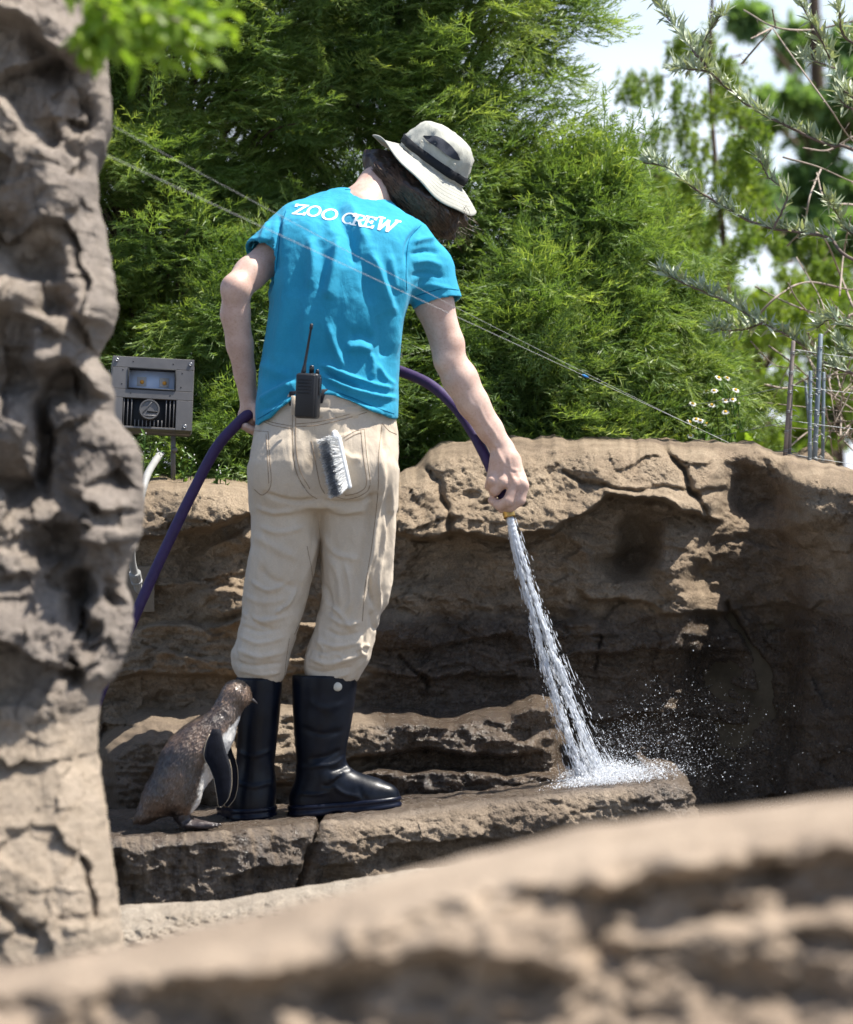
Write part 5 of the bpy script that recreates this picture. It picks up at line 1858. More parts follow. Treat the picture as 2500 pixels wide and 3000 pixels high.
# ---- trousers
T = SDF([-0.50, -0.17, 0.28], [-0.03, 0.20, 1.02], 0.0045)
hips = [(1150, 775, 1142, -0.090, 0.098), (1185, 765, 1152, -0.094, 0.102), (1250, 747, 1164, -0.100, 0.108), (1320, 737, 1168, -0.104, 0.110), (1400, 734, 1166, -0.104, 0.110), (1450, 736, 1163, -0.098, 0.105), (1490, 738, 1160, -0.088, 0.098)]
z, cx, cy, hw, hd = slices(hips)
T.loft(z, cx, cy, hw, hd, 0.02, power=2.3)
LL = [(1380, 736, 946, -0.100, 0.100), (1450, 735, 940, -0.092, 0.095), (1500, 737, 937, -0.080, 0.088), (1600, 738, 930, -0.070, 0.082), (1700, 722, 912, -0.062, 0.078), (1800, 711, 884, -0.058, 0.072), (1870, 699, 862, -0.058, 0.068),
      (1915, 684, 848, -0.060, 0.070), (1950, 688, 842, -0.058, 0.068), (1975, 700, 835, -0.052, 0.062), (1998, 712, 826, -0.044, 0.052)]
RL = [(1380, 925, 1166, -0.100, 0.100), (1450, 932, 1161, -0.092, 0.096), (1500, 938, 1159, -0.080, 0.090), (1600, 945, 1154, -0.070, 0.086), (1700, 948, 1148, -0.062, 0.084), (1760, 945, 1132, -0.058, 0.080), (1800, 936, 1112, -0.056, 0.076), (1850, 924, 1098, -0.054, 0.072),
      (1890, 910, 1090, -0.056, 0.072), (1930, 897, 1080, -0.058, 0.070), (1960, 894, 1062, -0.054, 0.066), (1992, 902, 1045, -0.046, 0.056)]
for L_ in (LL, RL):
    z, cx, cy, hw, hd = slices(L_)
    T.loft(z, cx, cy, hw, hd, 0.018, power=2.15)
T.ell(P(838, 1370, -0.052), (0.080, 0.066, 0.088), None, 0.04)
T.ell(P(1048, 1370, -0.052), (0.080, 0.066, 0.088), None, 0.04)
T.cone(P(937, 1470, -0.14), P(940, 1530, -0.10), 0.012, 0.010, 0.02, 's')
V, F = T.mesh(1, 0.5)
N = vnormals(V, F)
pf = [
    ([(800, 1800), (840, 1770), (868, 1720)], 7, 0.006), ([(720, 1790), (760, 1830), (800, 1842)], 6, -0.006), ([(735, 1700), (790, 1730), (850, 1700)], 8, 0.005), ([(960, 1770), (1000, 1800), (1030, 1850)], 7, 0.007),
    ([(1010, 1640), (1030, 1740), (1015, 1800)], 8, 0.006), ([(1100, 1620), (1080, 1700), (1095, 1790)], 7, -0.007), ([(950, 1560), (985, 1620), (1060, 1640)], 10, 0.004), ([(760, 1540), (820, 1560), (900, 1540)], 10, 0.0035),
    ([(1128, 1500), (1122, 1600), (1104, 1700), (1110, 1780)], 7, 0.008), ([(1142, 1700), (1120, 1790), (1102, 1850)], 6, 0.006), ([(930, 1880), (950, 1900), (940, 1930)], 5, 0.006), ([(1040, 1905), (1062, 1890), (1082, 1895)], 5, 0.006),
    ([(856, 1215), (858, 1320), (875, 1400), (915, 1450)], 4, -0.003), ([(925, 1462), (880, 1468), (830, 1462), (770, 1440)], 9, -0.006), ([(945, 1462), (990, 1472), (1060, 1470), (1120, 1440)], 9, -0.006),
    ([(750, 1480), (800, 1500), (870, 1495)], 10, 0.004), ([(960, 1490), (1010, 1500), (1080, 1490)], 10, 0.004),
    ([(1110, 1300), (1120, 1400), (1100, 1520), (1085, 1640), (1060, 1740), (1040, 1840)], 13, 0.008), ([(1085, 1400), (1085, 1500), (1060, 1640), (1030, 1760)], 16, -0.005), ([(1140, 1420), (1130, 1560), (1110, 1680)], 12, -0.004),
    ([(1150, 1420), (1146, 1560), (1134, 1680)], 9, 0.004), ([(1085, 1780), (1090, 1830), (1110, 1850)], 9, -0.006), ([(960, 1800), (1010, 1830), (1060, 1820)], 9, 0.006), ([(950, 1840), (1000, 1862), (1060, 1850)], 8, -0.005),
    ([(925, 1870), (980, 1895), (1060, 1880)], 8, 0.006), ([(915, 1900), (960, 1915), (1000, 1905)], 7, -0.005), ([(905, 1925), (960, 1945), (1020, 1930), (1060, 1915)], 8, 0.007), ([(930, 1925), (985, 1915), (1010, 1935)], 5, 0.004),
    ([(900, 1955), (950, 1968), (1040, 1950)], 6, -0.005), ([(910, 1975), (970, 1985), (1030, 1968)], 6, 0.004), ([(1060, 1850), (1050, 1900), (1070, 1925)], 9, 0.007),
    ([(715, 1740), (770, 1765), (850, 1750)], 12, 0.004), ([(705, 1790), (770, 1820), (850, 1800)], 10, 0.006), ([(705, 1830), (760, 1850), (830, 1840)], 8, -0.005), ([(700, 1860), (760, 1885), (840, 1862)], 8, 0.005),
    ([(690, 1900), (760, 1925), (835, 1905)], 8, 0.006), ([(690, 1935), (740, 1950), (830, 1940)], 7, -0.006), ([(700, 1960), (760, 1975), (828, 1965)], 6, 0.004), ([(690, 1885), (700, 1930), (705, 1960)], 6, -0.004),
    ([(745, 1560), (800, 1600), (880, 1640)], 18, 0.004), ([(930, 1560), (905, 1650), (880, 1720)], 14, 0.004), ([(760, 1660), (800, 1700), (870, 1720)], 14, -0.004), ([(1000, 1200), (1060, 1190), (1140, 1180)], 5, 0.003),
    ([(968, 1620), (1000, 1700), (1000, 1780)], 14, 0.005), ([(950, 1700), (970, 1760), (965, 1800)], 10, -0.004), ([(1000, 1320), (1030, 1345), (1060, 1340)], 12, 0.004), ([(1120, 1250), (1128, 1330)], 8, -0.004),
]
V = strokes(V, N, [(p_, w_ * 0.72, a_ * (1.0 if min(q_[1] for q_ in p_) > 1735 else 1.5)) for p_, w_, a_ in pf])
px = 1250 + V[:, 0] / (K * (8 + V[:, 1]))
py = 1500 + (CAM_Z - V[:, 2]) / (K * (8 + V[:, 1]))


def quad_mask(px, py, q, soft=5.0):
    """soft inside-mask of a convex polygon given clockwise in the picture"""
    q = np.array(q, float)
    m_ = np.ones(len(px))
    for i in range(len(q)):
        a, b_ = q[i], q[(i + 1) % len(q)]
        e = (b_ - a) / np.linalg.norm(b_ - a)
        m_ *= sm(-((px - a[0]) * e[1] - (py - a[1]) * e[0]), -soft / 2, soft / 2)
    return m_


pk1 = [(742, 1262), (786, 1265), (792, 1420), (768, 1450), (744, 1430)]
pk2 = [(922, 1290), (1068, 1258), (1084, 1420), (1050, 1455), (958, 1440), (940, 1400)]
front = np.clip(-N[:, 1] * 2, 0, 1)
V = V + N * ((0.0028 * np.maximum(quad_mask(px, py, pk1), quad_mask(px, py, pk2)) * front)[:, None])
V = V + N * ((0.0030 * fbm(V * np.array([17, 17, 5.5]) + 0.35 * noise(V * 9, 76)[:, None], 3, 0.5, 77, ridged=True) * sm(V[:, 2], 0.84, 0.60))[:, None])
V = V + N * (0.0028 * fbm(V * np.array([13, 13, 8]), 3, 0.55, 70) + 0.0010 * fbm(V * np.array([45, 45, 30]), 3, 0.5, 71))[:, None]
worn = 0.45 * sm(noise(V * np.array([9, 9, 7]), 72) + 0.5 * noise(V * 34, 73), 0.15, 0.75) * sm(V[:, 2], 0.60, 0.85)
trousers = mesh_obj("trousers", V, F, M['khaki'], person, attrs={'worn': worn})
TB = BVHTree.FromPolygons([tuple(v) for v in V], [tuple(f) for f in F])
seam("stitching", TB, [
    [(858, 1215), (858, 1300), (868, 1380), (900, 1440), (930, 1462)], [(867, 1215), (867, 1300), (878, 1375), (908, 1432)],
    [(760, 1222), (800, 1238), (856, 1248)], [(762, 1230), (800, 1246), (856, 1256)], [(868, 1250), (930, 1246), (1000, 1230), (1075, 1208)], [(868, 1242), (930, 1236), (1000, 1220), (1075, 1200)],
    [(744, 1262), (786, 1265)], [(786, 1265), (790, 1340), (794, 1420), (770, 1450), (746, 1434)], [(780, 1272), (784, 1340), (788, 1416)],
    [(912, 1292), (924, 1350), (938, 1420), (952, 1446)], [(1008, 1282), (1040, 1264), (1068, 1258)], [(1068, 1258), (1074, 1330), (1084, 1420), (1060, 1450), (1012, 1462), (958, 1444)], [(1058, 1262), (1064, 1330), (1074, 1415), (1052, 1442), (1012, 1452)],
    [(1012, 1290), (1040, 1274), (1058, 1268)], [(1120, 1240), (1140, 1262), (1162, 1272)], [(900, 1600), (915, 1700), (888, 1800), (862, 1860)], [(848, 1870), (838, 1940), (834, 1985)],
    [(1120, 1240), (1110, 1330), (1108, 1440), (1090, 1600), (1070, 1720), (1062, 1820)],
], M['thread'], trousers, 0.0008, 0.0002, 40)
# waistband, belt and belt loops
wb = slices([(1196, 768, 1148, -0.0945, 0.102)])
ang = np.linspace(0, 2 * math.pi, 90, endpoint=False)


def waist_ring(py_fn, h0, h1, grow, name, mat):
    prof = []
    # under the shirt the band sits closer to the body
    for g, hh in ((0, h0), (grow, h0 + 0.002), (grow, h1 - 0.002), (0, h1)):
        ring = []
        for a_ in ang:
            sgn = lambda v: math.copysign(abs(v) ** (2 / 2.3), v)
            xa_ = 1250 + (wb[1][0] + wb[3][0] * math.cos(a_)) / (K * 7.9)
            g2 = g - (0.0 if py_fn is WBF else 0.022 * float(1 - sm(xa_, 835, 860) * (1 - sm(xa_, 950, 980))))
            x = wb[1][0] + (wb[3][0] + g2) * sgn(math.cos(a_))
            y = wb[2][0] + (wb[4][0] + g2) * sgn(math.sin(a_))
            pyv = py_fn(1250 + x / (K * (8 + y)))
            ring.append([x, y, CAM_Z - (pyv - 1500) * K * 7.9 + hh])
        prof.append(ring)
    V = np.array(prof).reshape(-1, 3)
    n = len(ang)
    i = np.arange(3)[:, None] * n
    j = np.arange(n)[None]
    F = np.stack([i + j, i + (j + 1) % n, i + n + (j + 1) % n, i + n + j], -1).reshape(-1, 4)
    return mesh_obj(name, V, F, mat, trousers)


WBF = lambda p: np.interp(p, [740, 868, 1100, 1170], [1212, 1204, 1200, 1200])
waist_ring(WBF, -0.020, 0.008, 0.0035, "waistband", M['khaki'])
waist_ring(lambda p: np.interp(p, [740, 868, 1100, 1170], [1190, 1180, 1166, 1160]), -0.006, 0.028, 0.0025, "belt", M['belt'])
for a_, b__ in (((862, 1160), (857, 1214)),):
    p0, p1 = P(a_[0], a_[1], -0.100), P(b__[0], b__[1], -0.104)
    V, F = [], []
    mb = MB()
    c = (p0 + p1) / 2
    add_box(mb, (0.010, 0.004, np.linalg.norm(p1 - p0)), c + [0, -0.004, 0], 0.0012, 1)
    mb.build("belt_loop", M['khaki'], trousers)

# ---- rubber boots
def boot(rows, foot, sole_pts, gz, label, arch):
    S = SDF([-0.50, -0.12, -0.03], [-0.03, 0.22, 0.36], 0.0036)
    z, cx, cy, hw, hd = slices(rows)
    S.loft(z, cx, cy, hw, hd, 0.02)
    for a_, b__, ra_, rb_ in foot:
        S.cone(a_, b__, ra_, rb_, 0.03)
    S.func(lambda X, Y, Z: gz(X, Y) + 0.012 - Z, [-0.5, -0.12, -0.03], [-0.03, 0.22, 0.1], 0.004, 'i')
    V, F = S.mesh(1, 0.5)
    N = vnormals(V, F)
    return V, F, N


def gzl(X, Y):
    return ledge_z(1250 + X / (K * 8.0)) + 0 * Y


rowsL = [(1983, 690, 828, -0.058, 0.062), (2020, 693, 826, -0.058, 0.062), (2100, 696, 820, -0.055, 0.058), (2180, 695, 811, -0.050, 0.053), (2260, 693, 802, -0.048, 0.052), (2330, 690, 797, -0.050, 0.056), (2392, 689, 796, -0.050, 0.058)]
VL, FL, NL = boot(rowsL, [(P(740, 2352, 0.0), P(690, 2352, 0.085), 0.048, 0.040), (P(742, 2300, 0.01), P(705, 2345, 0.07), 0.046, 0.035)], None, gzl, "", None)
VL = strokes(VL, NL, [([(690, 2200), (740, 2215), (805, 2195)], 6, 0.0025), ([(690, 2290), (740, 2305), (800, 2290)], 6, 0.003), ([(792, 2230), (798, 2280), (790, 2310)], 8, 0.003)])
bl = mesh_obj("boot", VL, FL, M['scuff'], person)
rowsR = [(1976, 856, 1050, -0.058, 0.066), (2010, 856, 1046, -0.058, 0.066), (2060, 857, 1040, -0.056, 0.064), (2120, 860, 1030, -0.054, 0.060), (2180, 865, 1018, -0.050, 0.056), (2230, 868, 1010, -0.046, 0.052), (2280, 866, 1006, -0.044, 0.050), (2330, 860, 985, -0.044, 0.050), (2372, 862, 960, -0.044, 0.050)]
VR, FR, NR = boot(rowsR, [(P(902, 2345, 0.0), P(1080, 2342, -0.005), 0.040, 0.037), (P(1080, 2342, -0.005), P(1135, 2334, -0.008), 0.038, 0.030), (P(960, 2285, 0.0), P(1085, 2325, -0.003), 0.046, 0.034)], None, gzl, "", None)
VR = strokes(VR, NR, [([(1000, 2195), (960, 2215), (900, 2225)], 6, -0.0035), ([(1012, 2215), (975, 2238), (915, 2246)], 5, 0.003), ([(880, 2130), (940, 2150), (1010, 2140)], 8, -0.0025), ([(900, 2050), (950, 2075), (1010, 2060)], 10, 0.002),
                      ([(965, 2290), (985, 2275), (1010, 2262)], 6, 0.004), ([(940, 2300), (970, 2300), (1000, 2270)], 5, -0.003), ([(975, 2300), (1010, 2325), (1060, 2335)], 6, 0.004), ([(870, 2325), (920, 2328), (970, 2322)], 4, 0.003),
                      ([(960, 2260), (1000, 2250), (1014, 2240)], 7, -0.004), ([(862, 2240), (900, 2248), (960, 2240)], 7, 0.002), ([(1016, 2200), (1022, 2240), (1030, 2265)], 8, 0.003), ([(1050, 2300), (1060, 2330), (1080, 2345)], 7, -0.002)])
br = mesh_obj("boot", VR, FR, M['scuff'], person)


def sole(V, gz, parent, grow, heel_dir, heel_frac):
    """tread slab following the boot's own footprint"""
    g = gz(V[:, 0], V[:, 1])
    low = V[(V[:, 2] < g + 0.030)]
    c = low[:, :2].mean(0)
    # footprint: radial outline
    an = np.arctan2(low[:, 1] - c[1], low[:, 0] - c[0])
    rr_ = np.hypot(low[:, 0] - c[0], low[:, 1] - c[1])
    bins = np.linspace(-math.pi, math.pi, 65)
    rad = np.array([rr_[(an >= bins[i]) & (an < bins[i + 1])].max() if ((an >= bins[i]) & (an < bins[i + 1])).any() else np.nan for i in range(64)])
    ok = ~np.isnan(rad)
    mid = (bins[:-1] + bins[1:]) / 2
    rad = np.interp(mid, mid[ok], rad[ok])
    rad = (np.roll(rad, 1) + 2 * rad + np.roll(rad, -1)) / 4 + grow
    xs_, ys_ = c[0] + rad * np.cos(mid), c[1] + rad * np.sin(mid)
    lay = []
    al = ((xs_ - c[0]) * heel_dir[0] + (ys_ - c[1]) * heel_dir[1]) / rad.max()
    arch = 0.008 * np.exp(-((al - heel_frac) / 0.16) ** 2)
    for sc, h, ar in ((0.2, 0.0, 0), (0.97, 0.0, 1), (1.0, 0.003, 1), (1.0, 0.011, 0.4), (0.975, 0.0125, 0.4), (0.985, 0.019, 0), (1.0, 0.021, 0), (0.98, 0.027, 0), (0.9, 0.0285, 0)):
        x, y = c[0] + (xs_ - c[0]) * sc, c[1] + (ys_ - c[1]) * sc
        lay.append(np.stack([x, y, gz(x, y) + h + arch * ar - 0.001], 1))
    V2 = np.concatenate(lay)
    n = 64
    i = np.arange(len(lay) - 1)[:, None] * n
    j = np.arange(n)[None]
    F2 = np.stack([i + j, i + (j + 1) % n, i + n + (j + 1) % n, i + n + j], -1).reshape(-1, 4)
    return mesh_obj("sole", V2, F2, M['rubber'], parent)


sole(VL, gzl, bl, 0.004, (0.3, -0.9), 0.2)
sole(VR, gzl, br, 0.005, (-1, 0), 0.10)
RB = BVHTree.FromPolygons([tuple(v) for v in VR], [tuple(f) for f in FR])
c = project(RB, 989, 2012, 0.001)
V, F = lathe([(0.0001, 0.004), (0.008, 0.0035), (0.0105, 0.001), (0.0105, -0.003)], 18, c, frame((-0.05, -1, 0.05)))
mesh_obj("stud", V, F, M['stud'], br)

# ---- hair
HR = frame(HUP, (1, 0, -0.6))
hb = SDF(P(1040, 720, 0.20) - 0.03, P(1430, 380, 0.55) + 0.03, 0.0045)
for pts, rs in (([P(1120, 450, 0.285), P(1165, 500, 0.255), P(1215, 560, 0.245), P(1268, 615, 0.265), P(1300, 660, 0.31), P(1318, 690, 0.34)], [0.030, 0.048, 0.052, 0.046, 0.032, 0.014]),
                ([P(1135, 440, 0.27), P(1152, 500, 0.240), P(1178, 555, 0.228), P(1215, 600, 0.235)], [0.036, 0.040, 0.036, 0.026]),
                ([P(1290, 560, 0.28), P(1340, 612, 0.34), P(1358, 640, 0.38)], [0.048, 0.036, 0.022]),
                ([P(1112, 440, 0.29), P(1096, 480, 0.285), P(1076, 522, 0.27)], [0.030, 0.022, 0.008])):
    hb.chain(pts, rs, 0.03)
hb.ell(HEADC, (0.084, 0.090, 0.100), RH, 0.03)


def brim_gap(p):
    """height of points above the underside of the brim, along the hat's axis"""
    q_ = (np.asarray(p) - HATC) @ HR
    rd = np.hypot(q_[..., 0], q_[..., 1])
    return q_[..., 2] - (-0.003 - 0.040 * np.clip((rd - 0.0915) / 0.064, 0, 1.4) ** 1.2)


hb.func(lambda X, Y, Z: brim_gap(np.stack(np.broadcast_arrays(X, Y, Z), -1)) + 0.004, [-2, -2, -2], [2, 2, 2], 0.004, 'i')
V, F = hb.mesh(1, 0.5)
N = vnormals(V, F)
V = V + N * (0.006 * fbm(V * np.array([30, 30, 12]), 3, 0.6, 80))[:, None]
hair = mesh_obj("hair", V, F, M['hair'], person)
HB = BVHTree.FromPolygons([tuple(v) for v in V], [tuple(f) for f in F])
r = np.random.default_rng(55)
mb = MB()
flow = [(1118, 440), (1165, 500), (1215, 560), (1266, 618), (1306, 672)]
for k in range(420):
    t0 = r.uniform(0, 0.75)
    off = r.normal(0, 1) * 34
    ln = r.uniform(0.18, 0.45)
    tt = np.linspace(t0, min(t0 + ln, 1.12), 12)
    fx = np.interp(tt, np.linspace(0, 1, 5), [f_[0] for f_ in flow]) + (tt > 1) * (tt - 1) * 150
    fy = np.interp(tt, np.linspace(0, 1, 5), [f_[1] for f_ in flow]) + (tt > 1) * (tt - 1) * 200
    curl = r.uniform(3, 11) * np.sin(np.linspace(0, r.uniform(2, 6), 12) + r.uniform(0, 6))
    pts = []
    for i in range(12):
        p = project(HB, fx[i] + 0.7 * (off + curl[i]), fy[i] - 0.6 * (off + curl[i]), r.uniform(0.001, 0.004))
        if p is None:
            if pts:
                p = pts[-1] + np.array([0.004, 0.001, -0.006]) + r.normal(0, 0.001, 3)
            else:
                continue
        pts.append(p)
    if len(pts) > 5:
        pts = np.array(pts)
        g_ = brim_gap(pts) < -0.003
        pts = pts[g_] if g_.sum() > 5 else pts[:0]
        if len(pts) < 6:
            continue
        if np.abs(np.diff(pts[:, 1])).max() < 0.03:
            add_tube(mb, pts, np.linspace(0.0011, 0.0004, len(pts)), 3)
for k in range(170):
    xq = r.uniform(1180, 1370)
    a0 = P(xq, np.interp(xq, [1180, 1260, 1310, 1370], [560, 615, 665, 620]) + r.uniform(-30, 12), r.uniform(0.25, 0.36))
    pts = catmull([a0, a0 + [r.normal(0, 0.012), 0, -0.02], a0 + [r.normal(0.015, 0.02), r.normal(0, 0.01), -r.uniform(0.03, 0.07)]], 8)
    add_tube(mb, pts, np.linspace(0.0007, 0.0003, 8), 3)
mb.build("strands", M['hairlight'], hair)["kind"] = "stuff"

# ---- sun hat


def hat_xyz(rad, h, an, wob=0.0):
    """rad, h along the hat's own axis; the brim droops and waves"""
    x, y, h = np.broadcast_arrays(rad * np.cos(an), rad * np.sin(an), h + wob)
    return np.stack([x, y, h], -1) @ HR.T + HATC


SD = 96
an = np.linspace(0, 2 * math.pi, SD, endpoint=False)
local_left = (np.array([-1.0, -0.2, -0.3]) @ HR)
aL = math.atan2(local_left[1], local_left[0])
prof = [(0.0005, 0.112), (0.024, 0.1115), (0.044, 0.109), (0.059, 0.104), (0.070, 0.096), (0.0775, 0.085), (0.0825, 0.071), (0.086, 0.055), (0.0885, 0.040), (0.090, 0.026), (0.0915, 0.012)]
ring = []
r = np.random.default_rng(4)
for i, (rd, h) in enumerate(prof):
    q3 = np.stack([np.cos(an) * 1.6, np.sin(an) * 1.6, np.full(SD, h * 26)], -1)
    dent = 0.0075 * fbm(q3 * 1.6, 3, 0.6, 90) * min(1, rd / 0.06)
    ring.append(hat_xyz(rd * 1.0 + dent, h + 0.004 * noise(q3, 91), an))
V = np.concatenate(ring)
i = np.arange(len(prof) - 1)[:, None] * SD
j = np.arange(SD)[None]
F = np.stack([i + j, i + SD + j, i + SD + (j + 1) % SD, i + (j + 1) % SD], -1).reshape(-1, 4)
hat = mesh_obj("hat", V, F, M['hat'], person)
ring = []
nb_ = 12
lift = np.exp(-(np.angle(np.exp(1j * (an - aL))) / 0.7) ** 2)
for sgn, tl in ((1, np.linspace(0, 1, nb_)), (-1, np.linspace(1, 0, nb_))):
    for t in tl:
        rd = 0.0915 + t * 0.064 * (1 + 0.06 * np.sin(an * 2 + 0.6))
        h = 0.012 - 0.037 * t ** 1.2 + lift * 0.034 * t ** 2 + 0.006 * t * np.sin(an * 3 + 1.0) + 0.0025 * np.sin(an * 7) * t + sgn * 0.0012
        ring.append(hat_xyz(rd, h, an))
V = np.concatenate(ring)
i = np.arange(len(ring) - 1)[:, None] * SD
F = np.stack([i + j, i + SD + j, i + SD + (j + 1) % SD, i + (j + 1) % SD], -1).reshape(-1, 4)
mesh_obj("brim", V, F, M['hat'], hat)
mb = MB()
for t in (0.25, 0.4, 0.55, 0.7, 0.85, 0.97):
    rd = 0.0915 + t * 0.064 * (1 + 0.06 * np.sin(an * 2 + 0.6))
    h = 0.012 - 0.037 * t ** 1.2 + lift * 0.034 * t ** 2 + 0.006 * t * np.sin(an * 3 + 1.0) + 0.0025 * np.sin(an * 7) * t + 0.0013
    pth = hat_xyz(rd, h, an)
    add_tube(mb, np.concatenate([pth, pth[:1]]), 0.0004, 3)
mb.build("brim_stitch", M['hat'], hat)
ring = []
for rd, h in ((0.0895, 0.021), (0.0922, 0.022), (0.0912, 0.041), (0.0880, 0.042)):
    q3 = np.stack([np.cos(an) * 1.6, np.sin(an) * 1.6, np.full(SD, h * 26)], -1)
    ring.append(hat_xyz(rd + 0.0070 * fbm(q3 * 1.6, 3, 0.6, 90) + 0.0012, h, an))
V = np.concatenate(ring)
i = np.arange(3)[:, None] * SD
F = np.stack([i + j, i + (j + 1) % SD, i + SD + (j + 1) % SD, i + SD + j], -1).reshape(-1, 4)
mesh_obj("hat_band", V, F, M['hatdark'], hat)
# mesh vent on the side of the crown that faces us
cam_loc = (np.array([0.12, -1.0, 0.05]) @ HR)
aC = math.atan2(cam_loc[1], cam_loc[0])
av = np.linspace(-0.72, 0.62, 26)
VV = []
for a_ in av:
    hwid = 0.011 * max(0.0, 1 - abs((a_ + 0.05) / 0.69) ** 2.6) + 0.0007
    hc = 0.068 + 0.010 * math.cos(a_ * 2.2)
    for s in (-1, 0, 1):
        hh = hc + hwid * s
        rd = np.interp(hh, [0.04, 0.055, 0.071, 0.085, 0.096], [0.0885, 0.086, 0.0825, 0.0775, 0.070])
        q3 = np.array([[math.cos(aC + a_) * 1.6, math.sin(aC + a_) * 1.6, hh * 26]])
        rd = rd + 0.0075 * float(fbm(q3 * 1.6, 3, 0.6, 90)[0]) + 0.0042
        VV.append(hat_xyz(rd, hh + 0.004 * float(noise(q3, 91)[0]), np.array(aC + a_)))
mesh_obj("hat_vent", np.array(VV), grid_faces(3, 26), M['mesh'], hat)
for a_ in (-0.62, 0.52):
    hh = 0.056
    p = hat_xyz(0.0900, hh, np.array(aC + a_))
    V, F = lathe([(0.0012, 0.0012), (0.003, 0.001), (0.003, -0.001)], 10, p, frame(p - (HATC + HUP * hh)))
    mesh_obj("eyelet", V, F, M['stud'], hat)

# ================================================================== THINGS
# ---- garden hose
M['hose'] = plain("purple_rubber", (0.036, 0.018, 0.082), 0.55, 0.4, var=0.25, scale=60, bump=0.3, bscale=300)
M['brass'] = plain("brass", (0.55, 0.34, 0.10), 0.35, 0.5, metal=1.0, var=0.25)
HP = px2([(120, 2420, -0.05), (230, 2200, 0.02), (310, 1990, 0.05), (368, 1866, 0.07), (465, 1650, 0.085), (560, 1452, 0.09), (632, 1316, 0.09), (692, 1246, 0.085), (738, 1206, 0.078), (790, 1170, 0.12), (860, 1120, 0.20),
          (1000, 1070, 0.30), (1110, 1072, 0.34), (1180, 1090, 0.32), (1262, 1128, 0.27), (1335, 1194, 0.21), (1386, 1268, 0.17), (1420, 1332, 0.145), (1446, 1388, 0.135), (1466, 1430, 0.13), (1482, 1472, 0.122)])
hose = thing("garden_hose", HP[0], "purple garden hose held in both hands and passing in front of the keeper", "hose")
mb = MB()
path = catmull(HP, 240)
add_tube(mb, path, 0.0132 + 0.0004 * noise(np.stack([np.arange(240) / 4.0, np.zeros(240), np.zeros(240)], -1)), 16)
tube_o = mb.build("tube", M['hose'], hose)
nd = unit(P(1496, 1524, 0.112) - P(1482, 1470, 0.122))
n0 = P(1482, 1470, 0.122)
V, F = lathe([(0.0001, -0.006), (0.0145, -0.006), (0.0150, 0.004), (0.0150, 0.020), (0.0135, 0.021), (0.0135, 0.0235), (0.0148, 0.0245), (0.0135, 0.0265), (0.0148, 0.0285), (0.0135, 0.0305), (0.0148, 0.0325), (0.0135, 0.0345),
              (0.0148, 0.0365), (0.0138, 0.040), (0.0105, 0.040), (0.0095, 0.030), (0.0001, 0.030)], 24, n0, frame(nd))
mesh_obj("nozzle", V, F, M['brass'], hose)
NOZ = n0 + nd * 0.040

# ---- water
m, ns, ls, b = mat_base("water", (0.93, 0.96, 1.0), 0.12, 0.6)
tr = ns.new("ShaderNodeBsdfTranslucent")
tr.inputs["Color"].default_value = (0.95, 0.97, 1.0, 1)
mx = ns.new("ShaderNodeMixShader")
mx.inputs[0].default_value = 0.5
ls.new(b.outputs[0], mx.inputs[1])
ls.new(tr.outputs[0], mx.inputs[2])
ls.new(mx.outputs[0], [n_ for n_ in ns if n_.type == 'OUTPUT_MATERIAL'][0].inputs["Surface"])
M['water'] = m
r = np.random.default_rng(61)
jet = thing("water_jet", NOZ, "white spray of water falling from the hose onto the ledge", "water")
ctrl = [NOZ, P(1512, 1600, 0.12), P(1545, 1720, 0.135), P(1580, 1840, 0.15), P(1618, 1970, 0.17), P(1665, 2110, 0.19), P(1715, 2240, 0.21), P(1733, 2290, 0.215)]
core = catmull(ctrl, 200)
kpos = np.linspace(0, 1, 200)
Tg = unit(np.gradient(core, axis=0))


def droplets(pos, d, L, w, name, parent, sides=5):
    """small stretched drops: two-ended bodies"""
    n = len(pos)
    d = unit(d)
    rf = unit(r.normal(size=(n, 3)))
    s1 = unit(np.cross(d, rf))
    s2 = np.cross(d, s1)
    an = np.arange(sides) / sides * 2 * math.pi
    ringv = lambda t, k: pos[:, None] + d[:, None] * (L * t)[:, None, None] + (np.cos(an)[None, :, None] * s1[:, None] + np.sin(an)[None, :, None] * s2[:, None]) * (w * k)[:, None, None]
    V = np.concatenate([(pos - d * L[:, None])[:, None], ringv(-0.45, 0.75), ringv(0.35, 1.0), (pos + d * (L * 0.9)[:, None])[:, None]], 1)
    m_ = 2 + 2 * sides
    j = np.arange(sides)
    j2 = (j + 1) % sides
    tri = np.concatenate([np.stack([0 * j, 1 + j2, 1 + j], 1), np.stack([1 + j, 1 + j2, 1 + sides + j], 1), np.stack([1 + j2, 1 + sides + j2, 1 + sides + j], 1), np.stack([1 + sides + j, 1 + sides + j2, 0 * j + m_ - 1], 1)])
    F = (np.arange(n)[:, None, None] * m_ + tri[None]).reshape(-1, 3)
    o = mesh_obj(name, V.reshape(-1, 3), F, M['water'], parent)
    o["kind"] = "stuff"
    return o


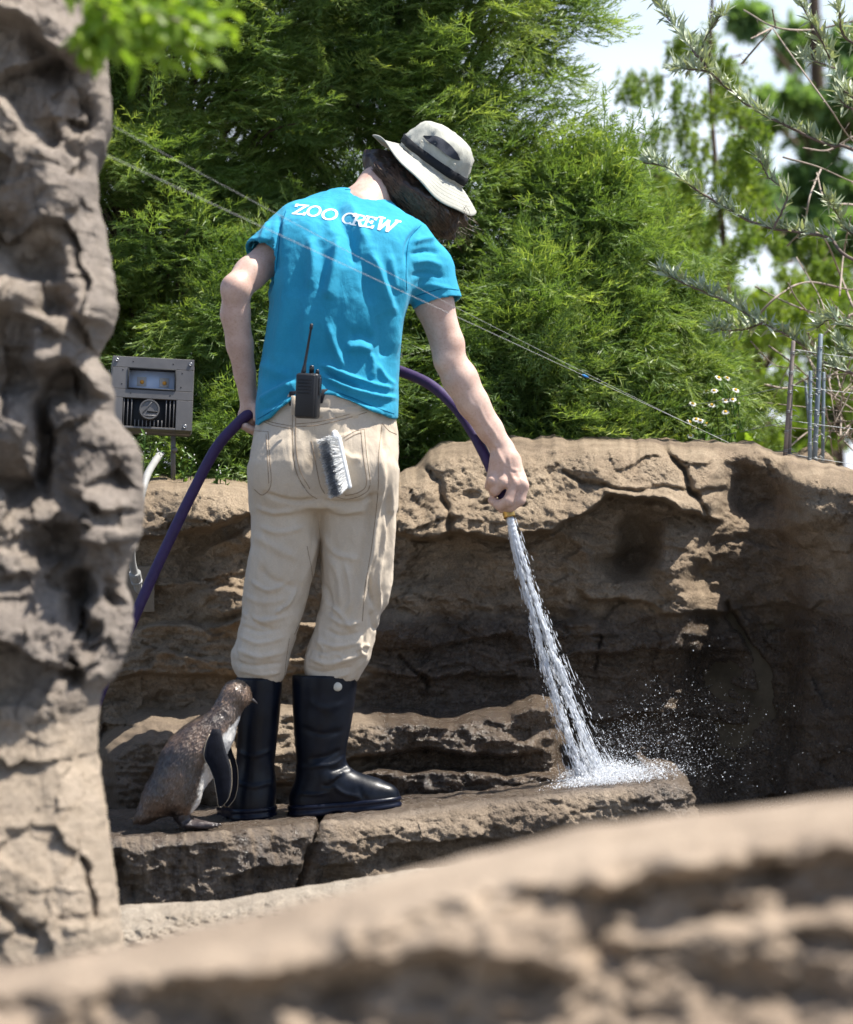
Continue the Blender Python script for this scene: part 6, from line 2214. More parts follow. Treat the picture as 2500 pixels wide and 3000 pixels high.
# solid stream just below the nozzle, breaking up
mb = MB()
for k in range(9):
    a_ = k / 9 * 2 * math.pi
    n = int(r.uniform(34, 78))
    off = np.stack([np.cos(a_) * np.ones(n), np.sin(a_) * np.ones(n), np.zeros(n)], 1) * np.linspace(0.0035, 0.013, n)[:, None] * r.uniform(0.7, 1.2)
    off += 0.0016 * np.stack([noise(np.stack([np.arange(n) / 3.0, np.full(n, k * 7.0 + q), np.zeros(n)], -1), q) for q in range(3)], -1)
    add_tube(mb, core[:n] + off, np.linspace(0.0052, 0.0012, n) * (1 + 0.35 * noise(np.stack([np.arange(n) / 2.0, np.full(n, k * 3.0), np.zeros(n)], -1), 5)), 6)
mb.build("stream", M['water'], jet)["kind"] = "stuff"
n = 4600
t = r.uniform(0, 1, n) ** 0.72
sel = r.uniform(0, 1, n)
i = np.clip((t * 198).astype(int), 0, 198)
wid = np.interp(t, [0, 0.15, 0.4, 0.7, 1.0], [0.005, 0.008, 0.014, 0.024, 0.032])
# ropes: drops gather along wandering strands
st = r.integers(0, 14, n)
ph = r.uniform(0, 6.28, 14)
sx = np.cos(ph)[st] * 0.9 + 0.35 * noise(np.stack([t * 9, st * 3.3, t * 0], -1), 7) + r.normal(0, 0.16, n)
sy = np.sin(ph)[st] * 0.9 + 0.35 * noise(np.stack([t * 9, st * 5.1, t * 0], -1), 8) + r.normal(0, 0.16, n)
wide = sel > 0.86
sx[wide] *= 1.9
pos = core[i] + np.stack([sx * wid + 0.25 * wid * (sx > 0) * np.abs(sx), sy * wid, r.normal(0, 0.004, n)], 1)
dirn = Tg[i] + np.stack([sx, sy, 0 * sx], 1) * 0.05
L = r.gamma(2.0, 0.0036, n) * np.interp(t, [0, 1], [1.6, 1.0]) + 0.0012
w = np.minimum(L * 0.30, r.gamma(2.2, 0.00028, n) + 0.00025)
w[wide] *= 0.7
L[wide] *= 0.8
droplets(pos, dirn, L, w, "drops", jet)

splash = thing("splash", P(1760, 2292, 0.2), "white splash and fine mist where the water strikes the end of the ledge", "water")
n = 11000
cpx = r.normal(0, 1, n)
base_px = 1740 + np.abs(r.normal(0, 95, n)) * np.where(r.uniform(0, 1, n) < 0.72, 1, -0.55)
yy = r.uniform(0.02, 0.42, n)
gz_ = ledge_z(np.clip(base_px, 300, 2040), 0.0) + 0.004
hgt = np.abs(r.normal(0, 1, n)) * np.interp(base_px, [1600, 1720, 1800, 1990], [0.003, 0.013, 0.016, 0.009])
pos = np.stack([(base_px - 1250) * K * (8 + yy), yy, gz_ + hgt], 1)
sz = r.gamma(1.8, 0.00034, n) + 0.0003
droplets(pos, r.normal(0, 1, (n, 3)) + [0.4, 0, 0.7], sz * 1.6, sz, "spray", splash, 3)
n = 3600
pxm = 1690 + np.abs(r.normal(0, 1, n)) * 220
ym = r.uniform(-0.35, 0.5, n)
pym = 2270 - np.abs(r.normal(0, 1, n)) * np.interp(pxm, [1700, 1900, 2300, 2700], [45, 110, 170, 180]) + np.where(pxm > 2050, r.uniform(-60, 70, n), 0)
pos = PA(pxm, pym, ym)
sz = r.gamma(1.5, 0.00020, n) + 0.0003
droplets(pos, r.normal(0, 1, (n, 3)) + [0.3, 0, 0.2], sz * 1.4, sz, "mist", splash, 3)

# ---- two-way radio on the belt
ry = -0.150
root = thing("walkie_talkie", P(905, 1160, ry), "black two-way radio with a long antenna clipped to the keeper's belt", "radio")
RZ = np.array(Matrix.Rotation(math.radians(2.5), 3, 'Y')) @ np.array(Matrix.Rotation(math.radians(-14), 3, 'Z'))
RC = P(903, 1160, ry)


def rpt(x, y, z_):
    return RC + RZ @ np.array([x, y, z_])


mb = MB()
add_box(mb, (0.054, 0.034, 0.104), RC, 0.007, 3, RZ)
add_box(mb, (0.046, 0.006, 0.098), rpt(-0.002, -0.018, 0.0), 0.0028, 2, RZ)
mb.build("body", M['black'], root)["label"] = "radio body"
for k in range(5):
    mb = MB()
    add_box(mb, (0.034, 0.0025, 0.0022), rpt(-0.003, -0.0212, 0.036 - 0.0075 * k), 0.0008, 1, RZ)
    mb.build("grille_slot", M['blackgloss'], root)
mb = MB()
add_box(mb, (0.004, 0.018, 0.040), rpt(0.028, -0.002, 0.022), 0.0016, 2, RZ)
mb.build("talk_button", M['blackgloss'], root)
for x in (0.006, 0.020):
    V, F = lathe([(0.0001, 0.020), (0.0045, 0.019), (0.0055, 0.016), (0.0058, 0.0), (0.0001, 0.0)] if x < 0.01 else [(0.0001, 0.011), (0.004, 0.010), (0.0048, 0.0), (0.0001, 0.0)], 14, rpt(x, 0.0, 0.051), RZ)
    mesh_obj("knob", V, F, M['blackgloss'], root)
a0 = rpt(-0.014, 0.0, 0.050)
a1 = P(914, 948, ry + 0.010)
d = a1 - a0
mb = MB()
add_tube(mb, [a0, a0 + d * 0.06, a0 + d * 0.12, a0 + d * 0.2, a0 + d * 0.88, a0 + d * 0.9, a0 + d * 0.985, a1], [0.0062, 0.006, 0.0048, 0.0036, 0.0026, 0.0042, 0.0040, 0.002], 10)
mb.build("antenna", M['black'], root)
mb = MB()
add_box(mb, (0.016, 0.012, 0.060), rpt(0, 0.022, -0.004), 0.003, 2, RZ)
mb.build("belt_clip", M['black'], root)

# ---- scrub brush sticking out of the back pocket
m, ns, ls, b = mat_base("bristles", rough=0.7, spec=0.3)
ls.new(n_ramp(ns, ls, n_attr(ns, "v").outputs["Fac"], [(0.0, (0.17, 0.18, 0.20)), (0.5, (0.38, 0.40, 0.42)), (1.0, (0.80, 0.80, 0.78))]), b.inputs["Base Color"])
M['bristle'] = m
M['whiteplastic'] = plain("white_plastic", (0.75, 0.76, 0.76), 0.35, 0.5, var=0.08)
by = -0.128
A0, A1 = P(984, 1288, by - 0.004), P(1014, 1426, by - 0.014)
root = thing("scrub_brush", (A0 + A1) / 2, "white scrub brush with grey and white bristles in the keeper's back pocket", "brush")
ax = unit(A1 - A0)
Ln = np.linalg.norm(A1 - A0)
bd = unit(np.array([-0.80, -0.62, 0.0]) - ax * (np.array([-0.80, -0.62, 0.0]) @ ax))      # the way the bristles point
sdv = np.cross(ax, bd)
Rb = np.stack([ax, sdv, bd], 1)
V, q, t3 = bevel_box((Ln + 0.016, 0.036, 0.013), 0.006, 3, (A0 + A1) / 2, Rb)
mesh_obj("brush_block", V, [q, t3], M['whiteplastic'], root)
mb = MB()
add_tube(mb, catmull([A0 - bd * 0.002, A0 - ax * 0.015 + np.array([0, 0.02, 0]), A0 + np.array([-0.006, 0.034, -0.02])], 8), [0.010, 0.009, 0.008, 0.008, 0.008, 0.008, 0.008, 0.007], 10)
mb.build("handle", M['whiteplastic'], root)
r = np.random.default_rng(70)
n = 4200
u0, v0 = r.uniform(-0.01, 1.02, n), r.uniform(-1, 1, n)
b0 = A0 + ax * (u0 * Ln)[:, None] + sdv * (v0 * 0.016)[:, None] + bd * 0.006
tipv = bd * (0.025 + 0.006 * r.uniform(0, 1, n))[:, None] + sdv * (v0 * 0.008)[:, None] + ax * ((u0 - 0.4) * 0.022)[:, None] + r.normal(0, 0.0022, (n, 3)) + np.array([0, 0, -0.003])
side = unit(np.cross(tipv, r.normal(size=(n, 3))))
V = np.stack([b0 - side * 0.0006, b0 + side * 0.0006, b0 + tipv + side * 0.0004, b0 + tipv - side * 0.0004], 1).reshape(-1, 3)
F = np.arange(n * 4).reshape(-1, 4)
vv = np.where(np.abs(v0) > 0.55 + 0.2 * r.normal(0, 1, n), 0.9, np.where(u0 < 0.28, 0.55, 0.18)) + r.normal(0, 0.12, n)
o = mesh_obj("bristles", V, F, M['bristle'], root, False, {'v': np.clip(np.repeat(vv, 4), 0, 1)})
o["kind"] = "stuff"

# ---- penguin
m, ns, ls, b = mat_base("plumage", rough=0.42, spec=0.5)
ca = n_attr(ns, "Col").outputs["Color"]
co = n_coord(ns, ls)
mp = ns.new("ShaderNodeMapping")
mp.inputs["Rotation"].default_value = (0, math.radians(32), 0)
mp.inputs["Scale"].default_value = (3.4, 3.0, 1.0)
tc = ns.new("ShaderNodeTexCoord")
ls.new(tc.outputs["Object"], mp.inputs["Vector"])
fn = n_noise(ns, ls, 130, 3, 0.6, mp.outputs["Vector"])
fl = n_ramp(ns, ls, fn, [(0.42, (0.55, 0.55, 0.55)), (0.62, (1.0, 1.0, 1.0)), (0.72, (2.2, 2.0, 1.8))])  # brightest stop paints wet specular glints into the plumage colour
ls.new(mixc(ns, ls, n_attr(ns, 'glint_fleck').outputs['Fac'], ca, fl, 'MULTIPLY'), b.inputs["Base Color"])
ls.new(n_bump(ns, ls, fn, 0.7, 0.003), b.inputs["Normal"])
ls.new(mathn(ns, ls, 'ADD', mathn(ns, ls, 'MULTIPLY', fn, 0.4), 0.10), b.inputs["Roughness"])
b.inputs['Coat Weight'].default_value = 0.5
b.inputs['Coat Roughness'].default_value = 0.28
M['plumage'] = m
M['flipper'] = plain("black_flipper", (0.007, 0.008, 0.013), 0.6, 0.08, var=0.4, scale=70, bump=0.6, bscale=420)
M['flipedge'] = plain("pale_flipper_edge", (0.45, 0.38, 0.28), 0.6, 0.3, var=0.2)
M['beak'] = plain("dark_beak", (0.030, 0.024, 0.024), 0.35, 0.5, var=0.4, scale=80)
M['foot'] = plain("mottled_foot", (0.065, 0.052, 0.052), 0.35, 0.5, var=0.7, scale=120, bump=0.6, bscale=220)
M['eyedark'] = plain("dark_eye", (0.02, 0.008, 0.005), 0.08, 0.6, var=0.1)
yp = -0.17
peng = thing("penguin", P(560, 2415, yp), "brown-backed penguin with white belly leaning towards the keeper's boots", "penguin")
G = SDF(P(380, 2440, yp) - [0.0, 0.12, 0.0], P(740, 1985, yp) + [0.02, 0.12, 0.02], 0.0028)
prows = [(2062, 640, 698, 0.030), (2085, 612, 699, 0.040), (2110, 566, 697, 0.052), (2140, 522, 692, 0.062), (2170, 494, 686, 0.070), (2200, 474, 671, 0.076), (2235, 460, 652, 0.078), (2270, 448, 633, 0.076), (2300, 438, 608, 0.070), (2325, 430, 586, 0.062), (2348, 428, 568, 0.052), (2368, 430, 545, 0.040), (2382, 436, 512, 0.026)]
rr_ = []
for py_, l, r_, d_ in prows:
    a_, c = P(l, py_, yp), P(r_, py_, yp)
    rr_.append((a_[2], (a_[0] + c[0]) / 2, yp, (c[0] - a_[0]) / 2, d_))
rr_.sort()
G.loft(*[np.array(v) for v in zip(*rr_)], 0.02)
G.chain([P(664, 2085, yp), P(676, 2058, yp), P(690, 2034, yp)], [0.029, 0.0265, 0.0285], 0.022)
G.ell(P(696, 2032, yp), (0.029, 0.025, 0.026), frame(unit(np.array([0.5, 0, 0.85]))), 0.02)
G.cone(P(712, 2044, yp), P(724, 2046, yp), 0.015, 0.008, 0.015)
G.chain([P(470, 2340, yp + 0.01), P(425, 2385, yp + 0.01), P(398, 2406, yp + 0.01)], [0.040, 0.020, 0.007], 0.03, flat=((0, 1, 0), 0.8))
G.ell(P(545, 2318, yp - 0.040), (0.038, 0.034, 0.052), frame(unit(np.array([0.25, 0, 1.0]))), 0.025)
G.chain([P(545, 2345, yp - 0.034), P(541, 2372, yp - 0.034)], [0.024, 0.014], 0.02)
G.ell(P(535, 2330, yp + 0.036), (0.036, 0.032, 0.05), None, 0.025)
V, F = G.mesh(1, 0.4)
N = vnormals(V, F)
V = V + N * (0.0016 * fbm(V * np.array([55, 55, 32]), 3, 0.6, 84))[:, None]
px = 1250 + V[:, 0] / (K * (8 + V[:, 1]))
py = 1500 + (CAM_Z - V[:, 2]) / (K * (8 + V[:, 1]))
# belly line: white ahead of a line down the flank
fl_x = np.interp(py, [1990, 2080, 2100, 2125, 2150, 2180, 2220, 2260, 2300, 2340, 2370], [840, 815, 724, 686, 668, 640, 612, 596, 588, 580, 566])
fl_x = fl_x - 16 - 26 * sm(np.abs(V[:, 1] - yp), 0.03, 0.0) + 14 * (np.abs(V[:, 1] - yp) / 0.07) + 7 * fbm(V * 60, 2, 0.6, 85)
white = sm(px, fl_x - 5, fl_x + 8)
br_ = sm(noise(V * np.array([18, 18, 14]), 86), -0.25, 0.5)[:, None]
dark = np.array([0.056, 0.040, 0.032]) * (1 - br_) + np.array([0.145, 0.094, 0.064]) * br_
headm = sm(py, 2110, 2060)[:, None]
dark = dark * (1 - headm) + headm * (np.array([0.16, 0.105, 0.070]) * (0.6 + 0.6 * br_))
throat = (sm(px, 660, 690) * sm(py, 2060, 2085) * sm(py, 2135, 2110))[:, None]
dark = dark * (1 - throat * 0.7) + np.array([0.20, 0.155, 0.125]) * throat * 0.7
face = (np.exp(-(((px - 722) / 8) ** 2 + ((py - 2042) / 20) ** 2)))[:, None]
dark = dark * (1 - 0.8 * face) + np.array([0.32, 0.22, 0.16]) * 0.8 * face
colr = dark * (1 - white[:, None]) + np.array([0.78, 0.76, 0.72]) * white[:, None]
mesh_obj("body", V, F, M['plumage'], peng, attrs={'Col': colr, 'glint_fleck': 0.45 * (1 - white)})
# small lifted feathers over the dark plumage, some brightened as painted sun glints
r = np.random.default_rng(88)
Np = vnormals(V, F)
ok_ = np.nonzero((white < 0.25))[0]
sel = r.choice(ok_, 6500)
flow = np.array([-0.55, 0.0, -0.83]) + r.normal(0, 0.16, (6500, 3))
tn = unit(flow - Np[sel] * (flow * Np[sel]).sum(1)[:, None])
sdw = np.cross(Np[sel], tn)
Lf = r.uniform(0.004, 0.0085, 6500)[:, None]
c0 = V[sel] + Np[sel] * 0.0003
Vf = np.stack([c0 - sdw * 0.0005, c0 + sdw * 0.0005, c0 + tn * Lf * 0.7 + sdw * 0.0008 + Np[sel] * 0.0010, c0 + tn * Lf + Np[sel] * 0.0013, c0 + tn * Lf * 0.7 - sdw * 0.0008 + Np[sel] * 0.0010], 1).reshape(-1, 3)
kf = np.arange(6500)[:, None] * 5
Ff = np.concatenate([kf + [0, 1, 2], kf + [0, 2, 4], kf + [4, 2, 3]])
cf = np.repeat(np.clip(colr[sel] * r.choice([0.8, 1.05, 1.35, 1.8], 6500, p=[0.35, 0.3, 0.2, 0.15])[:, None], 0, 0.6), 5, 0)
mesh_obj("feathers", Vf, Ff, M['plumage'], peng, True, {'Col': cf, 'glint_fleck': np.zeros(len(Vf))})["kind"] = "stuff"
# flippers
for sd, nm in ((-1, 1), (1, 2)):
    yo = yp + sd * 0.066
    rows = [(2136, 622, 646, -0.000), (2150, 615, 650, 0.004), (2175, 604, 656, 0.010), (2205, 598, 664, 0.014), (2225, 600, 672, 0.016), (2250, 614, 678, 0.018), (2280, 626, 680, 0.020), (2310, 632, 678, 0.022), (2340, 637, 670, 0.022), (2356, 639, 658, 0.022), (2364, 642, 650, 0.022)]
    L_, edge = [], []
    nn = 9
    for py_, l, r_, out in rows:
        for k in range(nn):
            f_ = k / (nn - 1)
            x_ = l + (r_ - l) * f_
            L_.append((x_, py_, out, math.sin(f_ * math.pi) ** 0.6))
    L_ = np.array(L_)
    xo = 0 if sd < 0 else 18
    front_ = PA(L_[:, 0] + xo, L_[:, 1], yo + sd * (L_[:, 2] + 0.0055 * L_[:, 3]))
    back_ = PA(L_[:, 0] + xo, L_[:, 1], yo + sd * (L_[:, 2] - 0.0035 * L_[:, 3]))
    n_ = len(front_)
    Fg = grid_faces(nn, len(rows))
    bnd = [(i_ * nn, (i_ + 1) * nn) for i_ in range(len(rows) - 1)] + [((i_ + 1) * nn - 1, (i_ + 2) * nn - 1) for i_ in range(len(rows) - 1)] + [(k, k + 1) for k in range(nn - 1)] + [((len(rows) - 1) * nn + k, (len(rows) - 1) * nn + k + 1) for k in range(nn - 1)]
    Fs_ = np.array([[a_, b__, b__ + n_, a_ + n_] for a_, b__ in bnd])
    fo = mesh_obj("flipper", np.concatenate([front_, back_]), [np.concatenate([Fg, Fg[:, ::-1] + n_, Fs_])], M['flipper'], peng)
    mb = MB()
    ring = [front_[i_ * nn] for i_ in range(1, len(rows))] + [front_[(len(rows) - 1) * nn + k] for k in range(1, nn)] + [front_[i_ * nn + nn - 1] for i_ in range(len(rows) - 2, 3, -1)]
    add_tube(mb, catmull(ring, 60), 0.0007, 5)
    mb.build("flipper_edge", M['flipedge'], fo)
V, F = lathe([(0.0001, 0.026), (0.0022, 0.024), (0.0048, 0.015), (0.0068, 0.004), (0.0072, -0.006), (0.0001, -0.008)], 12, P(724, 2046, yp), frame(unit(np.array([0.95, 0.0, -0.30]))))
V[:, 2] -= 0.004 * np.clip((V[:, 0] - P(738, 2050, yp)[0]) / 0.012, 0, 1) ** 2
mesh_obj("beak", V, F, M['beak'], peng)
for sd in (-1, 1):
    V, F = lathe([(0.0001, 0.0042), (0.0025, 0.0032), (0.0040, 0.0), (0.0001, -0.003)], 10, P(714, 2036, yp + sd * 0.0195), frame((0.35, sd, 0.1)))
    mesh_obj("eye", V, F, M['eyedark'], peng)
for k, (ax_, ay_, tx, ty, yo) in enumerate(((541, 2365, 545, 2412, yp - 0.034), (518, 2372, 536, 2408, yp + 0.032))):
    Fo = SDF(P(490, 2440, yo) - [0.01, 0.07, 0.01], P(665, 2340, yo) + [0.01, 0.07, 0.01], 0.0026)
    gz0 = float(ledge_z(tx)) + 0.006
    an_ = np.array([P(tx, ty, yo)[0], yo, gz0 + 0.010])
    Fo.chain([P(ax_, ay_, yo), P((ax_ + tx) / 2 - 2, (ay_ + ty) / 2, yo), an_], [0.014, 0.0125, 0.012], 0.01)
    reach = 0.070 if k == 0 else 0.055
    for dy_, ln_ in ((-0.022, 0.9), (0.0, 1.0), (0.022, 0.88)):
        tip = an_ + [reach * ln_, dy_, 0]
        tip[2] = float(ledge_z(1250 + tip[0] / (K * 8))) + 0.008
        Fo.chain([an_ + [0.006, dy_ * 0.3, -0.001], (an_ + tip) / 2 + [0, 0, 0.001], tip], [0.010, 0.0075, 0.0058], 0.008)
    tipm = an_ + [reach * 0.72, 0, 0]
    tipm[2] = float(ledge_z(1250 + tipm[0] / (K * 8))) + 0.005
    Fo.cone(an_, tipm, 0.005, 0.004, 0.006, flat=((0, 1, 0), 0.22))
    V, F = Fo.mesh(1, 0.4)
    ft = mesh_obj("foot", V, F, M['foot'], peng)
    for dy_, ln_ in ((-0.022, 0.9), (0.0, 1.0), (0.022, 0.88)):
        tip = an_ + [reach * ln_, dy_, 0]
        tip[2] = float(ledge_z(1250 + tip[0] / (K * 8))) + 0.009
        mb = MB()
        add_tube(mb, [tip, tip + [0.008, dy_ * 0.1, 0.001], tip + [0.013, dy_ * 0.15, -0.005]], [0.0034, 0.0024, 0.0006], 6)
        mb.build("claw", M['beak'], ft)

# ---- floodlight on the wall
M['housing'] = plain("bronze_paint", (0.16, 0.152, 0.148), 0.45, 0.5, metal=0.5, var=0.18, scale=12, bump=0.12, bscale=500)
M['recess'] = plain("dark_recess", (0.014, 0.015, 0.017), 0.6, 0.3)
M['screw'] = plain("steel_screw", (0.32, 0.32, 0.33), 0.35, 0.5, metal=0.9)
m, ns, ls, b = mat_base("painted_lamp_reflection", (0.50, 0.60, 0.78), 0.25, 0.6)
ls.new(n_ramp(ns, ls, n_noise(ns, ls, 14, 3, 0.5, n_coord(ns, ls)), [(0.3, (0.42, 0.53, 0.74)), (0.7, (0.60, 0.68, 0.82))]), b.inputs["Base Color"])  # blue-white reflection painted into the lamp window's colour
M['painted_reflection'] = m
M['led'] = plain("amber_led", (0.80, 0.36, 0.05), 0.5, 0.4, var=0.1)
M['ledframe'] = plain("pale_led_frame", (0.48, 0.46, 0.44), 0.5, 0.4, var=0.1)
yf = 1.02
fc = P(444, 1158, yf)
root = thing("floodlight", P(505, 1400, yf), "square bronze floodlight with two amber lamps on a bracket behind the wall", "floodlight")
Rf = np.array(Matrix.Rotation(math.radians(-9), 3, 'X')) @ np.array(Matrix.Rotation(math.radians(8), 3, 'Z')) @ np.array(Matrix.Rotation(math.radians(1.5), 3, 'Y'))
U = K * (8 + yf)


def fp(px_, py_, dy=0.0):
    """point on the lamp's face: picture offsets from its centre turned with the housing"""
    return fc + Rf @ np.array([(px_ - 444) * U, dy, -(py_ - 1158) * U])


def fbox(name, px_, py_, w_, h_, d_, dy, mat, bev=0.002, seg=2, parent=None):
    V, q, t3 = bevel_box((w_ * U, d_, h_ * U), bev, seg, fp(px_, py_, dy), Rf)
    return mesh_obj(name, V, [q, t3], mat, parent or root)


# housing with an opening for the lamp: frame of four rails + lower plate
D = 0.055
mb = MB()
for (x0, x1, y0, y1) in ((326, 564, 1052, 1084), (326, 372, 1084.5, 1148), (512, 564, 1084.5, 1148), (326, 564, 1148.5, 1174), (326, 360, 1174.5, 1264), (516, 564, 1174.5, 1264), (360.5, 515.5, 1258, 1264)):
    V, q, t3 = bevel_box(((x1 - x0) * U, D, (y1 - y0) * U), 0.0008, 1, fp((x0 + x1) / 2, (y0 + y1) / 2, 0), Rf)
    b0_ = mb.n
    mb.add(V, q)
    mb.T.append(t3 + b0_) if len(t3) else None
hous = mb.build("housing", M['housing'], root, smooth=False)
fbox("back_shell", 447, 1160, 244, 218, 0.030, 0.036, M['housing'], 0.010, 3)
fbox("lamp_window", 442, 1116, 138, 62, 0.004, 0.006, M['painted_reflection'], 0.001, 1)
for (x0, y0, w_, h_) in ((442, 1086, 140, 4), (442, 1146, 140, 4), (373, 1116, 4, 62), (511, 1116, 4, 62)):
    fbox("window_lip", x0, y0, w_, h_, 0.012, -0.024, M['recess'], 0.0008, 1)
for x in (414, 480):
    lf_ = fbox("led_frame", x, 1118, 27, 27, 0.003, 0.002, M['ledframe'], 0.0006, 1)
    V, F = lathe([(0.0001, 0.003), (0.0048, 0.0026), (0.0056, 0.0), (0.0056, -0.003)], 16, fp(x + 1, 1120, -0.001), Rf @ frame((0, -1, 0)))
    mesh_obj("lamp", V, F, M['led'], lf_)
fbox("fin_recess", 438, 1216, 154, 82, 0.004, -0.012, M['recess'], 0.0006, 1)
for k in range(14):
    x = 364 + k * 11.2
    if 395 < x < 478:
        fbox("cooling_fin", x, 1248, 2.6, 22, 0.014, -0.018, M['housing'], 0.0004, 1)
    else:
        fbox("cooling_fin", x, 1216, 2.6, 80, 0.014, -0.018, M['housing'], 0.0004, 1)
V, F = lathe([(0.0001, 0.006), (0.0225, 0.006), (0.0232, 0.009), (0.0262, 0.009), (0.0270, 0.006), (0.0270, -0.012), (0.0001, -0.012)], 40, fp(438, 1207, -0.026), Rf @ frame((0, -1, 0)))
badge = mesh_obj("badge", V, F, M['housing'], root, smooth=False)
V, q, t3 = bevel_box((0.0024, 0.002, 0.046), 0.0004, 1, fp(431, 1202, -0.0335), Rf @ np.array(Matrix.Rotation(math.radians(38), 3, 'Y')))
mesh_obj("badge_stroke", V, [q, t3], M['housing'], badge)
for (x, y, w_) in ((448, 1214, 34), (438, 1226, 40)):
    fbox("badge_stroke", x, y, w_, 4.5, 0.003, -0.0335, M['recess'] if y < 1220 else M['housing'], 0.0005, 1, badge)
for x, y in ((338, 1064), (553, 1066), (543, 1252), (334, 1252)):
    V, F = lathe([(0.0001, 0.001), (0.0022, 0.001), (0.0022, 0.0028), (0.0046, 0.0028), (0.0052, 0.0015), (0.0052, -0.003)], 14, fp(x, y, -0.0275), Rf @ frame((0, -1, 0)))
    mesh_obj("screw", V, F, M['screw'], root)
for x, y in ((386, 1066), (503, 1068), (357, 1092), (530, 1094), (355, 1134), (528, 1136), (382, 1160), (497, 1162)):
    V, F = lathe([(0.0001, 0.0006), (0.0019, 0.0006), (0.0022, -0.002)], 8, fp(x, y, -0.0275), Rf @ frame((0, -1, 0)))
    mesh_obj("screw_hole", V, F, M['recess'], root)
mb = MB()
p0, p1 = P(512, 1268, yf + 0.03), P(504, 1408, yf + 0.02)
add_box(mb, (0.013, 0.006, np.linalg.norm(p1 - p0)), (p0 + p1) / 2, 0.0015, 1)
add_box(mb, (0.070, 0.030, 0.006), P(480, 1272, yf + 0.03), 0.0015, 1)
add_tube(mb, [P(511, 1318, yf + 0.012), P(511, 1318, yf + 0.042)], 0.009, 12)
mb.build("bracket", M['housing'], root)

# ---- conduit from the lamp to the junction box
M['conduit'] = plain("grey_conduit", (0.30, 0.30, 0.29), 0.55, 0.4, var=0.12)
cp = catmull(px2([(470, 1330, 1.02), (452, 1356, 0.80), (432, 1392, 0.52), (416, 1448, 0.42), (402, 1520, 0.42), (388, 1590, 0.46), (387, 1640, 0.50), (398, 1690, 0.54)]), 200)
root = thing("conduit", cp[-1], "ribbed grey cable conduit curving down from the floodlight to the wall", "conduit")
mb = MB()
add_tube(mb, cp, 0.0092 + 0.0009 * np.sin(np.arange(200) * 2.05), 10)
mb.build("ribbed_tube", M['conduit'], root)
ed = unit(cp[-1] - cp[-6])
V, F = lathe([(0.0001, -0.016), (0.014, -0.016), (0.0155, -0.013), (0.0155, 0.004), (0.013, 0.005), (0.013, 0.012), (0.0150, 0.013), (0.0150, 0.018), (0.011, 0.020), (0.011, 0.030), (0.0001, 0.030)], 12, cp[-1], frame(ed))
mesh_obj("coupling", V, F, M['conduit'], root, smooth=False)
mb = MB()
e0 = cp[-1] + ed * 0.028
add_tube(mb, catmull([e0, e0 + ed * 0.016, e0 + ed * 0.022 + [0.008, 0.016, 0.0], e0 + ed * 0.022 + [0.012, 0.06, 0.0]], 10), 0.0105, 12)
mb.build("elbow", M['conduit'], root)
M['boxpaint'] = plain("rock_coloured_paint", (0.20, 0.165, 0.125), 0.8, 0.2, var=0.2, scale=40, bump=0.4, bscale=160)
hit = WALL.ray_cast(CAMP, (Vector([float(c) for c in P(412, 1726, 0.5)]) - CAMP).normalized())
yj = hit[0].y - 0.02 if hit[0] is not None else 0.6
root = thing("junction_box", P(412, 1726, yj), "flat rock-coloured junction box set in the wall under the conduit", "junction box")
mb = MB()
jz = K * (8 + yj)
add_box(mb, (86 * jz, 0.10, 130 * jz), P(408, 1726, yj + 0.04), 0.003, 2)
mb.build("box", M['boxpaint'], root)
mb = MB()
add_box(mb, (90 * jz, 0.006, 134 * jz), P(408, 1726, yj - 0.0135), 0.002, 2)
mb.build("cover", M['boxpaint'], root)

# ---- thin wires strung across
M['wire'] = plain("white_wire", (0.62, 0.62, 0.60), 0.4, 0.5, var=0.1)
M['galv'] = plain("galvanised_wire", (0.30, 0.32, 0.33), 0.5, 0.5, metal=0.6, var=0.2)
M['clip'] = plain("blue_clip", (0.03, 0.22, 0.55), 0.4, 0.4)


def strand(name, label, a_, b__, rad, sag, mat, group, cat="wire", n=40):
    t = np.linspace(0, 1, n)[:, None]
    pth = np.asarray(a_) * (1 - t) + np.asarray(b__) * t
    pth[:, 2] -= sag * 4 * t[:, 0] * (1 - t[:, 0])
    mb = MB()
    add_tube(mb, pth, rad, 5)
    V, Fs = mb.data()
    o = mesh_obj(name, V, Fs, mat, base=a_)
    tag(o, label, cat, group)
    return o, pth


yA, yB = -1.9, 0.62
_, w1 = strand("guard_wire", "lower of two thin pale wires crossing in front of the keeper's back", P(205, 404, yA), P(2135, 1296, yB), 0.00042, 0.0, M['wire'], "thin wires strung across the enclosure")
strand("guard_wire", "upper of two thin pale wires, crossing the keeper's lettering and shoulder", P(205, 300, yA + 0.2), P(2140, 1300, yB + 0.02), 0.00032, 0.012, M['wire'], "thin wires strung across the enclosure")
k = np.argmin(np.abs(1250 + w1[:, 0] / (K * (8 + w1[:, 1])) - 1700))
mb = MB()
add_tube(mb, [w1[k] - (w1[k + 1] - w1[k]) * 0.18, w1[k], w1[k] + (w1[k + 1] - w1[k]) * 0.18], [0.0022, 0.003, 0.0022], 6)
V, Fs = mb.data()
tag(mesh_obj("wire_clip", V, Fs, M['clip'], base=w1[k]), "small bright blue clip on the thin wires beside the cypress", "clip")

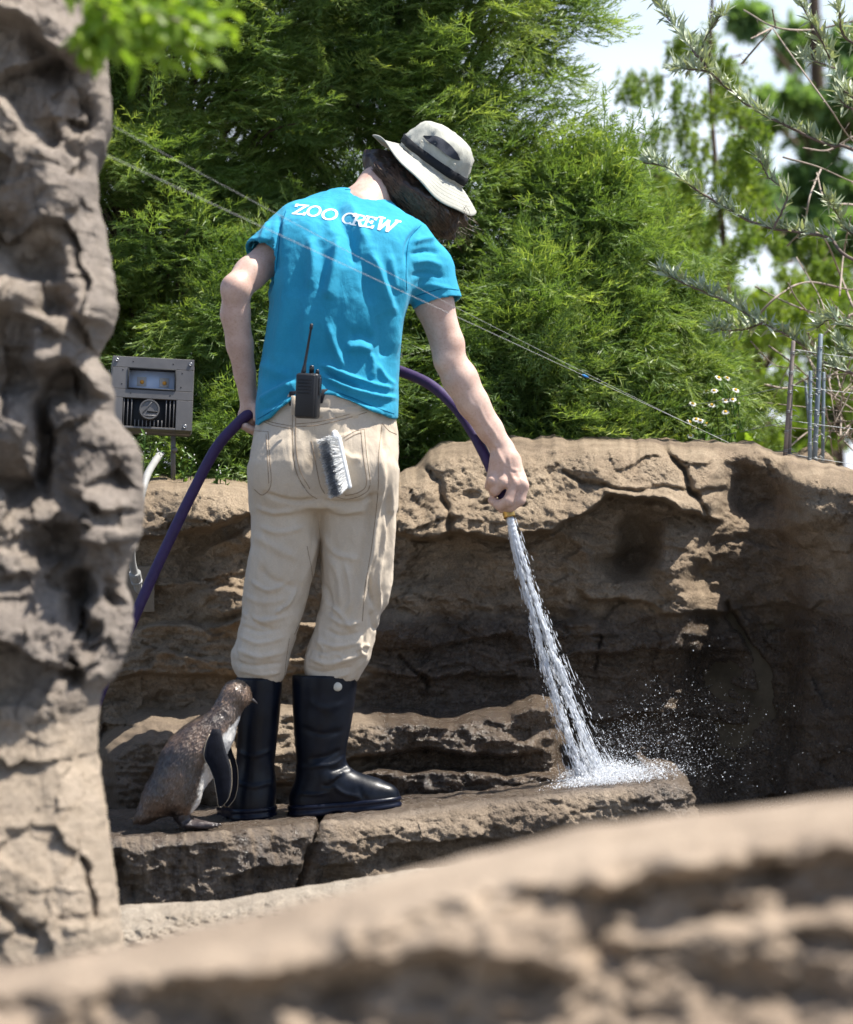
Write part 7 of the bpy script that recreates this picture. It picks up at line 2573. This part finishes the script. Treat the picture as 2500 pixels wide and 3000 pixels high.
# ---- fence stakes with wire ties
M['stake'] = plain("weathered_stake", (0.20, 0.165, 0.145), 0.75, 0.3, var=0.35, scale=30, bump=0.4, bscale=200)
M['steel'] = plain("blue_grey_steel", (0.17, 0.21, 0.24), 0.5, 0.5, metal=0.3, var=0.3, scale=30)
stakes = [((2325, 998), (2300, 1344), 5.0, 1.10, 'stake', "tall brown fence stake nearest the daisies"), ((2320, 1090), (2313, 1350), 4.0, 1.20, 'stake', "brown fence stake standing close behind the tall brown one"),
          ((2375, 1086), (2372, 1366), 4.4, 1.10, 'steel', "short grey fence stake, between the brown pair and the blue-grey post"), ((2405, 978), (2386, 1368), 5.8, 1.14, 'steel', "tallest fence stake, blue-grey, with leaves of the silvery shrub across it"),
          ((2414, 1090), (2411, 1300), 4.2, 1.45, 'steel', "pale steel fence stake on the far right of the row"), ((2360, 1116), (2366, 1190), 3.4, 1.5, 'steel', "short thin steel stake end seen left of the short grey stake")]
r = np.random.default_rng(90)
tops = []
for (a_, b__, rad, y_, mt, lab) in stakes:
    pa, pb = P(*a_, y_), P(*b__, y_)
    dd = unit(pb - pa)
    pb2 = pb + dd * 0.22
    o = thing("fence_stake", pb2, lab, "stake", "wire fence stakes at the right")
    mb = MB()
    add_tube(mb, [pa, pa + dd * 0.002, pb2], np.array([0.6, 1, 1.05]) * rad * K * (8 + y_) * 1.25, 10)
    mb.build("rod", M[mt], o)
    for t in np.linspace(0.12, 0.95, 6 if rad > 4.3 else 3):
        c = pa + (pb - pa) * t
        an_ = np.linspace(0, 2 * math.pi * 2.2, 20)
        rad_ = rad * K * (8 + y_) * 1.25 + 0.0012
        pts = np.stack([c[0] + rad_ * np.cos(an_), c[1] + rad_ * np.sin(an_), c[2] + 0.002 * an_ / 3], 1)
        pts = np.concatenate([pts, pts[-1:] + [[0.014, -0.004, 0.002]], pts[-1:] + [[0.022, -0.004, -0.004]]])
        mb = MB()
        add_tube(mb, pts, 0.0010, 4)
        mb.build("wire_tie", M['galv'], o)
for k, (ya, yb_, lab) in enumerate(((1022, 1050, "highest fence wire tied to the tall brown stake"), (1128, 1152, "second fence wire from the top, level with the daisies"), (1232, 1258, "third fence wire from the top, just above the wall"), (1330, 1366, "lowest fence wire, close to the wall top"))):
    strand("fence_wire", lab, P(2318, ya, 1.095), P(2720, yb_ + 20, 1.3), 0.0009, 0.004, M['galv'], "wires of the fence at the right")
    if k in (1, 2):
        strand("fence_wire", ("second" if k == 1 else "third") + " fence wire's run left of the stakes, towards the daisies", P(2318, ya, 1.095), P(1960, ya + 70, 1.5), 0.0009, 0.004, M['galv'], "wires of the fence at the right")

# ---- small boulder behind the stakes
S2 = SDF(P(2290, 1420, 1.55) - 0.05, P(2460, 1290, 1.75) + [0.05, 0.25, 0.05], 0.006)
S2.ell(P(2380, 1360, 1.62), (0.062, 0.07, 0.050), None, 0.03)
S2.ell(P(2330, 1375, 1.60), (0.040, 0.05, 0.034), None, 0.03)
V, F = S2.mesh(1)
N = vnormals(V, F)
V = V + N * (0.010 * fbm(V * 16, 4, 0.6, 95))[:, None]
o = mesh_obj("boulder", V, F, M['wall'], base=P(2370, 1400, 1.62), attrs={'wet': np.zeros(len(V))})
tag(o, "small brown boulder sitting behind the fence stakes", "boulder")
